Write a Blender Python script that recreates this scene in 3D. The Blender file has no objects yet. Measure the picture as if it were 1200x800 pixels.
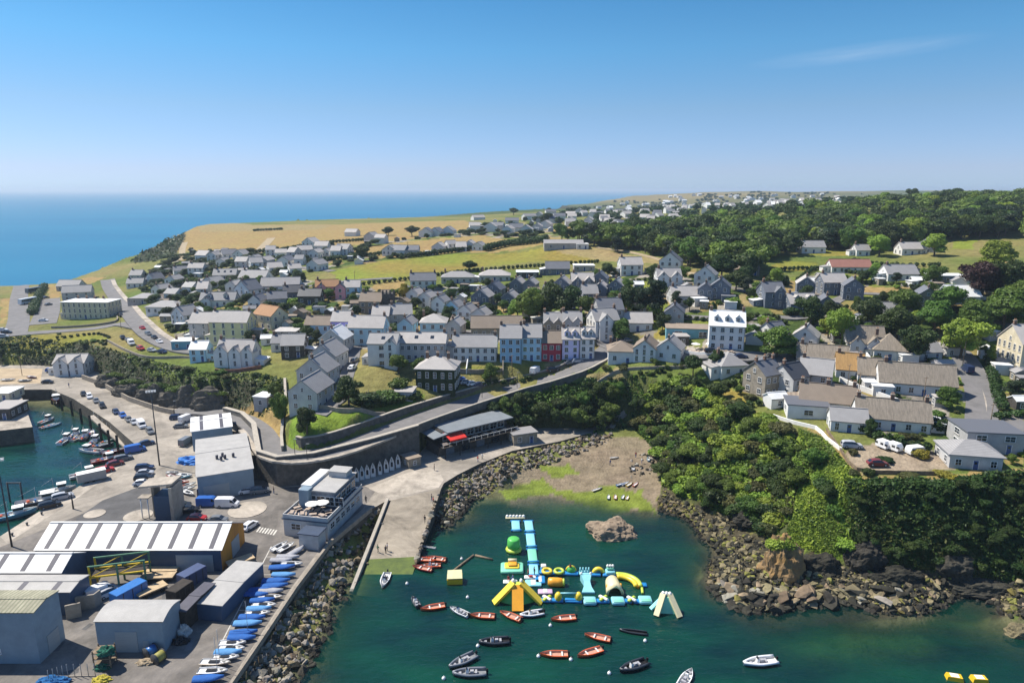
import bpy, bmesh, math, random
import numpy as np
from mathutils import Vector, Matrix
from mathutils import noise as mnoise
random.seed(7)
rng = np.random.default_rng(7)
S = bpy.context.scene
COL = S.collection
R = math.radians
# ------------------------------------------------------------------ camera model (photo pixels 1200 x 800 -> world metres)
CAMZ = 75.0
FPX = 800.0
TH = math.atan(178.0 / FPX)
CT, ST = math.cos(TH), math.sin(TH)
def ray(px, py):
 u, v = (px - 600.0) / FPX, (400.0 - py) / FPX
 return u, CT + v * ST, -ST + v * CT
def at(px, py, z=0.0):
 dx, dy, dz = ray(px, py)
 t = (z - CAMZ) / dz
 return Vector((dx * t, dy * t, z))
def py_(px, y, z=0.0):
 """point at forward distance y on the bearing of column px"""
 Z = y * CT + (CAMZ - z) * ST
 return Vector(((px - 600.0) / FPX * Z, y, z))
def depth(p):
 return p[1] * CT + (CAMZ - p[2]) * ST
def mpp(p):
 """metres per photo pixel at p"""
 return depth(p) / FPX
# ------------------------------------------------------------------ polygons
def inside(poly, X, Y):
 n = len(poly)
 r = np.zeros(X.shape, bool)
 j = n - 1
 for i in range(n):
  xi, yi = poly[i][0], poly[i][1]
  xj, yj = poly[j][0], poly[j][1]
  if yi != yj:
   c = ((yi > Y) != (yj > Y)) & (X < (xj - xi) * (Y - yi) / (yj - yi) + xi)
   r ^= c
  j = i
 return r
def dist(poly, X, Y, closed=True):
 d = np.full(X.shape, 1e18)
 n = len(poly)
 for i in range(n if closed else n - 1):
  ax, ay = poly[i][0], poly[i][1]
  bx, by = poly[(i + 1) % n][0], poly[(i + 1) % n][1]
  ex, ey = bx - ax, by - ay
  L = ex * ex + ey * ey
  if L < 1e-9:
   continue
  t = np.clip(((X - ax) * ex + (Y - ay) * ey) / L, 0, 1)
  d = np.minimum(d, (X - ax - t * ex) ** 2 + (Y - ay - t * ey) ** 2)
 return np.sqrt(d)
# ------------------------------------------------------------------ relief: scattered heights, joined by a linear radial basis
def uv(X, Y):
 Y = np.maximum(Y, 5.0)
 return X / (Y * CT + 14.0) * 8.0, np.log(Y) * 7.9
class Rbf:
 def __init__(self, pts):
  P = np.array([(p[0], p[1]) for p in pts], float)
  z = np.array([p[2] for p in pts], float)
  self.u, self.v = uv(P[:, 0], P[:, 1])
  n = len(z)
  D = np.sqrt((self.u[:, None] - self.u) ** 2 + (self.v[:, None] - self.v) ** 2 + 0.01)
  A = np.zeros((n + 1, n + 1))
  A[:n, :n] = -D - np.eye(n) * 0.025
  A[:n, n] = 1
  A[n, :n] = 1
  w = np.linalg.solve(A, np.append(z, 0.0))
  self.w, self.c = w[:n], w[n]
 def __call__(self, X, Y):
  u, v = uv(X, Y)
  o = np.full(X.shape, self.c)
  for i in range(len(self.w)):
   o -= self.w[i] * np.sqrt((u - self.u[i]) ** 2 + (v - self.v[i]) ** 2 + 0.01)
  return o
def A3(l):
 return [at(*p) for p in l]
# the hill road that climbs from the quay to the terraces (px, py, z) on its centre line
HILLROAD = [(205, 480, 4.2), (235, 481, 4.6), (262, 484, 5.6), (285, 491, 7.0), (303, 503, 8.6), (314, 518, 9.8), (327, 530, 10.6), (348, 534, 11.0),
   (375, 531, 11.1), (405, 523, 11.2), (440, 510, 11.4), (480, 494, 11.6), (520, 480, 11.9), (560, 467, 12.4), (600, 455, 13.3),
   (640, 445, 15.4), (672, 434, 17.9), (690, 424, 19.7), (705, 414, 20.7), (716, 405, 21.5)]
UPP = [(-150, 395, 12), (0, 385, 13), (60, 380, 13), (108, 374, 13), (150, 352, 12.5), (130, 336, 11.5), (60, 340, 10), (-100, 345, 9), (20, 350, 10.5),
 (180, 408, 14), (215, 400, 15), (250, 400, 16.5), (275, 431, 15.2), (230, 433, 14.5), (330, 400, 19.5), (300, 440, 14.6), (320, 470, 11.5), (300, 478, 9.5),
 (270, 472, 8.5), (330, 440, 15.2), (400, 380, 23.5), (420, 430, 19.5), (390, 468, 17.2), (440, 470, 14.9), (350, 470, 15.5),
 (345, 500, 15.4), (380, 502, 14.7), (440, 486, 13.9), (390, 502, 14.2), (425, 492, 14.8), (470, 474, 13.8), (500, 462, 14.9), (540, 450, 15.0),
 (590, 437, 17.0), (640, 428, 18.4), (460, 430, 19.4), (600, 420, 20.2), (680, 420, 19.8), (600, 385, 24), (500, 385, 23.5), (500, 360, 26),
 (450, 345, 28), (300, 380, 22), (250, 345, 24), (330, 325, 28), (400, 312, 31), (480, 312, 33), (600, 300, 35), (700, 302, 37),
 (300, 295, 31), (230, 298, 26), (200, 310, 21), (160, 330, 15), (640, 285, 42), (560, 345, 29), (640, 345, 31), (720, 345, 33), (760, 366, 29), (850, 345, 35),
 (850, 405, 26), (760, 420, 22), (700, 395, 23.5), (800, 430, 21), (840, 445, 19.5), (900, 440, 22), (960, 470, 20), (1000, 520, 18.3),
 (1100, 545, 18), (1050, 460, 21), (1150, 480, 20), (1190, 430, 23), (1100, 400, 26.5), (1000, 390, 28), (930, 380, 29), (950, 340, 34), (1000, 312, 38),
 (1100, 312, 40), (1190, 350, 36), (860, 320, 38), (1300, 480, 20), (1300, 550, 18), (646, 426, 19.0), (668, 424, 19.2), (688, 423, 19.4), (646, 414, 20.7), (668, 412, 20.9), (690, 411, 21.2), (600, 413, 20.6), (623, 411, 20.7), (450, 431, 19.4), (490, 426, 19.8), (557, 426, 19.2), (450, 418, 19.9), (490, 413, 20.2), (557, 411, 20.4), (850, 412, 25.6), (850, 400, 26), (880, 478, 18.2), (940, 512, 18.2), (1200, 553, 18), (790, 310, 38)]
up = A3(UPP) + A3(HILLROAD)
# far relief by bearing and forward distance
for px, y, z in [(-200, 620, 8), (100, 560, 10), (180, 700, 24), (200, 850, 29), (260, 900, 31), (300, 760, 32.5), (440, 760, 35), (440, 980, 33.5), (560, 800, 40),
 (560, 1050, 36), (640, 1000, 42), (640, 1300, 37), (700, 760, 45), (760, 640, 45), (820, 560, 45), (700, 1000, 43), (760, 900, 47),
 (900, 560, 49), (900, 750, 54), (1000, 620, 57), (1000, 800, 62), (1100, 500, 55), (1100, 700, 64), (1200, 500, 58), (1200, 700, 66),
 (1400, 600, 66), (1000, 1000, 50), (1200, 1000, 55), (1400, 1200, 55), (860, 1000, 48), (800, 1200, 42), (900, 1300, 46),
 (700, 1500, 30), (640, 2000, 27), (740, 2000, 22), (700, 2500, 34), (760, 1700, 24), (850, 1700, 40), (950, 1700, 42), (1100, 1700, 50),
 (760, 2700, 48), (830, 2700, 61), (900, 2600, 65), (960, 2600, 62), (1000, 2600, 58), (1100, 2600, 62), (1300, 2600, 64), (900, 2100, 49),
 (1000, 2100, 46), (800, 2200, 40), (900, 3600, 60), (1300, 5000, 60), (800, 5000, 45)]:
 up.append(py_(px, y, z))
LOWP = [(740, 520, 3.2), (715, 530, 2.7), (700, 545, 1.8), (660, 560, 0.8), (600, 577, 0.0), (640, 575, 0.05), (680, 580, 0.05), (740, 594, 0.0), (770, 592, 0.3),
  (740, 572, 0.9), (640, 553, 1.3), (600, 565, 0.5), (740, 500, 4.6), (690, 520, 3.2), (520, 565, 3.4), (560, 545, 3.4), (620, 524, 3.6), (680, 515, 3.6), (520, 622, -0.4),
  (560, 588, -0.3), (545, 605, -0.5), (600, 560, 0.8), (275, 800, 3.2), (330, 715, 3.2), (380, 645, 3.2), (445, 592, 3.4), (350, 805, -0.6), (395, 720, -0.6),
  (425, 668, -0.7), (452, 600, 2.2), (500, 700, -4), (440, 720, -2.6), (460, 800, -5), (650, 650, -4), (640, 610, -2.0), (560, 640, -3.2), (700, 640, -3.6), (800, 750, -6), (600, 800, -6),
  (690, 600, -1.3), (1000, 763, -1.5), (945, 760, -1.6), (1055, 760, -1.5), (1000, 790, -2.6), (900, 785, -3), (1110, 785, -2.4), (780, 650, -3), (790, 610, -0.8), (800, 597, 0.8), (840, 640, 0.3), (850, 655, 1.2), (870, 690, 1.0), (840, 690, 0.2),
  (900, 660, 2.0), (950, 690, 1.3), (1050, 690, 1.5), (1100, 695, 1.0), (1140, 690, 0.7), (1000, 712, -0.3), (950, 722, -0.8), (870, 722, -0.6), (830, 705, -1.0), (820, 660, -1.0),
  (1190, 715, 0.7), (1160, 715, -0.6), (1120, 712, -0.7), (1190, 760, -1.5), (1150, 735, -1.0), (1300, 715, 0.6), (50, 520, -4), (50, 620, -4), (0, 800, 1), (150, 700, 1), (100, 460, 1), (-100, 560, -5),
  (300, 650, 1), (0, 440, 2), (400, 570, 2), (850, 610, 2), (1000, 672, 2), (1200, 690, 2), (735, 488, 6), (800, 590, 1.6), (560, 518, 3.4), (480, 545, 3.2)]
low = A3(LOWP)
for px, y, z in [(-300, 700, -9), (100, 900, -15), (400, 1600, -20), (600, 2400, -20), (0, 2000, -20), (-300, 300, -6), (600, 60, -8), (1300, 60, -6), (0, 60, 0), (300, 5000, -30)]:
 low.append(py_(px, y, z))
RU, RL = Rbf(up), Rbf(low)
TOE = A3([(-250, 425, 4), (-60, 430, 4), (50, 432, 4), (112, 438, 4), (150, 462, 4), (200, 474, 4), (240, 481, 4.2), (266, 490, 4.2), (284, 500, 4), (297, 520, 4), (303, 560, 4), (326, 569, 4),
 (370, 566, 4), (440, 548, 4), (490, 534, 4), (500, 524, 4), (560, 509, 4), (600, 506, 4), (640, 504, 4.2), (680, 503, 4.5), (712, 497, 5.2), (737, 487, 6),
 (760, 500, 5), (772, 540, 3), (775, 575, 2), (800, 588, 1.7), (850, 604, 2), (880, 622, 2), (905, 645, 2), (950, 660, 2), (1000, 668, 2), (1060, 674, 2.2), (1200, 686, 2), (1450, 700, 2)])
TOP = A3([(-250, 400, 12.5), (0, 400, 13), (60, 395, 13), (120, 403, 13.8), (148, 414, 13.8), (168, 427, 13.5), (200, 434, 14), (235, 439, 14.2), (280, 443, 14), (306, 447, 14), (306, 472, 9.8), (278, 479, 7.6), (283, 487, 6.9),
 (291, 500, 8.0), (301, 517, 9.2), (309, 532, 10.3), (326, 540, 10.6), (350, 541, 11), (405, 530, 11.2), (440, 517, 11.4), (500, 493, 11.8), (560, 473, 12.4), (620, 456, 14.2), (676, 441, 17.5), (702, 432, 19.4), (735, 434, 19.8),
 (790, 446, 19.2), (840, 462, 18.4), (880, 484, 18), (920, 505, 18), (955, 526, 18), (985, 552, 18), (1010, 563, 18), (1100, 566, 18), (1200, 557, 18), (1450, 545, 18)])
COAST = [(1450, 80), (2600, 7000), (1000, 6500), (820, 3600), (745, 2950), (690, 2600), (636, 2250), (630, 2000), (650, 1750), (668, 1500), (635, 1420), (560, 1270), (440, 1110), (300, 1015), (238, 990), (216, 945), (186, 870), (168, 800), (156, 740), (138, 650), (122, 590), (104, 560), (70, 503), (0, 492), (-250, 480)]
COASTIN = [(1450, 80), (2600, 7000), (1000, 6400), (840, 3500), (770, 2950), (715, 2550), (665, 2250), (660, 2050), (690, 1750), (700, 1450), (645, 1330), (560, 1240), (440, 1085), (310, 985), (250, 950), (234, 850), (217, 750), (198, 680), (168, 612), (130, 572), (110, 545), (75, 488), (0, 478), (-250, 468)]
PTOE = [tuple(p) for p in TOE] + [tuple(py_(*c)) for c in COAST[1:]]
PTOP = [tuple(p) for p in TOP] + [tuple(py_(*c)) for c in COASTIN[1:]]
def wob(X, Y):
 return (np.sin(X * .11 + 1.3 * np.sin(Y * .07)) * np.cos(Y * .13 + np.sin(X * .05)) + .5 * np.sin(X * .31 + Y * .17) * np.cos(Y * .27 - X * .11))
HR = np.array([tuple(at(*p)) for p in HILLROAD])
def near_line(P, X, Y):
 """distance to a 3-D polyline and the height of its nearest point"""
 best, bz = np.full(X.shape, 1e9), np.zeros(X.shape)
 for a, b in zip(P[:-1], P[1:]):
  e = b[:2] - a[:2]
  t = np.clip(((X - a[0]) * e[0] + (Y - a[1]) * e[1]) / (e @ e + 1e-9), 0, 1)
  d = np.hypot(X - a[0] - t * e[0], Y - a[1] - t * e[1])
  k = d < best
  best = np.where(k, d, best)
  bz = np.where(k, a[2] + t * (b[2] - a[2]), bz)
 return best, bz
def hterr(X, Y):
 X = np.asarray(X, float)
 Y = np.asarray(Y, float)
 u, l = RU(X, Y), RL(X, Y)
 l = l + 0.22 * wob(X * 2.3, Y * 2.3) * np.clip(l + 2.2, 0, 1)
 it, ip = inside(PTOE, X, Y), inside(PTOP, X, Y)
 dt, dp = dist(PTOE, X, Y), dist(PTOP, X, Y)
 s = np.where(ip, 1.0, np.where(it, dt / (dt + dp + 1e-6), 0.0))
 rough = np.where((s > 0.02) & (s < 0.98), wob(X * 1.7, Y * 1.7) * .9 + np.where(Y > 560, 3 * wob(X * .4, Y * .4), 0), wob(X * .5, Y * .5) * 0.12)
 far = np.clip((Y - 700) / 900, 0, 1)
 h = l + (u - l) * s + rough * np.clip((s - 0.02) * 20, 0, 1)
 h = h + far * s * 5.0 * wob(X * .05, Y * .05)
 d, z = near_line(HR, X, Y)
 k = np.clip((5.6 - d) / 1.2, 0, 1)
 h = h * (1 - k) + (z - .06) * k
 return h
GP = np.linspace(-260, 1460, 860)
GY = np.geomspace(62, 6500, 600)
_Y, _P = np.meshgrid(GY, GP, indexing='ij')
GX = (_P - 600) / FPX * (_Y * CT + 14)
GH = hterr(GX, _Y)
def hfast(X, Y):
 """bilinear look-up in the height grid the land sheet is made of"""
 Yc = np.clip(Y, 62.01, 6499)
 a = np.clip((X / (Yc * CT + 14) * FPX + 600 + 260) / 1720 * 859, 0, 858.99)
 b = np.clip(np.log(Yc / 62) / math.log(6500 / 62) * 599, 0, 598.99)
 i, j = b.astype(int), a.astype(int)
 f, g = b - i, a - j
 return (GH[i, j] * (1 - g) + GH[i, j + 1] * g) * (1 - f) + (GH[i + 1, j] * (1 - g) + GH[i + 1, j + 1] * g) * f
# ------------------------------------------------------------------ quays: level concrete at 4 m, walls straight down into the water
QZ = 4.0
QUAY = A3([(p[0], p[1], QZ) for p in [(-120, 690), (0, 628), (60, 590), (120, 552), (160, 522), (128, 494), (86, 467), (60, 456), (-120, 458),
 (-120, 424), (50, 428), (112, 434), (150, 458), (200, 471), (240, 477), (268, 484), (287, 497), (301, 520), (306, 556), (327, 566), (370, 563), (440, 545), (490, 531), (500, 521), (560, 503),
 (600, 500), (640, 500), (684, 502), (716, 496), (716, 503), (688, 508), (655, 517), (634, 521), (600, 528), (562, 543), (536, 556), (520, 566), (517, 572), (458, 586), (450, 588), (434, 597), (386, 637), (346, 690), (272, 800), (215, 900), (-120, 900)]])
PQ = [tuple(p) for p in QUAY]
PIER = A3([(p[0], p[1], QZ + .6) for p in [(-120, 459), (22, 456), (29, 474), (38, 500), (-120, 518)]])
PP = [tuple(p) for p in PIER]
# slipway: a plane falling from the quay edge into the water
SLIP = [at(458, 586, 4.0), at(517, 572, 4.0), at(484, 671, 0.05), at(426, 671, 0.05)]
SLIPLOW = [at(500, 640, -1.2), at(440, 652, -1.2)]
def ground(X, Y):
 X = np.atleast_1d(np.asarray(X, float))
 Y = np.atleast_1d(np.asarray(Y, float))
 h = hfast(X, Y)
 h = np.where(inside(PQ, X, Y), np.maximum(h, QZ), h)
 h = np.where(inside(PP, X, Y), np.maximum(h, QZ + .6), h)
 sl = inside([tuple(p) for p in SLIP], X, Y)
 if sl.any():
  y0, y1 = SLIP[0].y, SLIP[3].y
  h = np.where(sl, np.maximum(h, 4.0 * np.clip((Y - y1) / (y0 - y1), 0, 1)), h)
 return h
def gz(x, y):
 return float(ground(x, y)[0])
def hit(px, py, water=True):
 """where the sight line of a photo pixel meets the ground (or the water)"""
 dx, dy, dz = ray(px, py)
 tmax = 6000.0 if dz > -1e-4 else min(6000.0, (-2.0 - CAMZ) / dz * 1.02)
 t = np.geomspace(80.0, tmax, 500)
 X, Y, Z = dx * t, dy * t, CAMZ + dz * t
 G = ground(X, Y)
 if water:
  G = np.maximum(G, 0.0)
 b = np.nonzero(Z <= G)[0]
 if len(b) == 0:
  i = len(t) - 1
  return Vector((X[i], Y[i], G[i]))
 i = max(b[0], 1)
 a0, a1 = Z[i - 1] - G[i - 1], Z[i] - G[i]
 f = a0 / (a0 - a1 + 1e-9)
 x, y = X[i - 1] + f * (X[i] - X[i - 1]), Y[i - 1] + f * (Y[i] - Y[i - 1])
 g = gz(x, y)
 return Vector((x, y, max(g, 0.0) if water else g))
# ------------------------------------------------------------------ materials
def ncol(c):
 return (c[0], c[1], c[2], 1.0)
MATS = {}
def mat(name, c, rough=.8, var=.25, scale=1.0, c2=None, bump=0.0, bscale=None, spec=.3, metal=0.0, rand=0.0, stretch=None, detail=4.0, stain=0):
 """base colour broken up by noise in the object's own space, optional second colour and bump"""
 if name in MATS:
  return MATS[name]
 m = bpy.data.materials.new(name)
 m.use_nodes = True
 nt = m.node_tree
 L = nt.links
 b = nt.nodes['Principled BSDF']
 b.inputs['Roughness'].default_value = rough
 b.inputs['Specular IOR Level'].default_value = spec
 b.inputs['Metallic'].default_value = metal
 tc = nt.nodes.new('ShaderNodeTexCoord')
 src = tc.outputs['Object']
 if stretch:
  mp = nt.nodes.new('ShaderNodeMapping')
  mp.inputs['Scale'].default_value = stretch
  L.new(src, mp.inputs['Vector'])
  src = mp.outputs['Vector']
 n = nt.nodes.new('ShaderNodeTexNoise')
 n.inputs['Scale'].default_value = scale
 n.inputs['Detail'].default_value = detail
 n.inputs['Roughness'].default_value = .65
 L.new(src, n.inputs['Vector'])
 rp = nt.nodes.new('ShaderNodeValToRGB')
 a = c2 if c2 else tuple(x * (1 - var) for x in c)
 d = c if c2 else tuple(min(1, x * (1 + var)) for x in c)
 rp.color_ramp.elements[0].position = .32
 rp.color_ramp.elements[1].position = .68
 rp.color_ramp.elements[0].color = ncol(a)
 rp.color_ramp.elements[1].color = ncol(d)
 L.new(n.outputs['Fac'], rp.inputs['Fac'])
 out = rp.outputs['Color']
 if stain:
  ns = nt.nodes.new('ShaderNodeTexNoise')
  ns.inputs['Scale'].default_value = stain
  ns.inputs['Detail'].default_value = 9
  ns.inputs['Roughness'].default_value = .72
  ns.inputs['Distortion'].default_value = .6
  L.new(tc.outputs['Object'], ns.inputs['Vector'])
  ms_ = nt.nodes.new('ShaderNodeMapRange')
  ms_.inputs['From Min'].default_value = .36
  ms_.inputs['From Max'].default_value = .62
  ms_.inputs['To Min'].default_value = .55
  ms_.inputs['To Max'].default_value = 1.12
  L.new(ns.outputs['Fac'], ms_.inputs['Value'])
  hv_ = nt.nodes.new('ShaderNodeHueSaturation')
  L.new(ms_.outputs['Result'], hv_.inputs['Value'])
  L.new(out, hv_.inputs['Color'])
  out = hv_.outputs['Color']
 if rand:
  oi = nt.nodes.new('ShaderNodeObjectInfo')
  mr = nt.nodes.new('ShaderNodeMapRange')
  mr.inputs['To Min'].default_value = 1 - rand
  mr.inputs['To Max'].default_value = 1 + rand
  L.new(oi.outputs['Random'], mr.inputs['Value'])
  hs = nt.nodes.new('ShaderNodeHueSaturation')
  L.new(mr.outputs['Result'], hs.inputs['Value'])
  mr2 = nt.nodes.new('ShaderNodeMapRange')
  mr2.inputs['From Max'].default_value = .1
  mr2.inputs['To Min'].default_value = .475
  mr2.inputs['To Max'].default_value = .52
  fr = nt.nodes.new('ShaderNodeMath')
  fr.operation = 'MODULO'
  fr.inputs[1].default_value = .1
  L.new(oi.outputs['Random'], fr.inputs[0])
  L.new(fr.outputs[0], mr2.inputs['Value'])
  L.new(mr2.outputs['Result'], hs.inputs['Hue'])
  L.new(out, hs.inputs['Color'])
  out = hs.outputs['Color']
 L.new(out, b.inputs['Base Color'])
 if bump:
  n2 = nt.nodes.new('ShaderNodeTexNoise')
  n2.inputs['Scale'].default_value = bscale or scale * 4
  n2.inputs['Detail'].default_value = 3
  L.new(src, n2.inputs['Vector'])
  bp = nt.nodes.new('ShaderNodeBump')
  bp.inputs['Strength'].default_value = bump
  bp.inputs['Distance'].default_value = .15
  L.new(n2.outputs['Fac'], bp.inputs['Height'])
  L.new(bp.outputs['Normal'], b.inputs['Normal'])
 MATS[name] = m
 return m
def striped(name, c, c2, scale, axis='X', rough=.6, spec=.3, width=.5, var=.12):
 """metal sheet or tiles with ribs along one axis of the object, plus weather noise"""
 if name in MATS:
  return MATS[name]
 m = mat(name, c, rough, var, .5, spec=spec)
 nt = m.node_tree
 L = nt.links
 b = nt.nodes['Principled BSDF']
 col = b.inputs['Base Color'].links[0].from_socket
 w = nt.nodes.new('ShaderNodeTexWave')
 w.bands_direction = axis
 w.inputs['Scale'].default_value = scale
 tc = nt.nodes.new('ShaderNodeTexCoord')
 L.new(tc.outputs['Object'], w.inputs['Vector'])
 rp = nt.nodes.new('ShaderNodeValToRGB')
 rp.color_ramp.elements[0].position = width
 rp.color_ramp.elements[1].position = min(1, width + .1)
 L.new(w.outputs['Fac'], rp.inputs['Fac'])
 mx = nt.nodes.new('ShaderNodeMix')
 mx.data_type = 'RGBA'
 L.new(rp.outputs['Color'], mx.inputs['Factor'])
 L.new(col, mx.inputs['A'])
 mx.inputs['B'].default_value = ncol(c2)
 L.new(mx.outputs['Result'], b.inputs['Base Color'])
 return m
def leafmat(name, c, c2, rand=.22):
 """foliage: two greens by noise, tone by plant, some light through the leaves"""
 if name in MATS:
  return MATS[name]
 m = mat(name, c, .55, .3, .55, c2=c2, rand=rand, spec=.25, detail=5)
 nt = m.node_tree
 L = nt.links
 b = nt.nodes['Principled BSDF']
 col = b.inputs['Base Color'].links[0].from_socket
 tr = nt.nodes.new('ShaderNodeBsdfTranslucent')
 L.new(col, tr.inputs['Color'])
 mx = nt.nodes.new('ShaderNodeMixShader')
 mx.inputs['Fac'].default_value = .22
 L.new(b.outputs['BSDF'], mx.inputs[1])
 L.new(tr.outputs['BSDF'], mx.inputs[2])
 L.new(mx.outputs['Shader'], nt.nodes['Material Output'].inputs['Surface'])
 return m
# ------------------------------------------------------------------ objects
def tag(o, label=None, cat=None, group=None, kind=None):
 if label:
  o['label'] = label
 if cat:
  o['category'] = cat
 if group:
  o['group'] = group
 if kind:
  o['kind'] = kind
 return o
def empty(name, loc, rz=0.0, label=None, cat=None, group=None):
 o = bpy.data.objects.new(name, None)
 o.empty_display_size = .3
 COL.objects.link(o)
 o.location = loc
 o.rotation_euler = (0, 0, rz)
 return tag(o, label, cat, group)
def link(name, me, parent=None, loc=(0, 0, 0), rot=(0, 0, 0), scale=(1, 1, 1)):
 o = bpy.data.objects.new(name, me)
 COL.objects.link(o)
 if parent is not None:
  o.parent = parent
 o.location = loc
 o.rotation_euler = rot
 o.scale = scale
 return o
KIDS = {}
def copy_tree(o, parent=None):
 c = o.copy()
 COL.objects.link(c)
 if parent is not None:
  c.parent = parent
 for ch in o.children:
  copy_tree(ch, c)
 return c
class MB:
 """collects shapes, builds ONE mesh"""
 def __init__(self):
  self.v, self.f, self.m, self.s = [], [], [], []
  self.mats = []
 def mi(self, m):
  if m not in self.mats:
   self.mats.append(m)
  return self.mats.index(m)
 def add(self, vs, fs, m, smooth=False):
  o = len(self.v)
  k = self.mi(m)
  self.v += [tuple(p) for p in vs]
  for f in fs:
   self.f.append([i + o for i in f])
   self.m.append(k)
   self.s.append(smooth)
  return self
 def box(self, c, s, m, rz=0.0, taper=1.0, rx=0.0, ry=0.0):
  x, y, z = s[0] / 2, s[1] / 2, s[2] / 2
  vs = [Vector((sx * x * (taper if sz > 0 else 1), sy * y * (taper if sz > 0 else 1), sz * z)) for sz in (-1, 1) for sy in (-1, 1) for sx in (-1, 1)]
  M = Matrix.Rotation(rz, 3, 'Z') @ Matrix.Rotation(ry, 3, 'Y') @ Matrix.Rotation(rx, 3, 'X')
  vs = [M @ v + Vector(c) for v in vs]
  return self.add(vs, [(0, 2, 3, 1), (4, 5, 7, 6), (0, 1, 5, 4), (2, 6, 7, 3), (0, 4, 6, 2), (1, 3, 7, 5)], m)
 def tube(self, p, q, r, m, n=6, r2=None, cap=True):
  p, q = Vector(p), Vector(q)
  r2 = r if r2 is None else r2
  d = (q - p).normalized()
  a = d.orthogonal().normalized()
  b = d.cross(a)
  vs = []
  for c, rr in ((p, r), (q, r2)):
   for i in range(n):
    t = 2 * math.pi * i / n
    vs.append(c + a * (rr * math.cos(t)) + b * (rr * math.sin(t)))
  fs = [(i, (i + 1) % n, n + (i + 1) % n, n + i) for i in range(n)]
  if cap:
   fs += [tuple(reversed(range(n))), tuple(range(n, 2 * n))]
  return self.add(vs, fs, m, smooth=n > 5)
 def path(self, pts, r, m, n=6):
  for a, b in zip(pts[:-1], pts[1:]):
   self.tube(a, b, r, m, n)
  return self
 def loft(self, rings, m, closed=True, cap=True, smooth=True):
  n = len(rings[0])
  vs = [p for r in rings for p in r]
  fs = []
  for k in range(len(rings) - 1):
   for i in range(n if closed else n - 1):
    j = (i + 1) % n
    fs.append((k * n + i, k * n + j, (k + 1) * n + j, (k + 1) * n + i))
  if cap and closed:
   fs.append(tuple(reversed(range(n))))
   fs.append(tuple(range((len(rings) - 1) * n, len(rings) * n)))
  return self.add(vs, fs, m, smooth)
 def prism(self, poly, z0, z1, m, mside=None):
  """poly: xy points; straight extrusion between two heights (numbers)"""
  n = len(poly)
  vs = [(p[0], p[1], z0) for p in poly] + [(p[0], p[1], z1) for p in poly]
  a = sum(poly[i][0] * poly[(i + 1) % n][1] - poly[(i + 1) % n][0] * poly[i][1] for i in range(n))
  top = tuple(range(n, 2 * n)) if a > 0 else tuple(reversed(range(n, 2 * n)))
  bot = tuple(reversed(range(n))) if a > 0 else tuple(range(n))
  self.add(vs, [top, bot], m)
  sd = [(i, (i + 1) % n, n + (i + 1) % n, n + i) for i in range(n)]
  if a < 0:
   sd = [tuple(reversed(f)) for f in sd]
  return self.add(vs, sd, mside or m)
 def sphere(self, c, r, m, n=10, k=7):
  r = r if hasattr(r, '__len__') else (r, r, r)
  rings = []
  for j in range(k + 1):
   t = math.pi * (j + .02) / (k + .04)
   rings.append([(c[0] + r[0] * math.sin(t) * math.cos(2 * math.pi * i / n), c[1] + r[1] * math.sin(t) * math.sin(2 * math.pi * i / n), c[2] - r[2] * math.cos(t)) for i in range(n)])
  return self.loft(rings, m)
 def mesh(self, name):
  me = bpy.data.meshes.new(name)
  me.from_pydata(self.v, [], self.f)
  for m in self.mats:
   me.materials.append(m)
  me.polygons.foreach_set('material_index', self.m)
  me.polygons.foreach_set('use_smooth', self.s)
  me.update()
  return me
 def build(self, name, parent=None, loc=(0, 0, 0), rot=(0, 0, 0), scale=(1, 1, 1)):
  return link(name, self.mesh(name), parent, loc, rot, scale)
def npmesh(name, V, Fq, mats, midx=None, smooth=False):
 """mesh from numpy arrays, all faces with the same number of corners"""
 me = bpy.data.meshes.new(name)
 nv, nf, k = len(V), len(Fq), Fq.shape[1]
 me.vertices.add(nv)
 me.vertices.foreach_set('co', np.ascontiguousarray(V, dtype=np.float32).ravel())
 me.loops.add(nf * k)
 me.loops.foreach_set('vertex_index', np.ascontiguousarray(Fq, dtype=np.int32).ravel())
 me.polygons.add(nf)
 me.polygons.foreach_set('loop_start', np.arange(0, nf * k, k, dtype=np.int32))
 me.polygons.foreach_set('use_smooth', np.full(nf, smooth, dtype=bool))
 for m in mats:
  me.materials.append(m)
 if midx is not None:
  me.polygons.foreach_set('material_index', np.asarray(midx, dtype=np.int32))
 me.update()
 me.validate()
 return me
# ------------------------------------------------------------------ the camera, sky, sun
S.render.engine = 'CYCLES'
S.view_settings.view_transform = 'Standard'
S.view_settings.look = 'None'
S.view_settings.gamma = 1
S.view_settings.exposure = 0.5
S.cycles.use_denoising = True
S.cycles.max_bounces = 6
S.cycles.diffuse_bounces = 2
S.cycles.glossy_bounces = 2
S.cycles.transmission_bounces = 2
S.cycles.transparent_max_bounces = 6
S.cycles.volume_bounces = 0
S.cycles.sample_clamp_indirect = 4
cam = bpy.data.cameras.new('camera')
cam.sensor_width = 36
cam.lens = 24
cam.clip_start = .5
cam.clip_end = 200000
co = bpy.data.objects.new('camera', cam)
COL.objects.link(co)
co.location = (0, 0, CAMZ)
co.rotation_euler = (math.pi / 2 - TH, 0, 0)
S.camera = co
SUN_EL, SUN_AZ = R(54), math.atan2(-.91, .41)       # azimuth from +Y towards +X
sdir = Vector((math.sin(SUN_AZ) * math.cos(SUN_EL), math.cos(SUN_AZ) * math.cos(SUN_EL), math.sin(SUN_EL)))
sl = bpy.data.lights.new('sun', 'SUN')
sl.energy = 5.0
sl.angle = R(.5)
sl.color = (1, .94, .84)
so = bpy.data.objects.new('sun', sl)
COL.objects.link(so)
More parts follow.
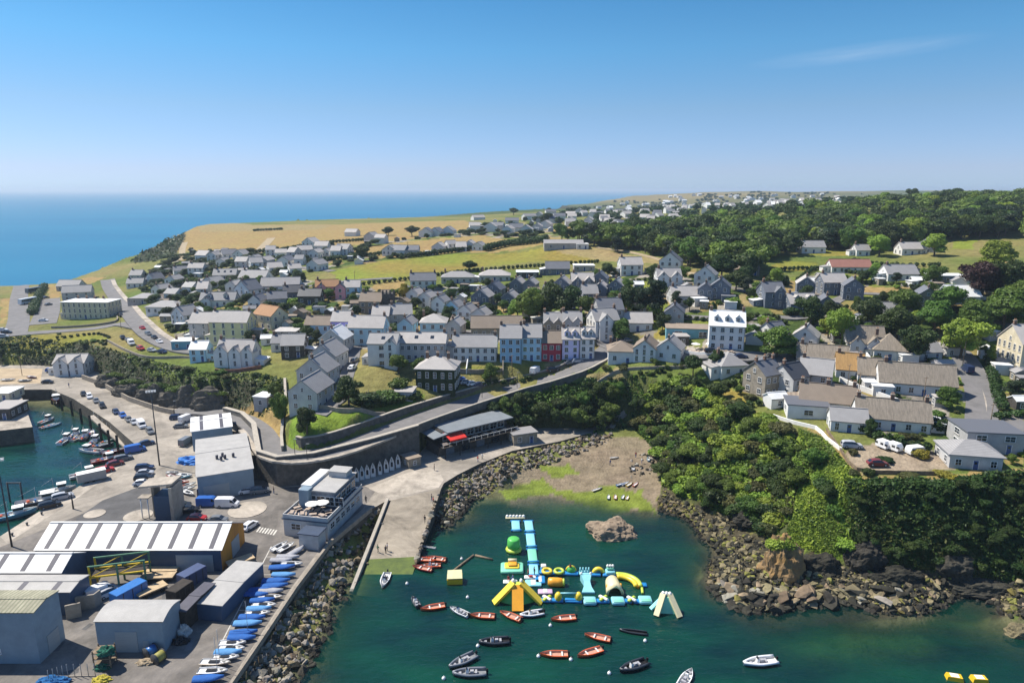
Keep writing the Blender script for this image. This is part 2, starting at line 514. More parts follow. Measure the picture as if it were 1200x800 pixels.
so.rotation_euler = sdir.to_track_quat('Z', 'Y').to_euler()
so.location = (0, 0, 300)
W = bpy.data.worlds.new('World')
S.world = W
W.use_nodes = True
nt = W.node_tree
bg = nt.nodes['Background']
sky = nt.nodes.new('ShaderNodeTexSky')
sky.sky_type = 'NISHITA'
sky.sun_disc = False
sky.sun_elevation = SUN_EL
sky.sun_rotation = SUN_AZ
sky.altitude = 1000
sky.air_density = 1.0
sky.dust_density = .5
sky.ozone_density = 4
# sky tint by height: clear air low down, unseen upper part raised for fill
tcw = nt.nodes.new('ShaderNodeTexCoord')
sxw = nt.nodes.new('ShaderNodeSeparateXYZ')
nt.links.new(tcw.outputs['Generated'], sxw.inputs['Vector'])
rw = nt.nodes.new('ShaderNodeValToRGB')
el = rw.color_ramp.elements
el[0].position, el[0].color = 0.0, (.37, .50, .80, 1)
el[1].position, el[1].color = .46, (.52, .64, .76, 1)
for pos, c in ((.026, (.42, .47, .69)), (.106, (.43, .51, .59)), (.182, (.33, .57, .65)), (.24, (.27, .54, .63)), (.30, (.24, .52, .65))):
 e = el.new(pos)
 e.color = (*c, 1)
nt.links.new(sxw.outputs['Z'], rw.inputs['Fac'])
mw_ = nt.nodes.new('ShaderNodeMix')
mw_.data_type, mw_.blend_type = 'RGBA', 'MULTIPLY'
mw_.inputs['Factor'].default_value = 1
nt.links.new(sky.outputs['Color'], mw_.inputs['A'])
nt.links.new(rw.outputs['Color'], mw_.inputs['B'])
# a thread of high cloud in the upper right
mc = nt.nodes.new('ShaderNodeMapping')
mc.vector_type = 'TEXTURE'
cdir = Vector(ray(1010, 62)).normalized()
mc.inputs['Location'].default_value = cdir
mc.inputs['Rotation'].default_value = (0, R(-3), R(-25))
mc.inputs['Scale'].default_value = (.14, .25, .012)
nt.links.new(tcw.outputs['Generated'], mc.inputs['Vector'])
gc = nt.nodes.new('ShaderNodeTexGradient')
gc.gradient_type = 'SPHERICAL'
nt.links.new(mc.outputs['Vector'], gc.inputs['Vector'])
ncl = nt.nodes.new('ShaderNodeTexNoise')
ncl.inputs['Scale'].default_value = 3
ncl.inputs['Detail'].default_value = 6
nt.links.new(mc.outputs['Vector'], ncl.inputs['Vector'])
fc = nt.nodes.new('ShaderNodeMath')
fc.operation = 'MULTIPLY'
nt.links.new(gc.outputs['Fac'], fc.inputs[0])
nt.links.new(ncl.outputs['Fac'], fc.inputs[1])
fc2 = nt.nodes.new('ShaderNodeMath')
fc2.operation = 'MULTIPLY'
fc2.inputs[1].default_value = .26
nt.links.new(fc.outputs[0], fc2.inputs[0])
mcl = nt.nodes.new('ShaderNodeMix')
mcl.data_type = 'RGBA'
nt.links.new(fc2.outputs[0], mcl.inputs['Factor'])
nt.links.new(mw_.outputs['Result'], mcl.inputs['A'])
mcl.inputs['B'].default_value = (4.2, 4.6, 5.2, 1)
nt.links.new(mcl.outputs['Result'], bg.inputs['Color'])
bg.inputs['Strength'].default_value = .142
# ------------------------------------------------------------------ land: one sheet, its own colours by what grows or lies there
def H(l):
 return [tuple(hit(*p)) for p in l]
ZONES = [  # (outline in photo pixels, colour)
 ('gold', [(190, 294), (214, 271), (262, 264), (400, 263), (475, 260), (545, 258), (560, 266), (500, 278), (420, 287), (330, 293), (300, 294)]),
 ('gold2', [(225, 268), (300, 264), (390, 264), (375, 269), (300, 271), (235, 272)]),
 ('gold', [(385, 296), (470, 284), (560, 276), (600, 281), (640, 277), (690, 288), (620, 290), (540, 296), (450, 302)]),
 ('green', [(388, 318), (450, 305), (540, 297), (620, 293), (700, 292), (770, 302), (700, 306), (620, 307), (560, 313), (480, 326), (402, 336)]),
 ('gold2', [(640, 290), (700, 290), (785, 304), (770, 309), (700, 305)]),
 ('gold', [(440, 332), (475, 328), (470, 345), (440, 343)]),
 ('lawn', [(340, 488), (410, 484), (452, 484), (444, 496), (380, 516), (338, 524)]),
 ('lawn', [(430, 466), (490, 460), (500, 465), (470, 478), (440, 480)]),
 ('gold', [(256, 478), (300, 472), (335, 455), (338, 490), (330, 518), (316, 505), (296, 488), (270, 481)]),
 ('green', [(0, 395), (110, 390), (130, 398), (60, 412), (0, 425)]),
 ('gold', [(0, 350), (14, 350), (6, 378), (0, 380)]),
 ('gold', [(98, 325), (125, 325), (105, 333), (80, 333)]),
 ('gold', [(54, 333), (70, 335), (72, 350), (58, 350)]),
 ('green', [(840, 458), (880, 455), (880, 472), (850, 474)]),
 ('gold', [(835, 476), (862, 474), (890, 484), (870, 490)]),
 ('gold', [(940, 500), (965, 508), (1012, 556), (1110, 558), (1200, 548), (1200, 556), (1110, 566), (1003, 566), (970, 532)]),
 ('gravel', [(1000, 520), (1030, 518), (1110, 540), (1120, 552), (1010, 552), (990, 530)]),
 ('green', [(820, 283), (870, 285), (900, 290)]),
 ('gold', [(1010, 335), (1060, 338), (1050, 347), (1012, 345)]),
 ('green', [(945, 292), (1020, 290), (1020, 298), (950, 300)]),
 ('green', [(1120, 282), (1145, 280), (1140, 292), (1115, 292)]),
 ('gold', [(1165, 302), (1190, 303), (1180, 318), (1160, 316)]),
 ('green', [(700, 440), (740, 445), (690, 447)]),
 ('green', [(540, 430), (568, 428), (566, 437), (540, 437)]),
 ('green', [(595, 428), (632, 430), (625, 436), (596, 438)]),
 ('gold2', [(645, 423), (690, 425), (668, 436), (640, 434)]),
 ('gold2', [(680, 440), (730, 432), (735, 446), (690, 450)]),
 ('green', [(775, 385), (800, 392), (790, 402), (765, 396)]),
 ('pave', [(800, 405), (860, 408), (868, 418), (800, 418)]),
 ('gold2', [(325, 396), (352, 398), (345, 404), (322, 403)]),
 ('sand', [(600, 560), (640, 545), (690, 522), (720, 512), (760, 512), (772, 560), (770, 600), (690, 600), (600, 590)]),
 ('weed', [(584, 574), (640, 560), (655, 577), (600, 586)]),
 ('weed', [(630, 548), (665, 542), (680, 555), (650, 560)]),
 ('weed', [(700, 568), (752, 572), (760, 600), (700, 590)]),
 ('sandbed', [(880, 742), (960, 736), (1080, 735), (1125, 752), (1100, 775), (1000, 790), (940, 780)]), ('sandbed', [(600, 588), (680, 586), (740, 600), (700, 606), (640, 600)]),
 ('slopegrass', [(935, 508), (965, 515), (1008, 562), (1022, 575), (1016, 640), (970, 655), (925, 645), (930, 600), (950, 560)]),
 ('crag', [(152, 308), (165, 297), (182, 280), (200, 266), (226, 264), (216, 283), (204, 300), (180, 306)]), ('weed', [(640, 578), (700, 572), (752, 578), (768, 600), (700, 594)]),
 ('shore', [(775, 570), (800, 585), (850, 600), (905, 640), (1000, 665), (1200, 680), (1300, 690), (1300, 730), (1130, 720), (1000, 724), (870, 735), (820, 710), (815, 650), (770, 605)]),
 ('green', [(735, 332), (768, 330), (765, 338), (735, 338)]), ('gold', [(800, 332), (812, 333), (812, 340), (795, 340)]),
 ('gold2', [(700, 352), (735, 350), (735, 358), (700, 358)]), ('gold', [(900, 338), (930, 330), (930, 345), (905, 352)]),
 ('green', [(905, 305), (960, 308), (955, 318), (905, 318)]), ('gold', [(1095, 352), (1140, 356), (1120, 362), (1090, 360)]),
 ('gold2', [(470, 345), (545, 350), (560, 362), (500, 358)]), ('gold2', [(225, 325), (290, 330), (270, 338), (228, 336)]),
 ('green', [(240, 312), (300, 316), (290, 322), (240, 320)]), ('gold', [(205, 330), (222, 330), (225, 338), (205, 340)]),
 ('gold2', [(860, 345), (890, 342), (890, 360), (870, 362)]), ('pave', [(735, 402), (790, 400), (800, 412), (760, 416)]),
 ('gold', [(640, 268), (700, 262), (760, 262), (700, 266), (650, 273)]),
]
ZC = {'gold': (.30, .215, .085), 'gold2': (.28, .22, .10), 'green': (.19, .225, .035), 'gravel': (.30, .24, .17), 'pave': (.38, .34, .29), 'sand': (.225, .18, .12),
 'crag': (.035, .04, .022), 'slopegrass': (.17, .24, .03), 'sandbed': (.20, .38, .08), 'lawn': (.15, .22, .03), 'weed': (.165, .205, .035), 'shore': (.075, .065, .04)}
nc, nr = len(GP), len(GY)
X, Y, h = GX.ravel(), _Y.ravel(), GH.ravel().copy()
# keep the land under the quay slab and the slipway
inq = inside(PQ, X, Y) | inside([tuple(p) for p in SLIP], X, Y)
h = np.where(inq, np.minimum(h, 3.2 * np.where(inside(PQ, X, Y), 1, .0) - .4), h)
colr = np.empty((len(X), 4), np.float32)
colr[:, 3] = 1
base = np.array((.11, .145, .032))
dry = np.array((.22, .19, .07))
w = np.clip(.5 + .55 * wob(X * .35 + 7, Y * .35), 0, 1)[:, None]
colr[:, :3] = base * (1 - w) + dry * w
farm = (Y > 1150)
w2 = np.clip(.5 + .8 * wob(X * .022, Y * .016), 0, 1)[:, None]
far = np.array((.07, .095, .03)) * (1 - w2) + np.array((.22, .18, .085)) * w2
colr[farm, :3] = far[farm]
sea = h < 0.35
colr[sea, :3] = (.12, .12, .06)
bed = h < -.6
wb = np.clip(.5 + .9 * wob(X * .6 + 3, Y * .9), 0, 1)[:, None]
bedc = np.array((.03, .045, .02)) * (1 - wb) + np.array((.17, .16, .07)) * wb
colr[bed, :3] = bedc[bed]
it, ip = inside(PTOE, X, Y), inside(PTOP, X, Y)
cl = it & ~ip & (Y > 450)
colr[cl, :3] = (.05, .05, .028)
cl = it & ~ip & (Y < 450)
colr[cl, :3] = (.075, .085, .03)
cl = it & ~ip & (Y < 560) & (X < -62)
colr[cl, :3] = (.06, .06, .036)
plots = [H(l) for l in ([(185, 345), (330, 322), (400, 338), (560, 335), (640, 340), (720, 345), (720, 410), (600, 400), (460, 412), (350, 410), (230, 410), (180, 372)], [(690, 325), (800, 312), (860, 330), (960, 322), (1060, 320), (1180, 330), (1190, 420), (1100, 420), (980, 420), (880, 425), (800, 400), (730, 385)],
 [(230, 292), (330, 292), (480, 270), (640, 258), (660, 280), (560, 292), (420, 310), (330, 325), (180, 340), (170, 325)], [(880, 430), (1000, 420), (1130, 420), (1200, 430), (1200, 545), (1100, 540), (1000, 500), (900, 480)])]
inp = np.zeros(len(X), bool)
for l in plots:
 inp |= inside(l, X, Y)
cx_, cy_ = np.floor((X + 2.5 * np.sin(Y * .21)) / 6.5), np.floor((Y + 2 * np.sin(X * .19)) / 9.0)
hv = np.abs(np.sin(cx_ * 127.1 + cy_ * 311.7) * 43758.5453) % 1.0
tones = np.array([(.085, .12, .028), (.16, .19, .035), (.24, .19, .07), (.30, .27, .22), (.05, .08, .02), (.20, .18, .15), (.12, .15, .035), (.28, .21, .09)])
pick = tones[np.minimum((hv * 8).astype(int), 7)]
colr[inp, :3] = pick[inp]
for z, poly in ZONES:
 if len(poly) < 4:
  continue
 pw = H(poly)
 jx, jy = .9 * wob(X * 1.1, Y * 1.1) + .7 * wob(X * 4, Y * 3), .9 * wob(Y * 1.3, X * 1.2) + .7 * wob(Y * 3.7, X * 3)
 m_ = inside(pw, X + jx, Y + jy)
 if z == 'sandbed':
  k = (np.clip(dist(pw, X, Y) / 5, 0, 1) * m_ * np.clip(.75 + .5 * wob(X * .8, Y), 0, 1))[:, None]
  colr[:, :3] = colr[:, :3] * (1 - k) + np.array(ZC[z]) * k
  continue
 colr[m_, :3] = ZC[z]
 if z == 'green':
  k = np.clip(.5 + .8 * wob(X * .3, Y * .22), 0, 1)[:, None]
  g = np.array(ZC['green']) * (1 - k) + np.array((.24, .19, .045)) * k
  colr[m_, :3] = g[m_]
i = np.arange((nr - 1) * (nc - 1))
r_, c_ = i // (nc - 1), i % (nc - 1)
q = np.stack([r_ * nc + c_, r_ * nc + c_ + 1, (r_ + 1) * nc + c_ + 1, (r_ + 1) * nc + c_], 1)
mt = bpy.data.materials.new('land')
mt.use_nodes = True
nt = mt.node_tree
L = nt.links
b = nt.nodes['Principled BSDF']
b.inputs['Roughness'].default_value = .95
b.inputs['Specular IOR Level'].default_value = .1
at_ = nt.nodes.new('ShaderNodeVertexColor')
at_.layer_name = 'Col'
tc = nt.nodes.new('ShaderNodeTexCoord')
n1 = nt.nodes.new('ShaderNodeTexNoise')
n1.inputs['Scale'].default_value = .35
n1.inputs['Detail'].default_value = 8
n1.inputs['Roughness'].default_value = .7
L.new(tc.outputs['Object'], n1.inputs['Vector'])
mr = nt.nodes.new('ShaderNodeMapRange')
mr.inputs['From Min'].default_value = .3
mr.inputs['From Max'].default_value = .7
mr.inputs['To Min'].default_value = .6
mr.inputs['To Max'].default_value = 1.35
L.new(n1.outputs['Fac'], mr.inputs['Value'])
hs = nt.nodes.new('ShaderNodeHueSaturation')
L.new(at_.outputs['Color'], hs.inputs['Color'])
L.new(mr.outputs['Result'], hs.inputs['Value'])
n3 = nt.nodes.new('ShaderNodeTexNoise')
n3.inputs['Scale'].default_value = .06
n3.inputs['Detail'].default_value = 4
L.new(tc.outputs['Object'], n3.inputs['Vector'])
mr3 = nt.nodes.new('ShaderNodeMapRange')
mr3.inputs['To Min'].default_value = .47
mr3.inputs['To Max'].default_value = .53
L.new(n3.outputs['Fac'], mr3.inputs['Value'])
L.new(mr3.outputs['Result'], hs.inputs['Hue'])
L.new(hs.outputs['Color'], b.inputs['Base Color'])
n2 = nt.nodes.new('ShaderNodeTexNoise')
n2.inputs['Scale'].default_value = 1.6
n2.inputs['Detail'].default_value = 5
L.new(tc.outputs['Object'], n2.inputs['Vector'])
bp = nt.nodes.new('ShaderNodeBump')
bp.inputs['Strength'].default_value = .8
bp.inputs['Distance'].default_value = .5
L.new(n2.outputs['Fac'], bp.inputs['Height'])
L.new(bp.outputs['Normal'], b.inputs['Normal'])
me = npmesh('land', np.stack([X, Y, h], 1), q, [mt], smooth=True)
ca = me.color_attributes.new('Col', 'FLOAT_COLOR', 'POINT')
ca.data.foreach_set('color', colr.ravel())
tag(link('terrain', me), kind='structure')
# ------------------------------------------------------------------ the sea: one sheet to the horizon; clear where shallow, so the bed shows
nc2, nr2 = 520, 420
px2 = np.concatenate([np.linspace(-1800, -260, 20)[:-1], np.linspace(-260, 1460, nc2 - 40), np.linspace(1460, 3000, 22)[1:]])
nc2 = len(px2)
y2 = np.concatenate([np.geomspace(30, 300, 330), np.geomspace(300, 90000, 91)[1:]])
nr2 = len(y2)
Yg, Pg = np.meshgrid(y2, px2, indexing='ij')
X2 = ((Pg - 600) / FPX * (Yg * CT + 14)).ravel()
Y2 = Yg.ravel()
dep = np.where(Y2 < 2500, -hfast(X2, Y2), 20)
i = np.arange((nr2 - 1) * (nc2 - 1))
r_, c_ = i // (nc2 - 1), i % (nc2 - 1)
q = np.stack([r_ * nc2 + c_, r_ * nc2 + c_ + 1, (r_ + 1) * nc2 + c_ + 1, (r_ + 1) * nc2 + c_], 1)
mw = bpy.data.materials.new('sea_water')
mw.use_nodes = True
nt = mw.node_tree
L = nt.links
b = nt.nodes['Principled BSDF']
b.inputs['IOR'].default_value = 1.33
b.inputs['Roughness'].default_value = .12
geo = nt.nodes.new('ShaderNodeNewGeometry')
sx = nt.nodes.new('ShaderNodeSeparateXYZ')
L.new(geo.outputs['Position'], sx.inputs['Vector'])
fr = nt.nodes.new('ShaderNodeMapRange')
fr.inputs['From Min'].default_value = 300
fr.inputs['From Max'].default_value = 520
L.new(sx.outputs['Y'], fr.inputs['Value'])
nA = nt.nodes.new('ShaderNodeTexNoise')
nA.inputs['Scale'].default_value = .045
nA.inputs['Detail'].default_value = 4
mp = nt.nodes.new('ShaderNodeMapping')
mp.inputs['Scale'].default_value = (1, 2.2, 1)
L.new(geo.outputs['Position'], mp.inputs['Vector'])
L.new(mp.outputs['Vector'], nA.inputs['Vector'])
rb = nt.nodes.new('ShaderNodeValToRGB')
rb.color_ramp.elements[0].position = .35
rb.color_ramp.elements[0].color = (.0018, .021, .022, 1)
rb.color_ramp.elements[1].position = .66
rb.color_ramp.elements[1].color = (.004, .052, .030, 1)
L.new(nA.outputs['Fac'], rb.inputs['Fac'])
nB = nt.nodes.new('ShaderNodeTexNoise')
nB.inputs['Scale'].default_value = .004
nB.inputs['Detail'].default_value = 6
mpB = nt.nodes.new('ShaderNodeMapping')
mpB.inputs['Scale'].default_value = (.35, 1, 1)
L.new(geo.outputs['Position'], mpB.inputs['Vector'])
L.new(mpB.outputs['Vector'], nB.inputs['Vector'])
rs = nt.nodes.new('ShaderNodeValToRGB')
rs.color_ramp.elements[0].position = .3
rs.color_ramp.elements[0].color = (.014, .14, .265, 1)
rs.color_ramp.elements[1].position = .7
rs.color_ramp.elements[1].color = (.020, .175, .30, 1)
L.new(nB.outputs['Fac'], rs.inputs['Fac'])
mx = nt.nodes.new('ShaderNodeMix')
mx.data_type = 'RGBA'
L.new(fr.outputs['Result'], mx.inputs['Factor'])
L.new(rb.outputs['Color'], mx.inputs['A'])
L.new(rs.outputs['Color'], mx.inputs['B'])
L.new(mx.outputs['Result'], b.inputs['Base Color'])
ms = nt.nodes.new('ShaderNodeMapRange')
ms.inputs['To Min'].default_value = .5
ms.inputs['To Max'].default_value = .08
L.new(fr.outputs['Result'], ms.inputs['Value'])
L.new(ms.outputs['Result'], b.inputs['Specular IOR Level'])
mg = nt.nodes.new('ShaderNodeMapRange')
mg.inputs['To Min'].default_value = .1
mg.inputs['To Max'].default_value = .55
L.new(fr.outputs['Result'], mg.inputs['Value'])
L.new(mg.outputs['Result'], b.inputs['Roughness'])
da = nt.nodes.new('ShaderNodeAttribute')
da.attribute_name = 'clear'
L.new(da.outputs['Fac'], b.inputs['Alpha'])
nW = nt.nodes.new('ShaderNodeTexNoise')
nW.inputs['Scale'].default_value = .75
nW.inputs['Detail'].default_value = 4
mpW = nt.nodes.new('ShaderNodeMapping')
mpW.inputs['Scale'].default_value = (.55, 1.25, 1)
mpW.inputs['Rotation'].default_value = (0, 0, .35)
L.new(geo.outputs['Position'], mpW.inputs['Vector'])
L.new(mpW.outputs['Vector'], nW.inputs['Vector'])
bp = nt.nodes.new('ShaderNodeBump')
bp.inputs['Strength'].default_value = .75
bp.inputs['Distance'].default_value = .35
L.new(nW.outputs['Fac'], bp.inputs['Height'])
L.new(bp.outputs['Normal'], b.inputs['Normal'])
me = npmesh('sea', np.stack([X2, Y2, np.zeros_like(X2)], 1), q, [mw], smooth=True)
aa = me.attributes.new('clear', 'FLOAT', 'POINT')
aa.data.foreach_set('value', (1 - np.exp(-np.clip(dep, 0.02, 30) * .75)).astype(np.float32))
tag(link('sea', me), kind='structure')
# ------------------------------------------------------------------ haze: the sea air between here and the far coast
hz = bpy.data.materials.new('haze')
hz.use_nodes = True
nt = hz.node_tree
nt.nodes.remove(nt.nodes['Principled BSDF'])
pv = nt.nodes.new('ShaderNodeVolumePrincipled')
pv.inputs['Color'].default_value = (.72, .86, 1, 1)
pv.inputs['Density'].default_value = .00011
pv.inputs['Anisotropy'].default_value = .2
nt.links.new(pv.outputs['Volume'], nt.nodes['Material Output'].inputs['Volume'])
mb = MB()
mb.box((0, 48000, 25), (200000, 100000, 132), hz)
tag(mb.build('haze'), kind='stuff')
# ------------------------------------------------------------------ quays, roads, walls
M_CONC = mat('concrete_light', (.38, .335, .275), .9, c2=(.30, .265, .22), scale=.9, bump=.2, bscale=3, stain=.07)
M_CONC2 = mat('concrete_pale', (.48, .42, .345), .9, c2=(.38, .335, .275), scale=.8, bump=.2, bscale=3, stain=.12)
M_ASPH = mat('asphalt', (.21, .188, .165), .92, c2=(.155, .142, .128), scale=.7, bump=.2, bscale=6, stain=.09)
M_ROAD = mat('road_asphalt', (.20, .19, .185), .9, c2=(.14, .135, .13), scale=.25, bump=.15, bscale=6)
M_KERB = mat('kerb_stone', (.45, .40, .33), .85, c2=(.33, .3, .25), scale=1.2, bump=.2)
M_QWALL = mat('quay_masonry', (.15, .13, .10), .9, c2=(.06, .055, .045), scale=.6, bump=.6, bscale=2)
M_WALL = mat('rubble_wall', (.16, .145, .125), .92, c2=(.075, .07, .062), scale=.7, bump=.9, bscale=2.2)
M_WALLP = mat('pale_stone_wall', (.34, .29, .23), .9, c2=(.22, .19, .15), scale=.9, bump=.7, bscale=2.5)
M_WHITE = mat('white_paint', (.78, .77, .74), .7, .08, .8)
M_LINE = mat('road_paint', (.66, .63, .56), .8, c2=(.40, .38, .34), scale=1.5)
M_SLIP = mat('slipway_concrete', (.36, .31, .24), .9, c2=(.27, .23, .175), scale=.3, stretch=(.35, 1.6, 1), bump=.25, bscale=2, stain=.15)
M_ALGAE = mat('green_algae', (.125, .165, .035), .8, c2=(.075, .105, .03), scale=.8)
M_TIMBER = mat('weathered_timber', (.20, .15, .10), .9, .4, 1.2, bump=.3)
M_DARKT = mat('dark_timber', (.04, .033, .027), .8, .4, 1.2)
mb = MB()
mb.prism([tuple(p) for p in QUAY], -5.0, QZ, M_CONC, M_QWALL)
tag(mb.build('quay'), kind='structure')
mb = MB()
mb.prism(PP, -5.0, QZ + .6, M_CONC2, M_QWALL)
tag(mb.build('pier'), kind='structure')
def sheet(name, pts, z, m, kind='structure'):
 mb = MB()
 P = [at(p[0], p[1], z) for p in pts]
 mb.prism([tuple(p) for p in P], z - .02, z, m)
 return tag(mb.build(name), kind=kind)
sheet('boat_yard', [(300, 560), (330, 571), (420, 566), (440, 575), (425, 596), (383, 632), (340, 690), (268, 800), (230, 850), (-60, 850), (-60, 664), (2, 640), (100, 600), (170, 575), (182, 566), (232, 574)], QZ + .006, M_ASPH)
sheet('quay_edge', [(0, 628), (60, 590), (120, 552), (159, 523), (165, 527), (128, 557), (72, 596), (8, 636)], QZ + .008, M_CONC2)
sheet('parking_bay', [(88, 608), (120, 586), (168, 568), (176, 573), (172, 600), (150, 612), (92, 613)], QZ + .012, mat('dark_asphalt', (.10, .097, .095), .92, .25, .3))
sheet('sand_yard', [(-60, 430), (50, 432), (47, 449), (-60, 452)], QZ + .01, mat('sand_floor', (.40, .31, .20), .95, .2, .3))
sheet('slip_apron', [(432, 572), (470, 556), (510, 545), (520, 562), (514, 571), (458, 584)], QZ + .011, M_CONC2)
for c, r in (((111, 602), 2.2), ((290, 597), 4.2), ((162, 604), 3.0)):
 p = at(c[0], c[1], QZ)
 mb = MB()
 mb.prism([(p.x + r * math.cos(t * .3142), p.y + r * math.sin(t * .3142)) for t in range(20)], QZ, QZ + .12, M_CONC2)
 o = tag(mb.build('traffic_island'), kind='structure')
def smooth(pts, step=3.0):
 P = [Vector(p) for p in pts]
 out = []
 for i in range(len(P) - 1):
  a, b, c, d = P[max(i - 1, 0)], P[i], P[i + 1], P[min(i + 2, len(P) - 1)]
  n = max(1, int((c - b).length / step))
  for k in range(n):
   t = k / n
   out.append(.5 * ((2 * b) + (c - a) * t + (2 * a - 5 * b + 4 * c - d) * t * t + (3 * b - a - 3 * c + d) * t ** 3))
 out.append(P[-1])
 return out
def offset(P, d):
 out = []
 for i, p in enumerate(P):
  t = P[min(i + 1, len(P) - 1)] - P[max(i - 1, 0)]
  t.z = 0
  t.normalize()
  out.append(p + Vector((-t.y, t.x, 0)) * d)
 return out
LINES = []      # roads, kept clear of planting
def ribbon(name, P, w, m, dz=.15, follow=True, kerb=None, na=5):
 P = smooth(P)
 LINES.append((P, w / 2 + .8))
 rows = []
 for k in range(na):
  rows.append(offset(P, w * (k / (na - 1) - .5)))
 V = []
 for i in range(len(P)):
  for k in range(na):
   q = rows[k][i]
   V.append((q.x, q.y, q.z))
 V = np.array(V)
 if follow:
  V[:, 2] = ground(V[:, 0], V[:, 1])
  Z = V[:, 2].reshape(-1, na)
  Z[:] = np.maximum(Z, Z.mean(1, keepdims=True))
  V[:, 2] = Z.ravel()
 V[:, 2] += dz
 mb = MB()
 fs = [(i * na + k, i * na + k + 1, (i + 1) * na + k + 1, (i + 1) * na + k) for i in range(len(P) - 1) for k in range(na - 1)]
 fs = [tuple(reversed(f)) for f in fs]
 n = len(V)
 mb.add([tuple(v) for v in V], fs, m)
 # skirts so that the carriageway has thickness
 for k in (0, na - 1):
  ed = [V[i * na + k] for i in range(len(P))]
  vs = [tuple(v) for v in ed] + [(v[0], v[1], v[2] - .5) for v in ed]
  mb.add(vs, [(i, i + 1, len(ed) + i + 1, len(ed) + i) for i in range(len(ed) - 1)], m)
 return tag(mb.build(name), kind='structure')
def strip(name, P, z0, z1, t, m, label, cat='wall', group=None, cap=None):
 """a wall: P world points (used for x, y), z0/z1 lists or numbers, thickness t to the left"""
 n = len(P)
 z0 = z0 if hasattr(z0, '__len__') else [z0] * n
 z1 = z1 if hasattr(z1, '__len__') else [z1] * n
 Q = offset([Vector((p[0], p[1], 0)) for p in P], t)
 mb = MB()
 rings = [[(P[i][0], P[i][1], z0[i]), (Q[i].x, Q[i].y, z0[i]), (Q[i].x, Q[i].y, z1[i]), (P[i][0], P[i][1], z1[i])] for i in range(n)]
 mb.loft(rings, m, smooth=False)
 o = tag(mb.build(name), label, cat, group)
 if cap:
  A, B = offset([Vector((p[0], p[1], 0)) for p in P], -.12), offset([Vector((p[0], p[1], 0)) for p in P], t + .12)
  c = MB()
  c.loft([[(A[i].x, A[i].y, z1[i] + .003), (B[i].x, B[i].y, z1[i] + .003), (B[i].x, B[i].y, z1[i] + .22), (A[i].x, A[i].y, z1[i] + .22)] for i in range(n)], cap, smooth=False)
  c.build('coping', o)
 return o
hr = [Vector(p) for p in HR]
ribbon('hill_road', hr, 7.0, M_ROAD, .03, follow=False)
hs_ = smooth(hr)
ribbon('pavement', offset(hs_, -4.1)[14:], 1.5, M_CONC2, .14, follow=False, na=2)
# retaining wall under the hairpin
RW = A3([(262, 487, 4), (283, 499, 4), (297, 521, 4), (303, 561, 4), (326, 570, 4), (370, 567, 4), (440, 549, 4), (492, 534, 4)])
strip('retaining_wall', RW, 3.5, [6.6, 8.2, 10.3, 11.4, 11.6, 12.0, 12.3, 12.7], 1.1, M_WALL, 'tall dark stone retaining wall curving under the hairpin of the hill road', cap=M_KERB)
i0 = min(range(len(hs_)), key=lambda i: abs(hs_[i].x - at(470, 497, 13.3).x) + abs(hs_[i].y - at(470, 497, 13.3).y))
lo = offset(hs_, -5.3)[i0:]
strip('parapet_wall', lo, [p.z - 1.6 for p in lo], [p.z + .75 for p in lo], .4, M_WALL, 'long pale parapet wall on the seaward side of the climbing hill road', cap=M_KERB)
i1 = min(range(len(hs_)), key=lambda i: abs(hs_[i].x - hr[6].x) + abs(hs_[i].y - hr[6].y))
hi = offset(hs_, 4.7)[i1:-8]
n_ = len(hi)
strip('garden_wall', hi, [p.z - 1 for p in hi], [p.z + 2.9 - 1.5 * (i / n_) for i, p in enumerate(hi)], .6, M_WALL, 'dark stone wall holding up the gardens on the inland side of the hill road', cap=M_KERB)
gw = H([(333, 448), (334, 470), (331, 492), (329, 516), (330, 529)])
strip('lane_wall', gw, [gz(p[0], p[1]) - 3 for p in gw], [gz(p[0], p[1]) + 1.3 for p in gw], .5, M_WALLP, 'pale stone wall running down beside the grass bank to the hairpin', cap=M_KERB)
cw = A3([(96, 444, 4), (118, 452, 4), (150, 470, 4), (185, 482, 4), (203, 486, 4)])
strip('roadside_wall', cw, 3.9, 5.7, .5, M_WALLP, 'pale stone wall with piers along the quay road under the left cliff')
# other roads, on the ground
def rib(name, pts, w, m=M_ROAD, dz=.15):
 return ribbon(name, [Vector(p) for p in H(pts)], w, m, dz)
rib('coast_road', [(126, 328), (131, 340), (143, 355), (156, 370), (170, 386), (190, 400), (215, 409), (240, 412)], 9)
rib('pavement', [(132, 328), (139, 340), (152, 354), (166, 369), (184, 386), (205, 400), (222, 405)], 2.4, M_CONC2, .2)
rib('coast_road', [(165, 384), (140, 380), (110, 385), (70, 388), (30, 391), (-20, 396)], 7)
rib('coast_road', [(18, 392), (22, 375), (22, 355), (24, 340), (30, 333)], 9)
rib('car_park', [(50, 380), (56, 365), (58, 350)], 11, M_ROAD, .17)
rib('car_park', [(-12, 388), (-4, 392), (6, 394)], 10, M_ROAD, .16)
rib('village_street', [(706, 402), (740, 412), (780, 414), (830, 417), (872, 420), (900, 418), (935, 436), (970, 452), (1010, 468), (1050, 484), (1100, 497), (1150, 503), (1210, 498)], 6.5)
rib('side_road', [(1150, 505), (1150, 488), (1150, 470), (1145, 452), (1139, 436), (1130, 420), (1118, 408)], 7, M_ROAD, .19)
rib('pavement', [(1163, 495), (1160, 475), (1155, 455), (1148, 438)], 2, M_CONC2, .24)
rib('lane', [(430, 392), (417, 405), (412, 425), (404, 448), (394, 470), (374, 486)], 4.5)
rib('lane', [(716, 405), (700, 395), (640, 398), (560, 390), (500, 392), (430, 392), (380, 395)], 5)
rib('lane', [(430, 392), (470, 378), (520, 368), (570, 380)], 4)
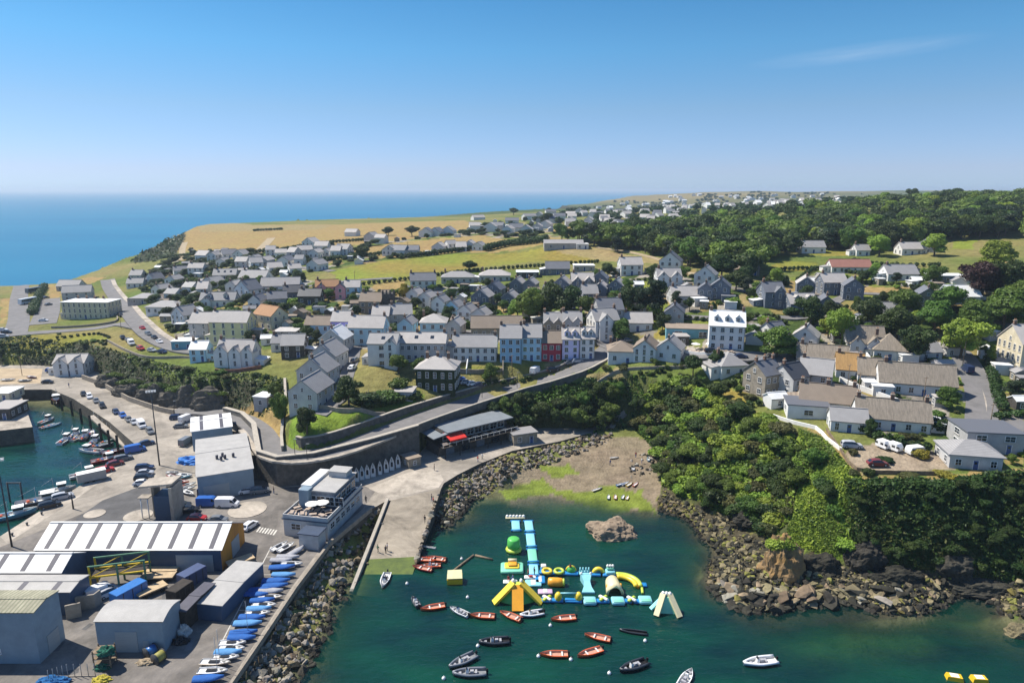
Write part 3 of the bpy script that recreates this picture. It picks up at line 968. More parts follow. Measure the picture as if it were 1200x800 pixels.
rib('field_track', [(700, 290), (740, 296), (775, 305), (800, 318), (830, 325)], 4, mat('track', (.34, .27, .17), .95, .2, .4))
rib('field_track', [(300, 300), (308, 290), (318, 279)], 7, mat('track', (.34, .27, .17)))
rib('field_track', [(213, 305), (214, 292), (217, 284)], 5, mat('track', (.34, .27, .17)))
rib('lane', [(800, 372), (850, 374), (900, 372), (950, 370), (1000, 345), (1060, 348)], 4.5)
rib('lane', [(300, 352), (340, 340), (400, 330), (460, 326)], 4.5)
rib('lane', [(230, 330), (270, 322), (310, 308), (340, 312), (390, 318)], 5)
rib('footpath', [(716, 502), (724, 492), (733, 486)], 1.4, M_WALLP, .2)
# slipway
a, b_, c, d = SLIP
mb = MB()
n = 12
rows = []
for i in range(n + 1):
 t = i / n
 p, q_ = a.lerp(d, t), b_.lerp(c, t)
 rows.append((p, q_))
low_l = d + (d - a) * .25
low_r = c + (c - b_) * .25
top = [r for r in rows] + [(low_l, low_r)]
for i in range(len(top) - 1):
 m_ = M_SLIP if top[i][0].z > .75 else M_ALGAE
 (p, q_), (p2, q2) = top[i], top[i + 1]
 mb.add([p, q_, q2, p2], [(0, 3, 2, 1)], m_)
 for A, B in ((p, p2), (q2, q_)):
  mb.add([A, B, (B[0], B[1], -4), (A[0], A[1], -4)], [(0, 1, 2, 3)], M_QWALL)
tag(mb.build('slipway'), kind='structure')
kw = [a + Vector((-.4, 0, 0)), d + Vector((-.4, 0, 0)), low_l + Vector((-.4, 0, 0))]
strip('slip_wall', [kw[0], kw[0].lerp(kw[1], .5), kw[1], kw[2]], -3, [4.6, 2.7, .9, -.1], -.7, M_KERB, 'low pale wall down the left side of the slipway')
# boat yard edge wall along the rock armour
bw = A3([(434, 598, 4), (386, 638, 4), (346, 691, 4), (300, 760, 4), (272, 801, 4), (240, 850, 4)])
strip('yard_wall', bw, 3.9, 4.9, .5, M_WALLP, 'low straight wall between the dinghy park and the rock armour')
for nm, l in (('lane_line', [(318, 640), (240, 790)]), ('lane_line', [(246, 783), (226, 830)])):
 pp = [at(x, y, QZ) for x, y in l]
 mb = MB()
 dd = (pp[1] - pp[0]).normalized()
 s_ = Vector((-dd.y, dd.x, 0)) * .09
 mb.prism([tuple(pp[0] - s_), tuple(pp[1] - s_), tuple(pp[1] + s_), tuple(pp[0] + s_)], QZ + .007, QZ + .013, M_LINE)
 tag(mb.build('painted_line'), kind='structure')
mb = MB()
for k in range(13):
 t = k / 12
 p = at(317 - 64 * t, 642 + 125 * t, QZ)
 mb.box((p.x + 1.6, p.y + .1, QZ + .009), (3.2, .11, .008), M_LINE)
for k in range(7):      # hatched crossing by the clubhouse
 p = at(303 + k * 3.2, 620 + .6 * k, QZ)
 mb.box((p.x, p.y, QZ + .0095), (.35, 2.2, .009), M_LINE)
tag(mb.build('parking_lines'), kind='structure')
gp = random.Random(12)
for i in range(16):     # patched tarmac
 q = at(gp.uniform(60, 300), gp.uniform(605, 790), QZ)
 w, d = gp.uniform(.8, 2.4), gp.uniform(.8, 4)
 mb = MB()
 mb.box((0, 0, 0), (w, d, .006), (M_ROAD, MATS['dark_asphalt'])[i % 2])
 tag(mb.build('road_patch', None, (q.x, q.y, QZ + .0165 + i * .0004), (0, 0, R(gp.choice((0, 10, -12, 25))))), kind='structure')
# ------------------------------------------------------------------ houses
FOOT = []       # (x, y, r) ground taken by buildings
WALLS = {'W': mat('white_render', (.74, .73, .70), .8, .1, .5, c2=(.64, .625, .59), detail=6), 'C': mat('cream_render', (.60, .53, .38), .8, .15, .5), 'Y': mat('yellow_render', (.72, .64, .36), .8, .1, .5),
 'S': mat('stone_masonry', (.36, .31, .24), .9, c2=(.22, .19, .15), scale=1.3, bump=.5), 'G': mat('grey_render', (.38, .37, .36), .85, .15, .5), 'B': mat('blue_render', (.30, .50, .64), .75, .08, .5),
 'A': mat('pale_blue_render', (.42, .62, .72), .75, .08, .5), 'N': mat('slate_hung_wall', (.15, .17, .205), .7, .25, 1.5), 'P': mat('pink_render', (.72, .33, .36), .8, .1, .5),
 'U': mat('violet_render', (.30, .27, .62), .8, .1, .5), 'L': mat('lilac_render', (.66, .60, .80), .75, .06, .5), 'R': mat('crimson_render', (.36, .035, .055), .75, .12, .5),
 'D': mat('dark_stone_wall', (.10, .09, .08), .9, c2=(.05, .045, .04), scale=1.2, bump=.6), 'I': mat('ivy_wall', (.035, .055, .014), .7, c2=(.012, .02, .007), scale=1.8, bump=1.0, bscale=5),
 'T': mat('teal_render', (.16, .36, .42), .75, .08, .5), 'E': mat('pale_grey_render', (.55, .54, .52), .8, .1, .5, c2=(.42, .41, .40))}
ROOFS = {'s': striped('slate_roof', (.18, .185, .20), (.125, .13, .145), 1.6, 'Z', .55), 'p': striped('pale_slate_roof', (.45, .42, .39), (.36, .335, .31), 1.5, 'Z', .75), 'b': striped('brown_tile_roof', (.28, .225, .17), (.20, .16, .125), 1.8, 'Z', .8),
 't': mat('thatch', (.33, .28, .22), .95, c2=(.20, .17, .135), scale=1.2, stretch=(3, .5, .5), bump=.8, bscale=5), 'y': mat('fresh_thatch', (.46, .28, .11), .95, c2=(.33, .20, .085), scale=1.3, stretch=(3, .5, .5), bump=.8, bscale=5),
 'o': striped('orange_tile_roof', (.40, .22, .11), (.30, .17, .09), 1.8, 'Z', .8), 'w': mat('white_roof', (.72, .72, .70), .6, .08, .4), 'd': striped('dark_slate_roof', (.075, .08, .09), (.05, .053, .06), 1.6, 'Z', .5),
 'm': striped('mid_grey_roof', (.33, .32, .31), (.26, .25, .245), 1.6, 'Z', .7), 'r': striped('red_tile_roof', (.36, .17, .13), (.27, .13, .10), 1.8, 'Z', .8)}
M_GLASS = mat('window_glass', (.02, .026, .034), .08, .3, .6, spec=.9)
M_FRAME = mat('white_frame', (.78, .78, .76), .5, .05, 2)
M_BRICK = mat('chimney_brick', (.20, .12, .085), .9, .3, 2)
M_POT = mat('chimney_pot', (.42, .22, .12), .8, .15, 3)
M_DOOR = {k: mat(f'{k}_door_paint', c, .5, .1, 2) for k, c in {'red': (.35, .03, .03), 'blue': (.05, .10, .25), 'green': (.04, .12, .06), 'black': (.02, .02, .02), 'white': (.7, .7, .68)}.items()}
def win_mesh(w, h, bars=1):
 mb = MB()
 t = .09
 mb.box((0, .0, h / 2), (w - .1, .03, h - .1), M_GLASS)
 for x in (-w / 2 + t / 2, w / 2 - t / 2):
  mb.box((x, -.02, h / 2), (t, .09, h), M_FRAME)
 for z in (t / 2, h - t / 2):
  mb.box((0, -.02, z), (w - 2 * t, .09, t), M_FRAME)
 if bars:
  mb.box((0, -.015, h * .5), (w - 2 * t, .06, .05), M_FRAME)
  mb.box((0, -.017, h * .5), (.05, .055, h - 2 * t), M_FRAME)
 mb.box((0, -.07, -.03), (w + .2, .17, .08), M_KERB)
 return mb.mesh('window')
WIN = {'n': win_mesh(1.25, 1.5), 's': win_mesh(.9, 1.2), 'w': win_mesh(2.2, 1.4), 't': win_mesh(1.0, 1.9), 'b': win_mesh(2.6, 2.1)}
_mb = MB()
_mb.box((0, 0, 1.0), (.95, .05, 2.0), M_DOOR['blue'])
_mb.box((0, -.012, 1.5), (.5, .05, .5), M_GLASS)
for _x in (-.52, .52):
 _mb.box((_x, -.01, 1.04), (.09, .1, 2.08), M_FRAME)
DOOR = _mb.mesh('door')
_mb = MB()
_mb.box((0, 0, .55), (.8, .62, 1.9), M_BRICK)
_mb.box((0, 0, 1.56), (.94, .76, .12), M_KERB)
for _x in (-.2, .2):
 _mb.tube((_x, 0, 1.62), (_x, 0, 2.05), .13, M_POT, 8, .1)
CHIM = _mb.mesh('chimney')
def slab(mb, p, m, t=.2):
 """a roof plane with thickness; p: corners, counter-clockwise from above"""
 n = (Vector(p[1]) - Vector(p[0])).cross(Vector(p[2]) - Vector(p[0])).normalized() * t
 k = len(p)
 vs = [Vector(q) for q in p] + [Vector(q) - n for q in p]
 mb.add(vs, [tuple(range(k)), tuple(reversed(range(k, 2 * k)))] + [(i, k + i, k + (i + 1) % k, (i + 1) % k) for i in range(k)], m)
def gable_roof(mb, w, d, e, rise, m, oh=.35, t=.22):
 y, x = d / 2 + oh, w / 2 + oh * .7
 ze = e - rise * oh / (d / 2)
 slab(mb, [(-x, -y, ze + t), (x, -y, ze + t), (x, 0, e + rise + t), (-x, 0, e + rise + t)], m, t)
 slab(mb, [(x, y, ze + t), (-x, y, ze + t), (-x, .003, e + rise + t), (x, .003, e + rise + t)], m, t)
 mb.box((0, 0, e + rise + t + .03), (2 * x, .3, .12), m)
def hip_roof(mb, w, d, e, rise, m, oh=.45):
 x, y = w / 2 + oh, d / 2 + oh
 r = max(0.0, w / 2 - d / 2)
 q = max(0.0, d / 2 - w / 2)
 vs = [(-x, -y, e), (x, -y, e), (x, y, e), (-x, y, e), (-r, -q, e + rise), (r, q, e + rise), (-x, -y, e - .2), (x, -y, e - .2), (x, y, e - .2), (-x, y, e - .2)]
 if w >= d:
  fs = [(0, 1, 5, 4), (1, 2, 5), (2, 3, 4, 5), (3, 0, 4)]
 else:
  vs[4], vs[5] = (0, -q, e + rise), (0, q, e + rise)
  fs = [(0, 1, 4), (1, 2, 5, 4), (2, 3, 5), (3, 0, 4, 5)]
 fs += [(6, 7, 1, 0), (7, 8, 2, 1), (8, 9, 3, 2), (9, 6, 0, 3), (9, 8, 7, 6)]
 mb.add(vs, fs, m)
def gable_body(mb, w, d, e, rise, m, base=-1.5):
 x, y = w / 2, d / 2
 vs = [(-x, -y, base), (x, -y, base), (x, y, base), (-x, y, base), (-x, -y, e), (x, -y, e), (x, y, e), (-x, y, e), (-x, 0, e + rise), (x, 0, e + rise)]
 mb.add(vs, [(0, 1, 5, 4), (1, 2, 6, 9, 5), (2, 3, 7, 6), (3, 0, 4, 8, 7), (4, 5, 9, 8), (6, 7, 8, 9), (3, 2, 1, 0)], m)
def house(px, py, wpx, d, e, yaw, wc, rc, label, cat='house', name='house', chim=1, hip=0, gab=(), dorm=0, win='n', pitch=38, group=None, flat=0, cols=None, rows=None, z=None, base=-1.5, detail=True, side=True, door=True, pos=None, clock=0, sky_l=0):
 wm, rm = WALLS[wc], ROOFS[rc]
 p = pos if pos is not None else (hit(px, py, False) if z is None else at(px, py, z))
 s = mpp(p)
 a = R(yaw)
 if abs(math.sin(a)) > .71:
  D, Wd = wpx * s, d
 else:
  Wd, D = wpx * s, d
 half = D / 2 * abs(math.cos(a)) + Wd / 2 * abs(math.sin(a))
 if pos is not None:
  half = 0
 c = Vector((p.x + half * (p.x / p.y) * .9, p.y + half, p.z))
 zc = p.z + max(0, min(.5, gz(c.x, c.y) - 1.0 - p.z)) if z is None else z
 c.z = zc
 root = empty(name, c, a, label, cat, group)
 FOOT.append((c.x, c.y, math.hypot(Wd, D) * .5))
 rise = D / 2 * math.tan(R(pitch))
 mb = MB()
 if flat or hip:
  mb.box((0, 0, (e + base) / 2), (Wd, D, e - base), wm)
 else:
  gable_body(mb, Wd, D, e, rise, wm, base)
 mb.build('wall', root)
 mb = MB()
 if flat:
  mb.box((0, 0, e + .123), (Wd + .5, D + .5, .24), rm)
  rise = .2
 elif hip:
  hip_roof(mb, Wd, D, e + .22, min(D, Wd) / 2 * math.tan(R(pitch)), rm)
  rise = min(D, Wd) / 2 * math.tan(R(pitch))
 else:
  gable_roof(mb, Wd, D, e, rise, rm)
 roof = mb.build('roof', root)
 if s > .62:
  return root
 for i in range(chim):
  x = [[0], [-.46, .46], [-.46, 0, .46], [-.46, -.15, .15, .46], [-.46, -.23, 0, .23, .46]][chim - 1][i] * Wd
  if hip:
   x *= .6
  if chim == 1:
   x = -.4 * Wd
  link('chimney', CHIM, roof, (x, 0, e + rise - .25))
 # openings on every side that faces the bay
 ww = {'n': 1.25, 's': .9, 'w': 2.2, 't': 1.0, 'b': 2.6}[win]
 hh = {'n': 1.5, 's': 1.2, 'w': 1.4, 't': 1.9, 'b': 2.1}[win]
 nf = rows or max(1, round(e / 2.75))
 fh = e / nf
 toC = Vector((-c.x, -c.y, 0))
 for k, (L, dist_, ang) in enumerate(((Wd, D / 2, 0), (D, Wd / 2, 90), (Wd, D / 2, 180), (D, Wd / 2, -90))):
  b = a + R(ang) - math.pi / 2
  nrm = Vector((math.cos(b), math.sin(b), 0))
  if nrm.dot(toC.normalized()) < .12 or (k % 2 and not side):
   continue
  nc_ = (cols if (cols and k % 2 == 0) else max(1, int(L / (ww * 2.3))))
  if s > .42:
   nc_ = min(nc_, 3)
  for f in range(nf):
   for j in range(nc_):
    x = (j + .5) / nc_ * L - L / 2
    isd = door and f == 0 and k == 0 and j == nc_ // 2 and nc_ > 1 and win != 'b'
    M = Matrix.Rotation(R(ang), 3, 'Z')
    loc = M @ Vector((x, -dist_ - .025, f * fh + (fh - hh) * .5 if not isd else 0.05))
    if isd:
     link('door', DOOR, root, loc, (0, 0, R(ang)))
    else:
     link('window', WIN[win], root, loc, (0, 0, R(ang)))
  if k % 2 and not hip and not flat and rise > 2.6:
   M = Matrix.Rotation(R(ang), 3, 'Z')
   link('window', WIN['s'], root, M @ Vector((0, -dist_ - .025, e + .1)), (0, 0, R(ang)))
 # gabled wings towards the front: (x as share of width, width m, projection m)
 for gx, gw_, pr in gab:
  r2 = gw_ / 2 * math.tan(R(max(pitch, 44)))
  r2 = min(r2, rise * .92)
  g = MB()
  ln = pr + D / 2
  gable_body(g, ln, gw_, e, r2, wm, base)
  gable_roof(g, ln, gw_, e + .004, r2, rm, .25, .18)
  w_ = g.build('gable_wing', root, (gx * Wd, -D / 2 - pr + ln / 2, 0), (0, 0, R(90)))
  for f in range(nf + (1 if r2 > 1.8 else 0)):
   link('window', WIN['t'] if f < nf else WIN['s'], w_, (-ln / 2 - .025, 0, f * fh + .7), (0, 0, R(-90)))
 rr = random.Random(int(px * 13 + py * 7))
 if s < .45 and not flat:
  g = MB()
  for sy in (-1, 1):
   g.box((0, sy * (D / 2 + .32), e - .12), (Wd + .5, .12, .12), M_GUT)
   g.tube((Wd / 2 - .15, sy * (D / 2 + .06), base * .3), (Wd / 2 - .15, sy * (D / 2 + .06), e - .1), .05, M_GUT, 5)
   g.box((Wd / 2 - .15, sy * (D / 2 + .19), e - .12), (.1, .3, .1), M_GUT)
   if not hip and sy < 0:
    g.build('gutter', root)
   g = MB()
  if rr.random() < .6 and side and abs(math.sin(a)) < .5:      # lean-to at one end or at the back
   lw, ld, lh = rr.uniform(2.2, 3.6), D * rr.uniform(.5, .8), min(e, 2.5)
   sx = rr.choice((-1, 1))
   g = MB()
   x0, x1 = sx * Wd / 2, sx * (Wd / 2 + lw)
   y0, y1 = -ld / 2 + rr.uniform(-.5, .8), ld / 2
   g.add([(x0, y0, base), (x1, y0, base), (x1, y1, base), (x0, y1, base), (x0, y0, lh + .5), (x1, y0, lh), (x1, y1, lh), (x0, y1, lh + .5)], [(0, 1, 5, 4), (1, 2, 6, 5), (2, 3, 7, 6), (4, 5, 6, 7)] if sx > 0 else [(4, 5, 1, 0), (5, 6, 2, 1), (6, 7, 3, 2), (7, 6, 5, 4)], wm)
   x1 += sx * .25
   q = [(x0, y0 - .2, lh + .66), (x1, y0 - .2, lh + .1), (x1, y1 + .2, lh + .1), (x0, y1 + .2, lh + .66)]
   slab(g, q if sx > 0 else [q[1], q[0], q[3], q[2]], rr.choice((rm, ROOFS['m'], ROOFS['w'])), .12)
   xt = g.build('extension', root)
   link('window', WIN['s'], xt, ((x0 + x1) / 2, y0 - .025, .8))
 for i in range(dorm):
  x = ((i + .5) / dorm - .5) * Wd * .9
  g = MB()
  gable_body(g, 2.2, 1.7, 1.3, .7, wm, 0)
  gable_roof(g, 2.2, 1.7, 1.3, .7, rm, .2, .12)
  dm = g.build('dormer', root, (x, -D * .25, e + rise * .3), (0, 0, R(90)))
  link('window', WIN['s'], dm, (-1.125, 0, .1), (0, 0, R(-90)))
 for i in range(sky_l):
  x = ((i + .5) / sky_l - .5) * Wd * .8
  g = MB()
  sl_ = math.atan2(rise, D / 2)
  g.box((0, 0, 0), (1.1, 1.3, .12), M_GLASS)
  g.build('rooflight', roof, (x, -D * .25, e + rise * .5 + .3), (sl_, 0, 0))
 return root
M_GUT = mat('gutter_plastic', (.03, .03, .033), .5, .1, 2)
B = 'bungalow'
# px, py (foot of the front), width px, depth m, eaves m, yaw, wall, roof, label, options
HOUSES = [
 # by the coast road, left
 (109, 374, 56, 11, 8.2, -3, 'C', 'w', 'large three storey stone block with flat pale roof beside the coast road', dict(cat='building', name='stone_building', chim=4, hip=1, pitch=10, cols=9, rows=3, win='t')),
 (92, 352, 30, 9, 4.5, 20, 'E', 'm', 'white gabled hall just behind the big stone block', dict(cat='building', chim=0, name='hall')),
 (84, 341, 26, 9, 3.2, 0, 'E', 'm', 'long grey roofed shed nearest the sea wall', dict(cat='building', name='shed', chim=0)),
 (160, 337, 18, 7, 2.7, 10, 'W', 'm', 'small white bungalow on the seaward side of the coast road bend', dict(cat=B, name='bungalow')),
 (182, 332, 16, 8, 2.7, 60, 'W', 's', 'bungalow with dark gable set behind the coast road hedges', dict(cat=B, name='bungalow')),
 (162, 327, 14, 8, 2.7, 0, 'E', 'm', 'grey bungalow at the very edge of the headland', dict(cat=B, name='bungalow')),
 (172, 356, 28, 9, 2.8, 0, 'G', 'm', 'long low grey bungalow among trees above the coast road', dict(cat=B, name='bungalow', hip=1, chim=0, pitch=25)),
 (197, 368, 40, 10, 3.0, -5, 'W', 'm', 'sprawling white bungalow under a wide grey hipped roof', dict(cat=B, name='bungalow', hip=1, chim=0, pitch=25)),
 (218, 382, 24, 8, 4.5, 60, 'W', 'm', 'white house with grey gable between the two upper lanes', {}),
 (218, 410, 25, 7, 3.2, 5, 'T', 'w', 'blue fronted pub with flat pale roof at the clifftop bend', dict(cat='pub', name='pub', flat=1, chim=1)),
 (88, 441, 34, 9, 5.0, 8, 'W', 'p', 'white twin gabled boathouse at the head of the inner harbour', dict(cat='boathouse', name='boathouse', chim=0, gab=((-.24, 5, .6), (.26, 5, .6)), pitch=30)),
 # terrace and cliff houses
 (241, 402, 24, 9, 8.0, -4, 'G', 'p', 'grey end house of the tall clifftop terrace', dict(chim=1, win='t', cols=2, base=-3)),
 (275, 402, 45, 9, 8.0, -4, 'Y', 'p', 'tall pale yellow terrace house with three chimney stacks', dict(chim=2, win='t', cols=4, base=-3)),
 (318, 388, 34, 8, 5.6, -35, 'C', 'o', 'long cream wing with an orange tiled roof behind the yellow terrace', dict(chim=0)),
 (237, 424, 20, 6, 4.5, 0, 'A', 'w', 'small pale blue cottage below the grey end of the terrace', {}),
 (281, 431, 44, 7, 5.4, -6, 'W', 'p', 'white gothic house with steep gables on the cliff edge', dict(name='gothic_house', chim=2, gab=((-.36, 5.0, .5), (.05, 4.2, 1.0), (.36, 4.2, .5)), pitch=46, win='t')),
 (303, 362, 16, 7, 3.6, 80, 'W', 's', 'white cottage with its gable to the harbour behind dark roofs', {}),
 (325, 360, 22, 7, 3.6, 20, 'G', 's', 'dark roofed grey cottage beside the white gable cottage', {}),
 (292, 352, 26, 8, 4.8, 60, 'W', 's', 'white two storey house with glazed gable above the yellow terrace', {}),
 (258, 360, 40, 8, 3.2, 5, 'W', 's', 'wide white bungalow with black roof and solar panels', dict(cat=B, name='bungalow', gab=((-.3, 4, 1.0),), dorm=2)),
 (345, 352, 24, 7, 3.6, 15, 'N', 'd', 'dark slate cottage left of the pink house', {}),
 (365, 357, 26, 7, 3.8, 0, 'D', 'd', 'dark stone cottage under the pink house garden', {}),
 (384, 349, 26, 7, 5.0, 12, 'P', 'o', 'pink house with red tiled roof on the upper lane', dict(gab=((-.25, 4, .8),))),
 (402, 351, 12, 7, 5.4, 85, 'P', 's', 'narrow pink gabled house next to the red roofed one', {}),
 (414, 350, 18, 7, 5.2, 5, 'A', 'p', 'pale blue house at the end of the pink row', {}),
 (437, 368, 26, 8, 5.2, -5, 'S', 'b', 'brown stone house beside the old castle tower', {}),
 (330, 342, 44, 9, 2.8, 8, 'W', 'm', 'long grey roofed bungalow below the big hay field', dict(cat=B, name='bungalow', chim=0)),
 (300, 332, 34, 9, 2.8, -10, 'W', 'm', 'white bungalow with grey roof on the bend of the upper lane', dict(cat=B, name='bungalow')),
 (232, 323, 18, 7, 5.0, 0, 'W', 'p', 'white two storey house alone on the headland slope', {}),
 (265, 328, 26, 8, 2.8, 8, 'E', 'm', 'grey bungalow with solar panels right of the lone white house', dict(cat=B, name='bungalow', sky_l=3)),
 (338, 402, 26, 8, 4.2, 0, 'D', 'p', 'dark stone store with flat pale roof behind the cliff garden', dict(cat='building', name='store', flat=1, chim=0)),
 (346, 420, 26, 8, 4.6, 5, 'D', 'm', 'dark stone outbuilding left of the stepped lane cottages', dict(chim=0)),
 (328, 412, 14, 6, 3.2, 0, 'W', 's', 'little white lean to cottage beside the dark outbuilding', {}),
 # stepped row down the lane
 (395, 418, 30, 9, 6.0, 82, 'E', 'w', 'topmost stepped lane house with a white roof', dict(base=-4)),
 (386, 440, 34, 10, 6.2, 80, 'E', 'm', 'second stepped lane house with pale grey gable', dict(base=-4)),
 (374, 458, 38, 9, 5.8, 80, 'E', 'm', 'third stepped lane house with dark edged gable', dict(base=-4)),
 (366, 482, 36, 11, 5.2, 80, 'E', 'm', 'lowest stepped lane house with conservatory facing the grass bank', dict(base=-3, chim=0)),
 (376, 397, 30, 7, 5.2, -5, 'A', 'b', 'pale blue house with brown roof behind the stepped lane', {}),
 (403, 396, 22, 8, 6.2, -3, 'U', 'p', 'bright violet house between two pale blue ones', dict(win='s')),
 (401, 402, 16, 5, 3.2, 0, 'P', 'w', 'low pink annexe in front of the violet house', dict(chim=0)),
 (433, 405, 42, 9, 6.4, -4, 'A', 'p', 'broad pale blue house with balcony above the white terrace', dict(chim=2)),
 (452, 430, 34, 9, 7.6, -2, 'W', 'm', 'white three storey end house of the long terrace with bays', dict(win='w', chim=0, gab=((.3, 4, 1.4),), pitch=28, sky_l=1)),
 (490, 424, 70, 9, 6.2, -2, 'E', 'p', 'long pale terrace with skylights along its roof', dict(chim=3, cols=9, pitch=30, sky_l=3)),
 (522, 424, 22, 7, 5.2, -2, 'G', 'm', 'grey glazed annexe with balcony closing the long terrace', dict(chim=0, win='b', flat=1)),
 (557, 424, 52, 8, 5.0, -2, 'W', 'm', 'white cottage row with grey roof left of the blue pair', dict(chim=2, cols=6)),
 (599, 425, 25, 9, 8.0, -2, 'B', 'm', 'left house of the sky blue pair with tall end chimneys', dict(chim=2, cols=3, rows=3)),
 (623, 423, 23, 9, 8.0, -2, 'A', 'm', 'right turquoise house of the sky blue pair', dict(chim=1, cols=3, rows=3)),
 (646, 424, 23, 8, 6.2, -2, 'R', 'b', 'crimson house between the blue pair and the lilac row', dict(cols=3, chim=1)),
 (668, 422, 20, 8, 7.0, -2, 'L', 'p', 'left lilac row house with dormers', dict(dorm=2, chim=1, cols=2)),
 (687, 421, 17, 8, 7.0, -2, 'W', 'p', 'white end house of the lilac row', dict(dorm=2, chim=1, cols=2)),
 (648, 399, 22, 8, 6.2, -2, 'S', 'm', 'left stone villa with two dormer gables behind the crimson house', dict(gab=((-.25, 3.5, .8), (.25, 3.5, .8)), chim=2)),
 (670, 398, 22, 8, 6.2, -2, 'G', 'm', 'right grey villa with twin gables behind the lilac row', dict(gab=((-.25, 3.5, .8), (.25, 3.5, .8)), chim=2)),
 (706, 401, 30, 9, 7.2, 15, 'W', 'm', 'tall white hotel wing with grey gables above the lilac row', dict(cat='hotel', name='hotel', gab=((-.1, 5, 1.2),), chim=2)),
 (712, 388, 30, 9, 7.5, 8, 'G', 's', 'slate roofed grey block right behind the white hotel wing', dict(chim=2)),
 (514, 461, 46, 10, 7.0, -6, 'I', 'p', 'ivy covered villa with pale hipped roof above the hill road', dict(name='villa', hip=1, chim=3, pitch=30, win='t', rows=2)),
 (475, 470, 22, 6, 2.6, -4, 'G', 'p', 'flat grey garage beside the ivy covered villa', dict(cat='garage', name='garage', flat=1, chim=0, door=False)),
 (478, 396, 18, 8, 5.0, 82, 'A', 'm', 'pale blue gable house behind the long terrace', {}),
 (509, 395, 30, 9, 5.2, 0, 'A', 'p', 'hip roofed pale house behind the long terrace', dict(hip=1, pitch=30)),
 (534, 398, 18, 8, 5.0, 78, 'E', 'p', 'cottage with its gable end beside the parked white car', {}),
 (582, 397, 60, 9, 4.0, 2, 'S', 'b', 'long stone hall with weathered brown roof behind the blue pair', dict(cat='hall', name='hall', chim=0, cols=6)),
 (470, 382, 26, 8, 4.5, 10, 'G', 'm', 'grey roofed house two rows behind the long terrace', {}),
 (448, 384, 20, 8, 4.6, 0, 'E', 'p', 'pale house below the castle tower', {}),
 (487, 357, 15, 7, 4.4, 70, 'W', 'p', 'white cottage at the castle end of the diagonal row', dict(group='white cottages in a diagonal row')),
 (501, 361, 15, 7, 4.4, 70, 'W', 'p', 'second white cottage of the diagonal row', dict(group='white cottages in a diagonal row')),
 (517, 367, 16, 7, 4.6, 70, 'W', 'm', 'third white cottage of the diagonal row with grey roof', dict(group='white cottages in a diagonal row')),
 (533, 373, 17, 7, 4.6, 70, 'A', 'm', 'fourth cottage of the diagonal row painted pale blue', dict(group='white cottages in a diagonal row')),
 (548, 379, 18, 7, 4.6, 70, 'W', 'm', 'fifth white cottage of the diagonal row', dict(group='white cottages in a diagonal row')),
 (564, 384, 20, 7, 4.6, 70, 'W', 'p', 'lowest white cottage of the diagonal row', dict(group='white cottages in a diagonal row')),
 (496, 341, 30, 8, 4.8, 8, 'W', 's', 'white farmhouse with dark roof below the green field', dict(chim=2)),
 (537, 332, 38, 9, 2.8, 0, 'E', 'm', 'long hipped bungalow right of the white farmhouse', dict(cat=B, name='bungalow', hip=1, pitch=28)),
 (580, 330, 36, 9, 2.8, 0, 'E', 'p', 'second hipped bungalow along the foot of the green field', dict(cat=B, name='bungalow', hip=1, pitch=28)),
 (618, 326, 26, 9, 2.8, 0, 'D', 'w', 'dark bungalow with a bright flat roof under the field', dict(cat=B, name='bungalow', flat=1, chim=0)),
 (653, 322, 28, 8, 3.0, 0, 'N', 's', 'dark slate bungalow at the right end of the field edge', dict(cat=B, name='bungalow', chim=0)),
 (684, 318, 24, 8, 2.8, 0, 'G', 'w', 'low modern bungalow with white eaves beside a dark hedge', dict(cat=B, name='bungalow', flat=1, chim=0)),
 # slate gabled estate
 (566, 361, 22, 8, 4.6, 72, 'N', 'p', 'slate hung house with oval gable window on the left of the estate', dict(group='slate hung estate houses')),
 (580, 352, 20, 8, 4.6, 72, 'N', 's', 'slate hung house tucked behind the left estate gable', dict(group='slate hung estate houses')),
 (598, 362, 16, 8, 4.6, 75, 'N', 'p', 'slate hung house left of the big green trees', dict(group='slate hung estate houses')),
 (607, 344, 15, 8, 4.4, 75, 'N', 'p', 'upper left of two matching pale roofed slate hung gables', dict(group='slate hung estate houses')),
 (622, 345, 15, 8, 4.4, 75, 'N', 'p', 'upper right of two matching pale roofed slate hung gables', dict(group='slate hung estate houses')),
 (659, 347, 20, 8, 5.0, 75, 'N', 'p', 'slate hung house with white arched window above the trees', dict(group='slate hung estate houses')),
 (682, 343, 26, 8, 4.8, 0, 'N', 'p', 'wide slate hung house with two front gables', dict(gab=((-.25, 4, .8), (.25, 4, .8)), group='slate hung estate houses')),
 (703, 340, 18, 8, 4.8, 75, 'N', 's', 'slate hung gable house behind the lower pair', dict(group='slate hung estate houses')),
 (704, 352, 16, 8, 4.8, 75, 'N', 'p', 'lower slate hung gable house with pale roof', dict(group='slate hung estate houses')),
 (723, 350, 20, 8, 4.8, 70, 'N', 'p', 'slate hung house at the right end of the lower estate', dict(group='slate hung estate houses')),
 (645, 357, 16, 8, 4.4, 10, 'N', 'm', 'small slate hung house half hidden by the big green trees', dict(group='slate hung estate houses')),
 (690, 357, 18, 8, 4.4, 5, 'N', 'm', 'slate hung house with long roof below the wide pair', dict(group='slate hung estate houses')),
 (738, 323, 26, 8, 5.0, 5, 'W', 'p', 'white two storey house with blue windows by the field corner', {}),
 (782, 340, 28, 8, 5.4, 0, 'W', 'm', 'large pale house with twin gables and clipped lawn', dict(gab=((-.28, 4.5, .8), (.28, 4.5, .8)))),
 (786, 320, 25, 9, 5.4, 70, 'W', 's', 'modern white house with steep gable beside the field track', {}),
 (827, 338, 24, 8, 5.4, 65, 'W', 'm', 'pale gabled house right of the twin gabled house', {}),
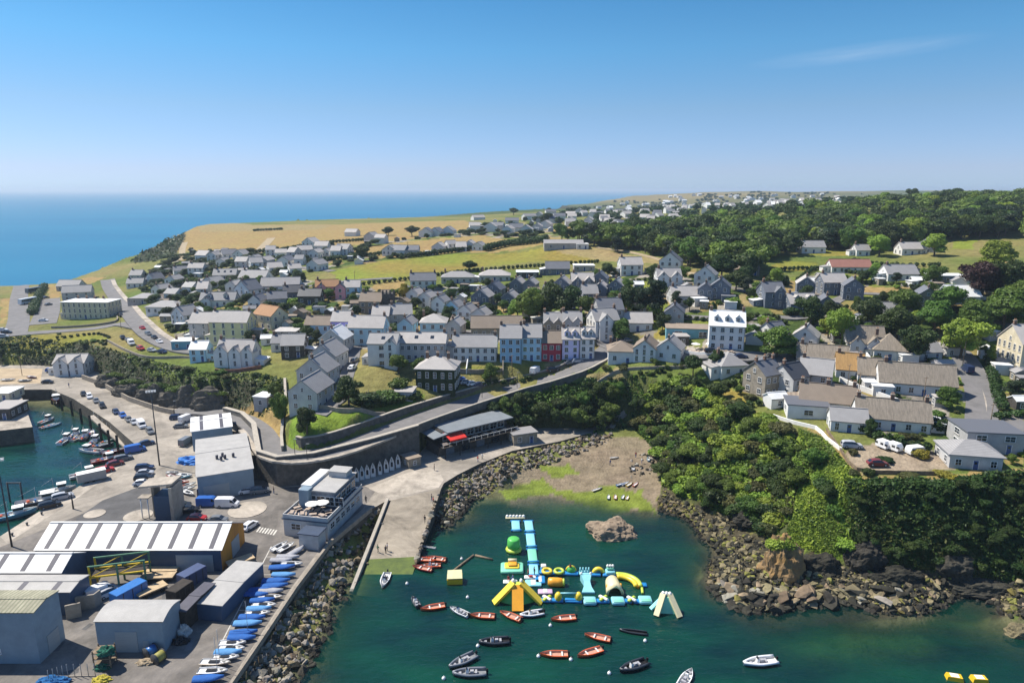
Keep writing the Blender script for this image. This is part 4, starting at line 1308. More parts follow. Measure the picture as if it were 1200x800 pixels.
 (800, 357, 32, 8, 3.4, 5, 'E', 'p', 'grey stone roofed bungalow behind the tall dark pines', dict(cat=B, name='bungalow')),
 (827, 353, 18, 8, 4.4, 72, 'N', 's', 'left slate hung gable of the pair above the white hotel', dict(group='slate hung estate houses')),
 (844, 352, 22, 8, 5.0, 70, 'N', 's', 'right slate hung gable of the pair above the white hotel', dict(group='slate hung estate houses')),
 (877, 323, 20, 7, 3.0, 0, 'S', 'b', 'small brown roofed cottage at the foot of the wood', {}),
 (902, 361, 24, 8, 6.0, 5, 'N', 's', 'slate and white house with glazed front at the left of the dark group', dict(gab=((.2, 4, .8),), win='w', group='slate hung estate houses')),
 (943, 349, 20, 8, 5.4, 72, 'N', 'p', 'slate hung house with tall white arched gable window', dict(group='slate hung estate houses')),
 (973, 346, 28, 8, 5.2, 3, 'N', 'p', 'wide slate hung house with pale roof in the middle of the dark group', dict(group='slate hung estate houses')),
 (998, 353, 22, 8, 5.6, 72, 'N', 's', 'slate hung house at the right of the dark group', dict(group='slate hung estate houses')),
 (936, 368, 32, 8, 3.8, 3, 'N', 'p', 'low slate hung house with broad pale roof in front of the dark group', dict(dorm=2, group='slate hung estate houses')),
 (966, 369, 20, 8, 4.2, 75, 'N', 's', 'front slate hung gable house with small white window', dict(group='slate hung estate houses')),
 (1083, 366, 24, 9, 5.6, 70, 'S', 's', 'stone house with arched white gable window among tall trees', {}),
 (1123, 357, 36, 9, 3.0, -5, 'W', 'w', 'white bungalow with bright pale roof among the dark trees', dict(cat=B, name='bungalow', chim=0)),
 (1030, 378, 34, 9, 2.8, 5, 'E', 'm', 'grey roofed bungalow half hidden by trees near the thatched cottages', dict(cat=B, name='bungalow', chim=0)),
 (950, 297, 28, 8, 3.4, 0, 'W', 'm', 'white house alone in a clearing before the wood', {}),
 (994, 320, 46, 8, 2.8, -3, 'W', 'r', 'long bungalow with red tiled roof on the wooded slope', dict(cat=B, name='bungalow', chim=0)),
 (1052, 329, 36, 9, 2.9, 0, 'W', 'm', 'pale bungalow with grey roof right of the red roofed one', dict(cat=B, name='bungalow')),
 (1109, 332, 38, 9, 2.9, -5, 'N', 'w', 'black modern bungalow with bright white edge', dict(cat=B, name='bungalow', flat=1, chim=0)),
 (1064, 299, 24, 8, 3.2, 0, 'W', 'p', 'left house of the cluster under the big wood', {}),
 (1088, 297, 22, 8, 4.2, 60, 'G', 's', 'dark gabled house of the cluster under the big wood', {}),
 (1008, 300, 16, 7, 3.0, 0, 'W', 'm', 'tiny white cottage left of the cluster under the wood', {}),
 # white hotel terrace
 (746, 389, 34, 8, 3.2, -4, 'W', 'p', 'white cottage with long pale roof left of the blue glazed house', {}),
 (790, 384, 22, 8, 5.4, 75, 'G', 's', 'grey gabled house behind the blue glazed extension', {}),
 (808, 399, 56, 9, 3.6, -10, 'T', 'b', 'blue glazed house with flat brown roof beside the white hotel', dict(win='b', flat=1, chim=0)),
 (850, 411, 40, 10, 7.6, -14, 'W', 'w', 'white three storey hotel with white dormered roof and terrace', dict(cat='hotel', name='hotel', dorm=3, cols=4, chim=2, base=-3)),
 (727, 427, 30, 9, 4.0, -6, 'W', 'b', 'white round ended house with brown hipped roof', dict(hip=1, chim=1, pitch=32)),
 (757, 426, 26, 10, 4.4, 72, 'W', 'b', 'white gabled house with tall windows and brown roof', dict(win='t', chim=1)),
 (785, 427, 30, 8, 4.0, 66, 'W', 'm', 'white house with grey roof right of the brown roofed gable', {}),
 (798, 405, 14, 6, 3, 0, 'D', 'p', 'small dark store in the hotel yard', dict(chim=0, flat=1, name='store', cat='building')),
 (852, 443, 32, 9, 3.0, 10, 'W', 'm', 'white bungalow with grey hipped roof on the lower green', dict(cat=B, name='bungalow', hip=1, chim=1)),
 (893, 467, 30, 8, 6.4, 28, 'S', 's', 'tall stone house at the left end of the seaward terrace', dict(chim=3, cols=3)),
 (924, 466, 30, 8, 5.2, 30, 'E', 'd', 'pale house with black roof beside the tall stone house', dict(chim=1)),
 (955, 462, 36, 9, 5.0, -28, 'G', 'm', 'grey gable end house on the thatched lane', dict(chim=1)),
 (905, 405, 24, 8, 3.6, 25, 'W', 's', 'slate roofed house hidden behind the round tree', {}),
 (944, 409, 28, 8, 3.6, 60, 'W', 'p', 'white gable cottage with pale stepped roof by the round tree', {}),
 (1010, 416, 42, 9, 3.4, -12, 'W', 't', 'thatched white cottage with two dormer gables', dict(cat='cottage', name='thatched_cottage', gab=((.2, 4, .8), (-.25, 4, .8)), pitch=46)),
 (1040, 424, 34, 9, 3.0, -20, 'W', 't', 'thatched cottage behind the curved white wall', dict(cat='cottage', name='thatched_cottage', hip=1, pitch=46)),
 (962, 436, 56, 8, 2.8, -20, 'W', 't', 'left long thatched cottage on the inland side of the lane', dict(cat='cottage', name='thatched_cottage', pitch=44)),
 (994, 446, 30, 8, 2.8, -20, 'W', 'y', 'cottage with fresh straw coloured thatch', dict(cat='cottage', name='thatched_cottage', pitch=45, chim=1)),
 (1017, 452, 26, 8, 2.8, -20, 'W', 't', 'short dark thatched cottage right of the straw coloured one', dict(cat='cottage', name='thatched_cottage', pitch=45)),
 (1070, 468, 82, 9, 3.4, -17, 'W', 't', 'longest thatched cottage row with white gable and porch', dict(cat='cottage', name='thatched_cottage', pitch=46, chim=1, cols=6)),
 (968, 488, 62, 8, 3.0, -20, 'W', 'b', 'long brown thatched cottage on the seaward side of the lane', dict(cat='cottage', name='thatched_cottage', pitch=42, chim=3)),
 (1042, 510, 80, 8, 3.0, -17, 'W', 't', 'long grey thatched cottage above the caravan garden', dict(cat='cottage', name='thatched_cottage', pitch=44, chim=3)),
 (944, 493, 46, 8, 3.4, -14, 'W', 's', 'white flat roofed extension on the clifftop terrace', dict(cat='building', name='sunroom', flat=1, chim=0, win='w')),
 (992, 509, 40, 6, 2.8, -16, 'W', 'm', 'white veranda house with arches on the clifftop terrace', dict(win='t', chim=0)),
 (1152, 533, 62, 9, 4.6, -8, 'G', 's', 'grey house with black flat roof near the side road', dict(flat=1, chim=0, win='w')),
 (1133, 553, 56, 8, 3.0, -12, 'E', 'm', 'bungalow with grey hipped roof at the clifftop right', dict(cat=B, name='bungalow', hip=1, pitch=28, chim=0)),
 (1205, 440, 50, 12, 9.0, -5, 'C', 'p', 'cream mansion with pilasters cut by the right edge', dict(name='mansion', win='t', chim=2, cols=5)),
 (1080, 423, 30, 8, 2.6, 10, 'E', 'm', 'low pale outbuilding by the bend of the side road', dict(chim=0, name='outbuilding', cat='building')),
 (1110, 418, 24, 8, 2.6, 5, 'E', 'p', 'pale flat shed beside the side road', dict(chim=0, flat=1, name='shed', cat='shed')),
 # hut on the slope
 (311, 478, 18, 5, 3.2, -15, 'G', 'w', 'small derelict hut with pale sloping roof under the cliff', dict(cat='hut', name='hut', flat=1, chim=0, rows=1)),
 (660, 292, 46, 11, 3.4, 0, 'G', 'm', 'long low school building on the dry rise', dict(cat='school', name='school', chim=0, cols=6, pitch=18)),
 (682, 292, 14, 8, 3.0, 0, 'W', 'w', 'white annexe at the end of the long school building', dict(cat='building', name='annexe', flat=1, chim=0)),
]
for h_ in HOUSES:
 house(*h_[:9], **h_[9])
# bungalow clusters on the headland and the far village: small in the picture, bodies and roofs only
def cluster(spots, group, label, wr=(10, 17), pal='WWWWE', rpal='mmspp', e=(2.8, 4.8), name='house'):
 for px, py in spots:
  rr = random.Random(int(px * 131 + py * 17))
  house(px, py, rr.uniform(*wr), rr.uniform(7, 10), rr.uniform(*e), rr.choice([0, 10, -15, 70, 80, 30]), rr.choice(pal), rr.choice(rpal), label, group=group, chim=1 if py > 320 else 0, name=name, pitch=32)
cluster([(318, 300), (330, 303), (345, 304), (357, 301), (371, 303), (384, 300), (395, 301), (406, 300), (300, 308), (312, 312), (336, 313), (352, 311), (283, 303), (268, 303), (252, 306), (240, 306), (262, 312), (285, 315),
 (365, 292), (378, 294), (300, 317), (322, 320), (345, 322), (372, 318), (250, 338), (275, 342), (212, 325), (205, 337), (225, 345), (240, 350), (190, 345), (205, 352)], 'bungalows on the headland', 'pale roofed bungalow in the scattered headland cluster below the hay fields')
cluster([(413, 277), (436, 284), (447, 286), (458, 300), (500, 278), (512, 277), (526, 276), (556, 270), (575, 272), (583, 270), (596, 274), (605, 272), (617, 273), (630, 270), (528, 294), (540, 295), (551, 292), (562, 294), (515, 296),
 (470, 300), (484, 299), (635, 262), (640, 268), (648, 262), (655, 258), (632, 256), (645, 252), (620, 258), (600, 262), (560, 258)], 'houses along the field lanes', 'small pale house strung along the hedged lanes between the fields', wr=(10, 16))
fr_ = random.Random(5)
sp = [(fr_.uniform(668, 742), fr_.uniform(250, 268)) for _ in range(26)] + [(fr_.uniform(755, 800), fr_.uniform(250, 262)) for _ in range(12)]
cluster(sp, 'houses of the village behind the wood', 'grey and white house in the dense village behind the wood', wr=(7, 12))
sp = [(fr_.uniform(780, 985), fr_.uniform(229, 247)) for _ in range(85)] + [(fr_.uniform(700, 830), fr_.uniform(236, 252)) for _ in range(22)]
cluster(sp, 'houses on the far ridge', 'tiny pale house on the far ridge below the skyline', wr=(3, 6.5), rpal='wppmw', pal='WWW', e=(4, 6))
# old castle tower with crenels
p = hit(456, 368, False)
root = empty('castle_tower', p, R(10), 'dark square castle tower between the stone house and the yellow shrub', 'tower')
mb = MB()
mb.box((0, 2.5, 3.6), (5.2, 5.2, 9.6), WALLS['D'])
mb.build('wall', root)
mb = MB()
for i in range(4):
 for sx, sy in ((i * 1.5 - 2.25, 0.2), (i * 1.5 - 2.25, 4.8), (-2.3, i * 1.5 + .25), (2.3, i * 1.5 + .25)):
  mb.box((sx, sy, 8.8), (.7, .5, .78), WALLS['D'])
mb.build('battlement', root)
# ------------------------------------------------------------------ plants
LF = {'dark': leafmat('dark_leaves', (.060, .10, .020), (.020, .042, .009)), 'mid': leafmat('mid_leaves', (.135, .215, .030), (.05, .095, .015)),
 'light': leafmat('light_leaves', (.29, .39, .045), (.12, .19, .024)), 'pine': leafmat('pine_needles', (.034, .064, .022), (.012, .026, .011)),
 'copper': leafmat('copper_leaves', (.055, .03, .022), (.025, .012, .010)), 'olive': leafmat('olive_leaves', (.12, .13, .035), (.055, .06, .02)),
 'gorse': leafmat('yellow_leaves', (.38, .30, .03), (.16, .15, .03)), 'hedge': leafmat('hedge_leaves', (.055, .10, .02), (.022, .045, .010))}
M_BARK = mat('bark', (.11, .085, .06), .95, .35, 2, bump=.5)
def leaf_cloud(lobes, n, size, seed, core=.74, flat=1.0):
 """leaf-sized faces through the outer part of several lobes, over a darker heart; returns V, Q"""
 g = np.random.default_rng(seed)
 L = np.array(lobes, float)      # x y z rx ry rz
 vol = (L[:, 3] * L[:, 4] + L[:, 3] * L[:, 5] + L[:, 4] * L[:, 5])
 k = g.choice(len(L), n, p=vol / vol.sum())
 d = g.normal(size=(n, 3))
 d /= np.linalg.norm(d, axis=1)[:, None]
 d[:, 2] = np.where(d[:, 2] < -.35, -d[:, 2] * .8, d[:, 2])
 d /= np.linalg.norm(d, axis=1)[:, None]
 r = .72 + .36 * g.random(n) ** .8
 # clumps: leaves gather where a coarse pattern is high
 cl = np.sin(d[:, 0] * 7 + k) * np.sin(d[:, 1] * 6 + 2 * k) * np.sin(d[:, 2] * 7 + .5 * k)
 r = r + .10 * cl
 C = L[k, :3] + d * L[k, 3:] * r[:, None]
 nn = d * .8 + g.normal(size=(n, 3)) * .55
 nn[:, 2] += .35
 nn /= np.linalg.norm(nn, axis=1)[:, None]
 a = np.cross(nn, g.normal(size=(n, 3)))
 a /= np.linalg.norm(a, axis=1)[:, None]
 b = np.cross(nn, a)
 s = size * (.6 + .8 * g.random(n))[:, None]
 V = np.stack([C - a * s, C - b * s * .62, C + a * s, C + b * s * .62], 1).reshape(-1, 3)
 Q = np.arange(4 * n).reshape(-1, 4)
 Vs, Qs, off = [V], [Q], 4 * n
 for x, y, z, rx, ry, rz in L:       # the shaded heart of each lobe
  u, v = 8, 5
  th = np.linspace(.03, math.pi - .03, v + 1)
  ph = np.arange(u) / u * 2 * math.pi
  T, P = np.meshgrid(th, ph, indexing='ij')
  j = 1 + .12 * np.sin(3 * P + x) * np.sin(2 * T)
  S_ = np.stack([x + core * rx * np.sin(T) * np.cos(P) * j, y + core * ry * np.sin(T) * np.sin(P) * j, z - core * rz * np.cos(T)], -1).reshape(-1, 3)
  q = [[i * u + m_, i * u + (m_ + 1) % u, (i + 1) * u + (m_ + 1) % u, (i + 1) * u + m_] for i in range(v) for m_ in range(u)]
  Vs.append(S_)
  Qs.append(np.array(q) + off)
  off += len(S_)
 return np.concatenate(Vs), np.concatenate(Qs)
def crown_lobes(seed, kind):
 g = random.Random(seed)
 out = []
 if kind == 'round':
  out.append((0, 0, .62, .36, .36, .34))
  for i in range(9):
   a = i / 9 * 6.283 + g.uniform(-.3, .3)
   r = g.uniform(.2, .42)
   q = g.uniform(.11, .25)
   out.append((r * math.cos(a), r * math.sin(a), g.uniform(.3, .82), q, q, q * g.uniform(.7, 1)))
  for i in range(3):
   q = g.uniform(.15, .22)
   out.append((g.uniform(-.16, .16), g.uniform(-.16, .16), g.uniform(.78, .9), q, q, q * .8))
 elif kind == 'pine':
  for i in range(11):
   a, z = g.uniform(0, 6.28), .35 + .6 * i / 11
   r = g.uniform(.1, .34) * (1.15 - .6 * (z - .3))
   q = g.uniform(.14, .24)
   out.append((r * math.cos(a), r * math.sin(a), z, q * 1.2, q * 1.2, q * .48))
 elif kind == 'tall':
  for i in range(10):
   z = .15 + .8 * i / 10
   a = g.uniform(0, 6.28)
   q = .17 * (1.2 - .6 * z) + g.uniform(0, .04)
   out.append((.1 * math.cos(a), .1 * math.sin(a), z, q, q, q * 1.2))
 else:   # low bush
  out.append((0, 0, .30, .38, .38, .34))
  for i in range(7):
   a = i / 7 * 6.283 + g.uniform(-.4, .4)
   r, q = g.uniform(.2, .38), g.uniform(.15, .26)
   out.append((r * math.cos(a), r * math.sin(a), g.uniform(.16, .48), q, q, q * g.uniform(.75, 1.1)))
 return out
CROWN = {}
def crown(kind, var, lf, n=None, size=None, lod=''):
 """unit-height plant mesh, about as wide as high"""
 key = (kind, var, lf, lod)
 if key not in CROWN:
  n_ = n or {'round': 3600, 'pine': 2800, 'tall': 1800, 'bush': 1500}[kind]
  s_ = size or {'round': .030, 'pine': .030, 'tall': .034, 'bush': .055}[kind]
  V, Q = leaf_cloud(crown_lobes(var * 17 + len(kind), kind), n_, s_, var * 31 + 7)
  CROWN[key] = npmesh('crown', V, Q, [LF[lf]])
 return CROWN[key]
_t = MB()
_t.loft([[(r * math.cos(k * .785) + x, r * math.sin(k * .785) + y, z) for k in range(8)] for x, y, z, r in ((0, 0, -.12, .045), (0, 0, .02, .036), (.01, .005, .25, .028), (.0, .01, .5, .02), (.02, 0, .75, .01))], M_BARK)
for _a, _z in ((.3, .3), (2.3, .36), (4.2, .42), (5.4, .5)):
 _t.tube((0, 0, _z), (.27 * math.cos(_a), .27 * math.sin(_a), _z + .24), .016, M_BARK, 5, .006)
TRUNK = _t.mesh('trunk')
def tree(loc, h, w, kind, lf, label, group=None, name='tree', trunk=True, var=None, cat='tree', lod='', n=None, size=None):
 var = random.randrange(4) if var is None else var
 o = link(name, crown(kind, var, lf, n, size, lod), None, loc, (random.uniform(-.05, .05), random.uniform(-.05, .05), random.uniform(0, 6.28)), (w * .92, w * random.uniform(.82, 1.0), h))
 tag(o, label, cat, group)
 if trunk:
  link('trunk', TRUNK, o)
 return o
LINEP = [(np.array([(p.x, p.y) for p in P]), w) for P, w in LINES]
FA = np.array(FOOT)
def free(x, y, pad=0.0, roads=True):
 FA = np.array(FOOT)
 if ((FA[:, 0] - x) ** 2 + (FA[:, 1] - y) ** 2 < (FA[:, 2] * .82 + pad) ** 2).any():
  return False
 if roads:
  for P, w in LINEP:
   if ((P[:, 0] - x) ** 2 + (P[:, 1] - y) ** 2).min() < (w + pad) ** 2:
    return False
 return True
def inpoly(poly, x, y):
 return bool(inside(poly, np.array([x]), np.array([y]))[0])
KEEP = [(H(poly)) for z, poly in ZONES if z in ('gold', 'gold2', 'green', 'pave', 'gravel') and len(poly) > 4 or z == 'pave']
def scatter(poly, n, rnd, fn, pad=1.0, keep=True, roads=True, mind=0.0):
 """n free spots whose ground shows inside the outline; fn(point, random) plants there"""
 g = random.Random(rnd)
 xs, ys_ = [p[0] for p in poly], [p[1] for p in poly]
 done, tries, pts = 0, 0, []
 while done < n and tries < n * 12:
  tries += 1
  px, py = g.uniform(min(xs), max(xs)), g.uniform(min(ys_), max(ys_))
  if not inpoly(poly, px, py):
   continue
  p = hit(px, py, False)
  if p.z < .6:
   continue
  if keep and any(inpoly(k, p.x, p.y) for k in KEEP):
   continue
  if mind and any((p.x - q.x) ** 2 + (p.y - q.y) ** 2 < mind * mind for q in pts):
   continue
  if not free(p.x, p.y, pad, roads):
   continue
  pts.append(p)
  fn(p, g)
  done += 1
 return done
def planter(hs, kinds, label, group, name, cat, ratio=(.9, 1.25), trunk=False, sink=.06):
 def fn(p, g):
  kind, lf = g.choice(kinds)
  h_ = g.uniform(*hs)
  w_ = h_ * g.uniform(*ratio) * (1 if kind != 'tall' else .8)
  tree(p - Vector((0, 0, sink * h_)), h_, w_, kind, lf, label, group, name, trunk, cat=cat)
 return fn
# the wood on the hill: the trees one can tell apart, nearest first, and the rest as one mass behind them
WOODF = [(640, 276), (690, 285), (725, 296), (770, 305), (800, 312), (830, 316), (880, 326), (900, 308), (950, 290), (1000, 296), (1060, 290), (1120, 280), (1165, 280), (1200, 272), (1210, 300), (1230, 244), (1230, 235), (1140, 232), (1080, 235), (1000, 244), (940, 251), (880, 259), (810, 267), (725, 281), (655, 284)]
WOODN = [(660, 279), (725, 296), (770, 305), (800, 312), (830, 316), (880, 326), (900, 309), (950, 290), (1000, 296), (1060, 290), (1120, 280), (1165, 280), (1215, 272), (1215, 252), (1120, 262), (1050, 270), (960, 272), (900, 286), (840, 294), (780, 288), (720, 280)]
scatter(WOODN, 190, 1, planter((10, 15), [('round', 'dark'), ('round', 'dark'), ('round', 'mid'), ('pine', 'pine')], 'tall dark broadleaf tree in the front rank of the wood on the hill', 'trees in the front of the wood', 'woodland_tree', 'tree', (.85, 1.15), True), keep=False, mind=4.5)
scatter(WOODF, 110, 2, planter((11, 15), [('round', 'mid'), ('round', 'dark'), ('round', 'light')], 'green broadleaf tree deeper in the wood on the hill', 'trees deeper in the wood', 'woodland_tree', 'tree', (.85, 1.2), True), keep=False, mind=6)
pts = []
scatter(WOODF, 420, 3, lambda p, g: pts.append(p), pad=0, keep=False, mind=4)
Vs, Qs, off = [], [], 0
g = random.Random(9)
for i, p in enumerate(pts):
 V, Q = leaf_cloud(crown_lobes(i % 5, 'round')[:9], 420, .055, i)
 s = g.uniform(9, 14)
 a = g.uniform(0, 6.28)
 Rm = np.array([[math.cos(a), -math.sin(a), 0], [math.sin(a), math.cos(a), 0], [0, 0, 1]])
 V = (V * (s * 1.05, s * 1.05, s)) @ Rm.T + (p.x, p.y, p.z - .5)
 Vs.append(V)
 Qs.append(Q + off)
 off += len(V)
tag(link('woodland', npmesh('woodland', np.concatenate(Vs), np.concatenate(Qs), [LF['dark'], LF['mid']], np.concatenate([np.full(len(q), i % 2) for i, q in enumerate(Qs)]))), kind='stuff')
# groves and single trees, placed one by one: px, py (foot), height px, width px
TREES = [
 (767, 372, 46, 36, 'pine', 'pine', 'tall dark pine with spreading top above the white cottage', 'pine_tree'), (752, 371, 34, 24, 'pine', 'pine', 'shorter dark pine just left of the tall spreading one', 'pine_tree'),
 (735, 366, 30, 26, 'round', 'dark', 'dark round tree left of the two pines', 'tree'), (726, 400, 26, 26, 'round', 'mid', 'round green tree before the white hotel wing', 'tree'),
 (620, 384, 44, 40, 'round', 'mid', 'leftmost tall green tree of the grove behind the blue pair', 'tree'), (645, 378, 44, 42, 'round', 'dark', 'middle dark tree of the grove behind the blue pair', 'tree'), (668, 373, 36, 36, 'round', 'dark', 'dark tree at the right of the grove behind the blue pair', 'tree'),
 (607, 375, 26, 26, 'round', 'light', 'bright yellow green tree at the left foot of the grove', 'tree'), (630, 372, 34, 30, 'round', 'mid', 'green tree at the back of the grove', 'tree'), (690, 375, 28, 30, 'round', 'mid', 'green tree right of the grove towards the estate', 'tree'), (708, 374, 24, 28, 'round', 'dark', 'dark tree below the lower slate gables', 'tree'),
 (910, 418, 36, 46, 'round', 'mid', 'big round dark green tree left of the thatched lane', 'tree'), (987, 404, 42, 40, 'round', 'light', 'bright round tree beside the thatched cottage with dormers', 'tree'), (985, 422, 34, 6, 'tall', 'dark', 'slim dark cypress among the thatched cottages', 'cypress_tree'),
 (950, 382, 34, 34, 'round', 'dark', 'dark tree between the slate houses and the lane', 'tree'), (1070, 424, 42, 44, 'round', 'dark', 'wide dark tree above the longest thatched row', 'tree'), (1050, 400, 40, 50, 'round', 'dark', 'spreading dark tree behind the thatched cottages', 'tree'), (1125, 420, 46, 54, 'round', 'light', 'great bright green tree at the bend of the side road', 'tree'),
 (1095, 392, 40, 46, 'round', 'mid', 'broad green tree up the slope from the bend', 'tree'), (1140, 392, 40, 50, 'round', 'mid', 'leafy green tree at the top of the side road', 'tree'), (1175, 385, 46, 54, 'round', 'mid', 'leafy tree near the right edge above the mansion', 'tree'), (1150, 350, 42, 48, 'round', 'copper', 'dark copper beech among the green trees', 'copper_beech'),
 (1180, 350, 44, 50, 'round', 'dark', 'dark tree right of the copper beech', 'tree'), (1195, 370, 40, 50, 'round', 'mid', 'green tree cut by the right edge of the slope', 'tree'), (1110, 370, 34, 40, 'round', 'mid', 'green tree under the copper beech', 'tree'), (1165, 318, 36, 44, 'round', 'light', 'bright green tree in the meadow under the wood', 'tree'),
 (1060, 372, 32, 40, 'round', 'mid', 'green tree left of the stone gable house', 'tree'), (1020, 385, 34, 40, 'round', 'dark', 'dark tree behind the thatched cottage with dormers', 'tree'),
 (360, 508, 32, 28, 'round', 'dark', 'dark round tree on the grass bank above the hairpin', 'tree'), (409, 476, 36, 36, 'round', 'dark', 'dark tree beside the lane at the stepped row', 'tree'), (430, 474, 22, 40, 'bush', 'hedge', 'large clipped shrub on the lawn right of the lane tree', 'shrub'), (455, 470, 20, 40, 'bush', 'mid', 'broad green shrub mound left of the villa drive', 'shrub'),
 (467, 437, 22, 26, 'round', 'mid', 'green tree in front of the long terrace', 'tree'), (491, 437, 18, 18, 'round', 'mid', 'small round tree in front of the long terrace', 'tree'), (575, 447, 22, 22, 'round', 'mid', 'round garden tree before the white cottage row', 'tree'), (468, 455, 18, 26, 'bush', 'mid', 'leafy bush between the terrace lawn and the villa', 'shrub'),
 (330, 500, 40, 22, 'round', 'mid', 'tall leafy bush climbing beside the lane wall', 'tree'), (322, 470, 22, 20, 'round', 'mid', 'green tree just above the derelict hut', 'tree'),
 (473, 352, 20, 14, 'round', 'gorse', 'yellow green tree next to the castle tower', 'tree'), (445, 352, 16, 26, 'bush', 'gorse', 'yellow shrub patch left of the castle tower', 'shrub'), (494, 378, 16, 26, 'round', 'dark', 'dark bushy tree beside the diagonal white row', 'tree'), (528, 352, 14, 16, 'round', 'dark', 'dark tree at the foot of the white farmhouse drive', 'tree'),
 (424, 306, 18, 20, 'round', 'dark', 'dark round field tree beside the hedge', 'tree'), (500, 337, 10, 18, 'round', 'dark', 'dark tree behind the white farmhouse', 'tree'), (550, 318, 12, 22, 'round', 'dark', 'dark tree clump on the lower edge of the green field', 'tree'), (483, 277, 12, 18, 'round', 'dark', 'left dark tree in the upper hay field', 'tree'), (455, 276, 10, 14, 'round', 'dark', 'small dark tree left in the upper hay field', 'tree'),
 (1005, 432, 16, 18, 'bush', 'olive', 'olive shrub by the curved white wall', 'shrub'), (1110, 478, 26, 30, 'round', 'mid', 'round tree at the end of the longest thatched row', 'tree'), (1096, 503, 22, 34, 'bush', 'hedge', 'dense green bush at the lane corner', 'shrub'), (1190, 470, 26, 30, 'pine', 'pine', 'dark spiky tree below the cream mansion', 'tree'),
 (1160, 425, 22, 20, 'tall', 'light', 'bright clipped tree beside the cream mansion', 'tree'), (1092, 335, 24, 26, 'round', 'mid', 'green tree between the grey bungalow and the black one', 'tree'), (1030, 300, 24, 28, 'round', 'light', 'bright tree by the clearing under the wood', 'tree'), (1095, 300, 26, 30, 'round', 'light', 'pale green tree right of the cluster under the wood', 'tree'),
 (862, 340, 22, 28, 'round', 'dark', 'dark tree between pale gabled house and slate group', 'tree'), (880, 322, 26, 30, 'round', 'mid', 'green tree at the corner of the wood', 'tree'), (845, 325, 26, 34, 'round', 'dark', 'dark tree by the small brown roofed cottage', 'tree'), (712, 325, 16, 18, 'round', 'dark', 'dark tree left of the house with blue windows', 'tree'), (765, 328, 18, 20, 'round', 'dark', 'dark tree left of the modern white house', 'tree'),
 (733, 345, 18, 20, 'round', 'mid', 'green tree beside the lower estate lawn', 'tree'), (808, 365, 16, 14, 'round', 'dark', 'dark tree right of the stone roofed bungalow', 'tree'), (835, 372, 18, 16, 'tall', 'mid', 'slim green tree below the dark slate gables', 'tree'),
 (840, 430, 20, 22, 'round', 'dark', 'dark tree left of the lower white bungalow', 'tree'), (812, 440, 24, 26, 'round', 'dark', 'dark round tree at the top of the green slope', 'tree'), (1050, 520, 12, 14, 'round', 'mid', 'small tree behind the caravans', 'tree'), (1020, 512, 22, 16, 'round', 'dark', 'dark small tree at the veranda end', 'tree'),
 (1036, 540, 8, 22, 'bush', 'hedge', 'rounded bush in the caravan garden', 'shrub'), (1078, 536, 16, 20, 'bush', 'gorse', 'yellow bush beside the white caravan', 'shrub'), (1105, 558, 10, 24, 'bush', 'gorse', 'yellow green bush before the clifftop bungalow', 'shrub'), (1000, 532, 10, 14, 'bush', 'olive', 'left olive bush in the caravan garden', 'shrub'), (1017, 556, 12, 16, 'bush', 'hedge', 'dark bush on the clifftop fence line', 'shrub'),
 (1065, 558, 8, 24, 'bush', 'olive', 'grey green bush patch on the clifftop fence', 'shrub'), (1000, 556, 10, 14, 'bush', 'olive', 'olive bush at the clifftop corner', 'shrub'), (640, 262, 12, 16, 'round', 'dark', 'dark tree breaking the skyline at the left end of the village', 'tree'), (602, 252, 8, 14, 'round', 'dark', 'small dark tree on the headland skyline', 'tree'),
]
for px, py, hp, wp, kind, lf, label, name in TREES:
 p = hit(px, py, False)
 s = mpp(p)
 tree(p - Vector((0, 0, .04 * hp * s)), hp * s * 1.04, wp * s * 1.05, kind, lf, label, None, name, cat='tree' if name != 'shrub' else 'shrub')
# trees along the hillside above the bar and beside the gully
scatter([(470, 530), (520, 505), (560, 492), (600, 478), (625, 470), (630, 500), (560, 500), (500, 520)], 46, 11, planter((3.5, 6.5), [('round', 'mid'), ('round', 'dark'), ('bush', 'hedge')], 'leafy tree on the bank between the hill road and the waterside bar', 'trees on the bank behind the bar', 'bank_tree', 'tree'), keep=False, mind=2)
scatter([(628, 503), (632, 486), (660, 474), (700, 464), (738, 464), (745, 484), (715, 502), (680, 508)], 40, 12, planter((4, 7.5), [('round', 'mid'), ('round', 'dark'), ('round', 'dark')], 'full green tree in the wooded hollow behind the small beach', 'trees in the hollow behind the beach', 'hollow_tree', 'tree'), keep=False, mind=2.6)
SLOPE = [(742, 500), (750, 470), (770, 452), (800, 450), (840, 466), (890, 490), (925, 512), (940, 530), (1000, 655), (990, 640), (975, 590), (950, 545), (935, 560), (925, 610), (905, 630), (870, 612), (800, 582), (776, 570), (772, 530)]
scatter(SLOPE, 190, 13, planter((2.2, 5.5), [('bush', 'mid'), ('bush', 'light'), ('bush', 'light'), ('round', 'mid'), ('bush', 'hedge'), ('round', 'dark'), ('bush', 'olive')], 'rounded green bush on the overgrown slope right of the small beach', 'bushes on the overgrown slope', 'slope_bush', 'bush', (1.1, 1.6)), keep=False, mind=1.9)
scatter([(1000, 578), (1100, 572), (1210, 562), (1210, 670), (1100, 664), (1010, 650)], 55, 14, planter((1.4, 3), [('bush', 'dark'), ('round', 'dark'), ('bush', 'hedge')], 'dark bush hanging on the steep shaded cliff at the right', 'bushes on the shaded cliff', 'cliff_bush', 'bush', (1.0, 1.5)), keep=False, mind=2)
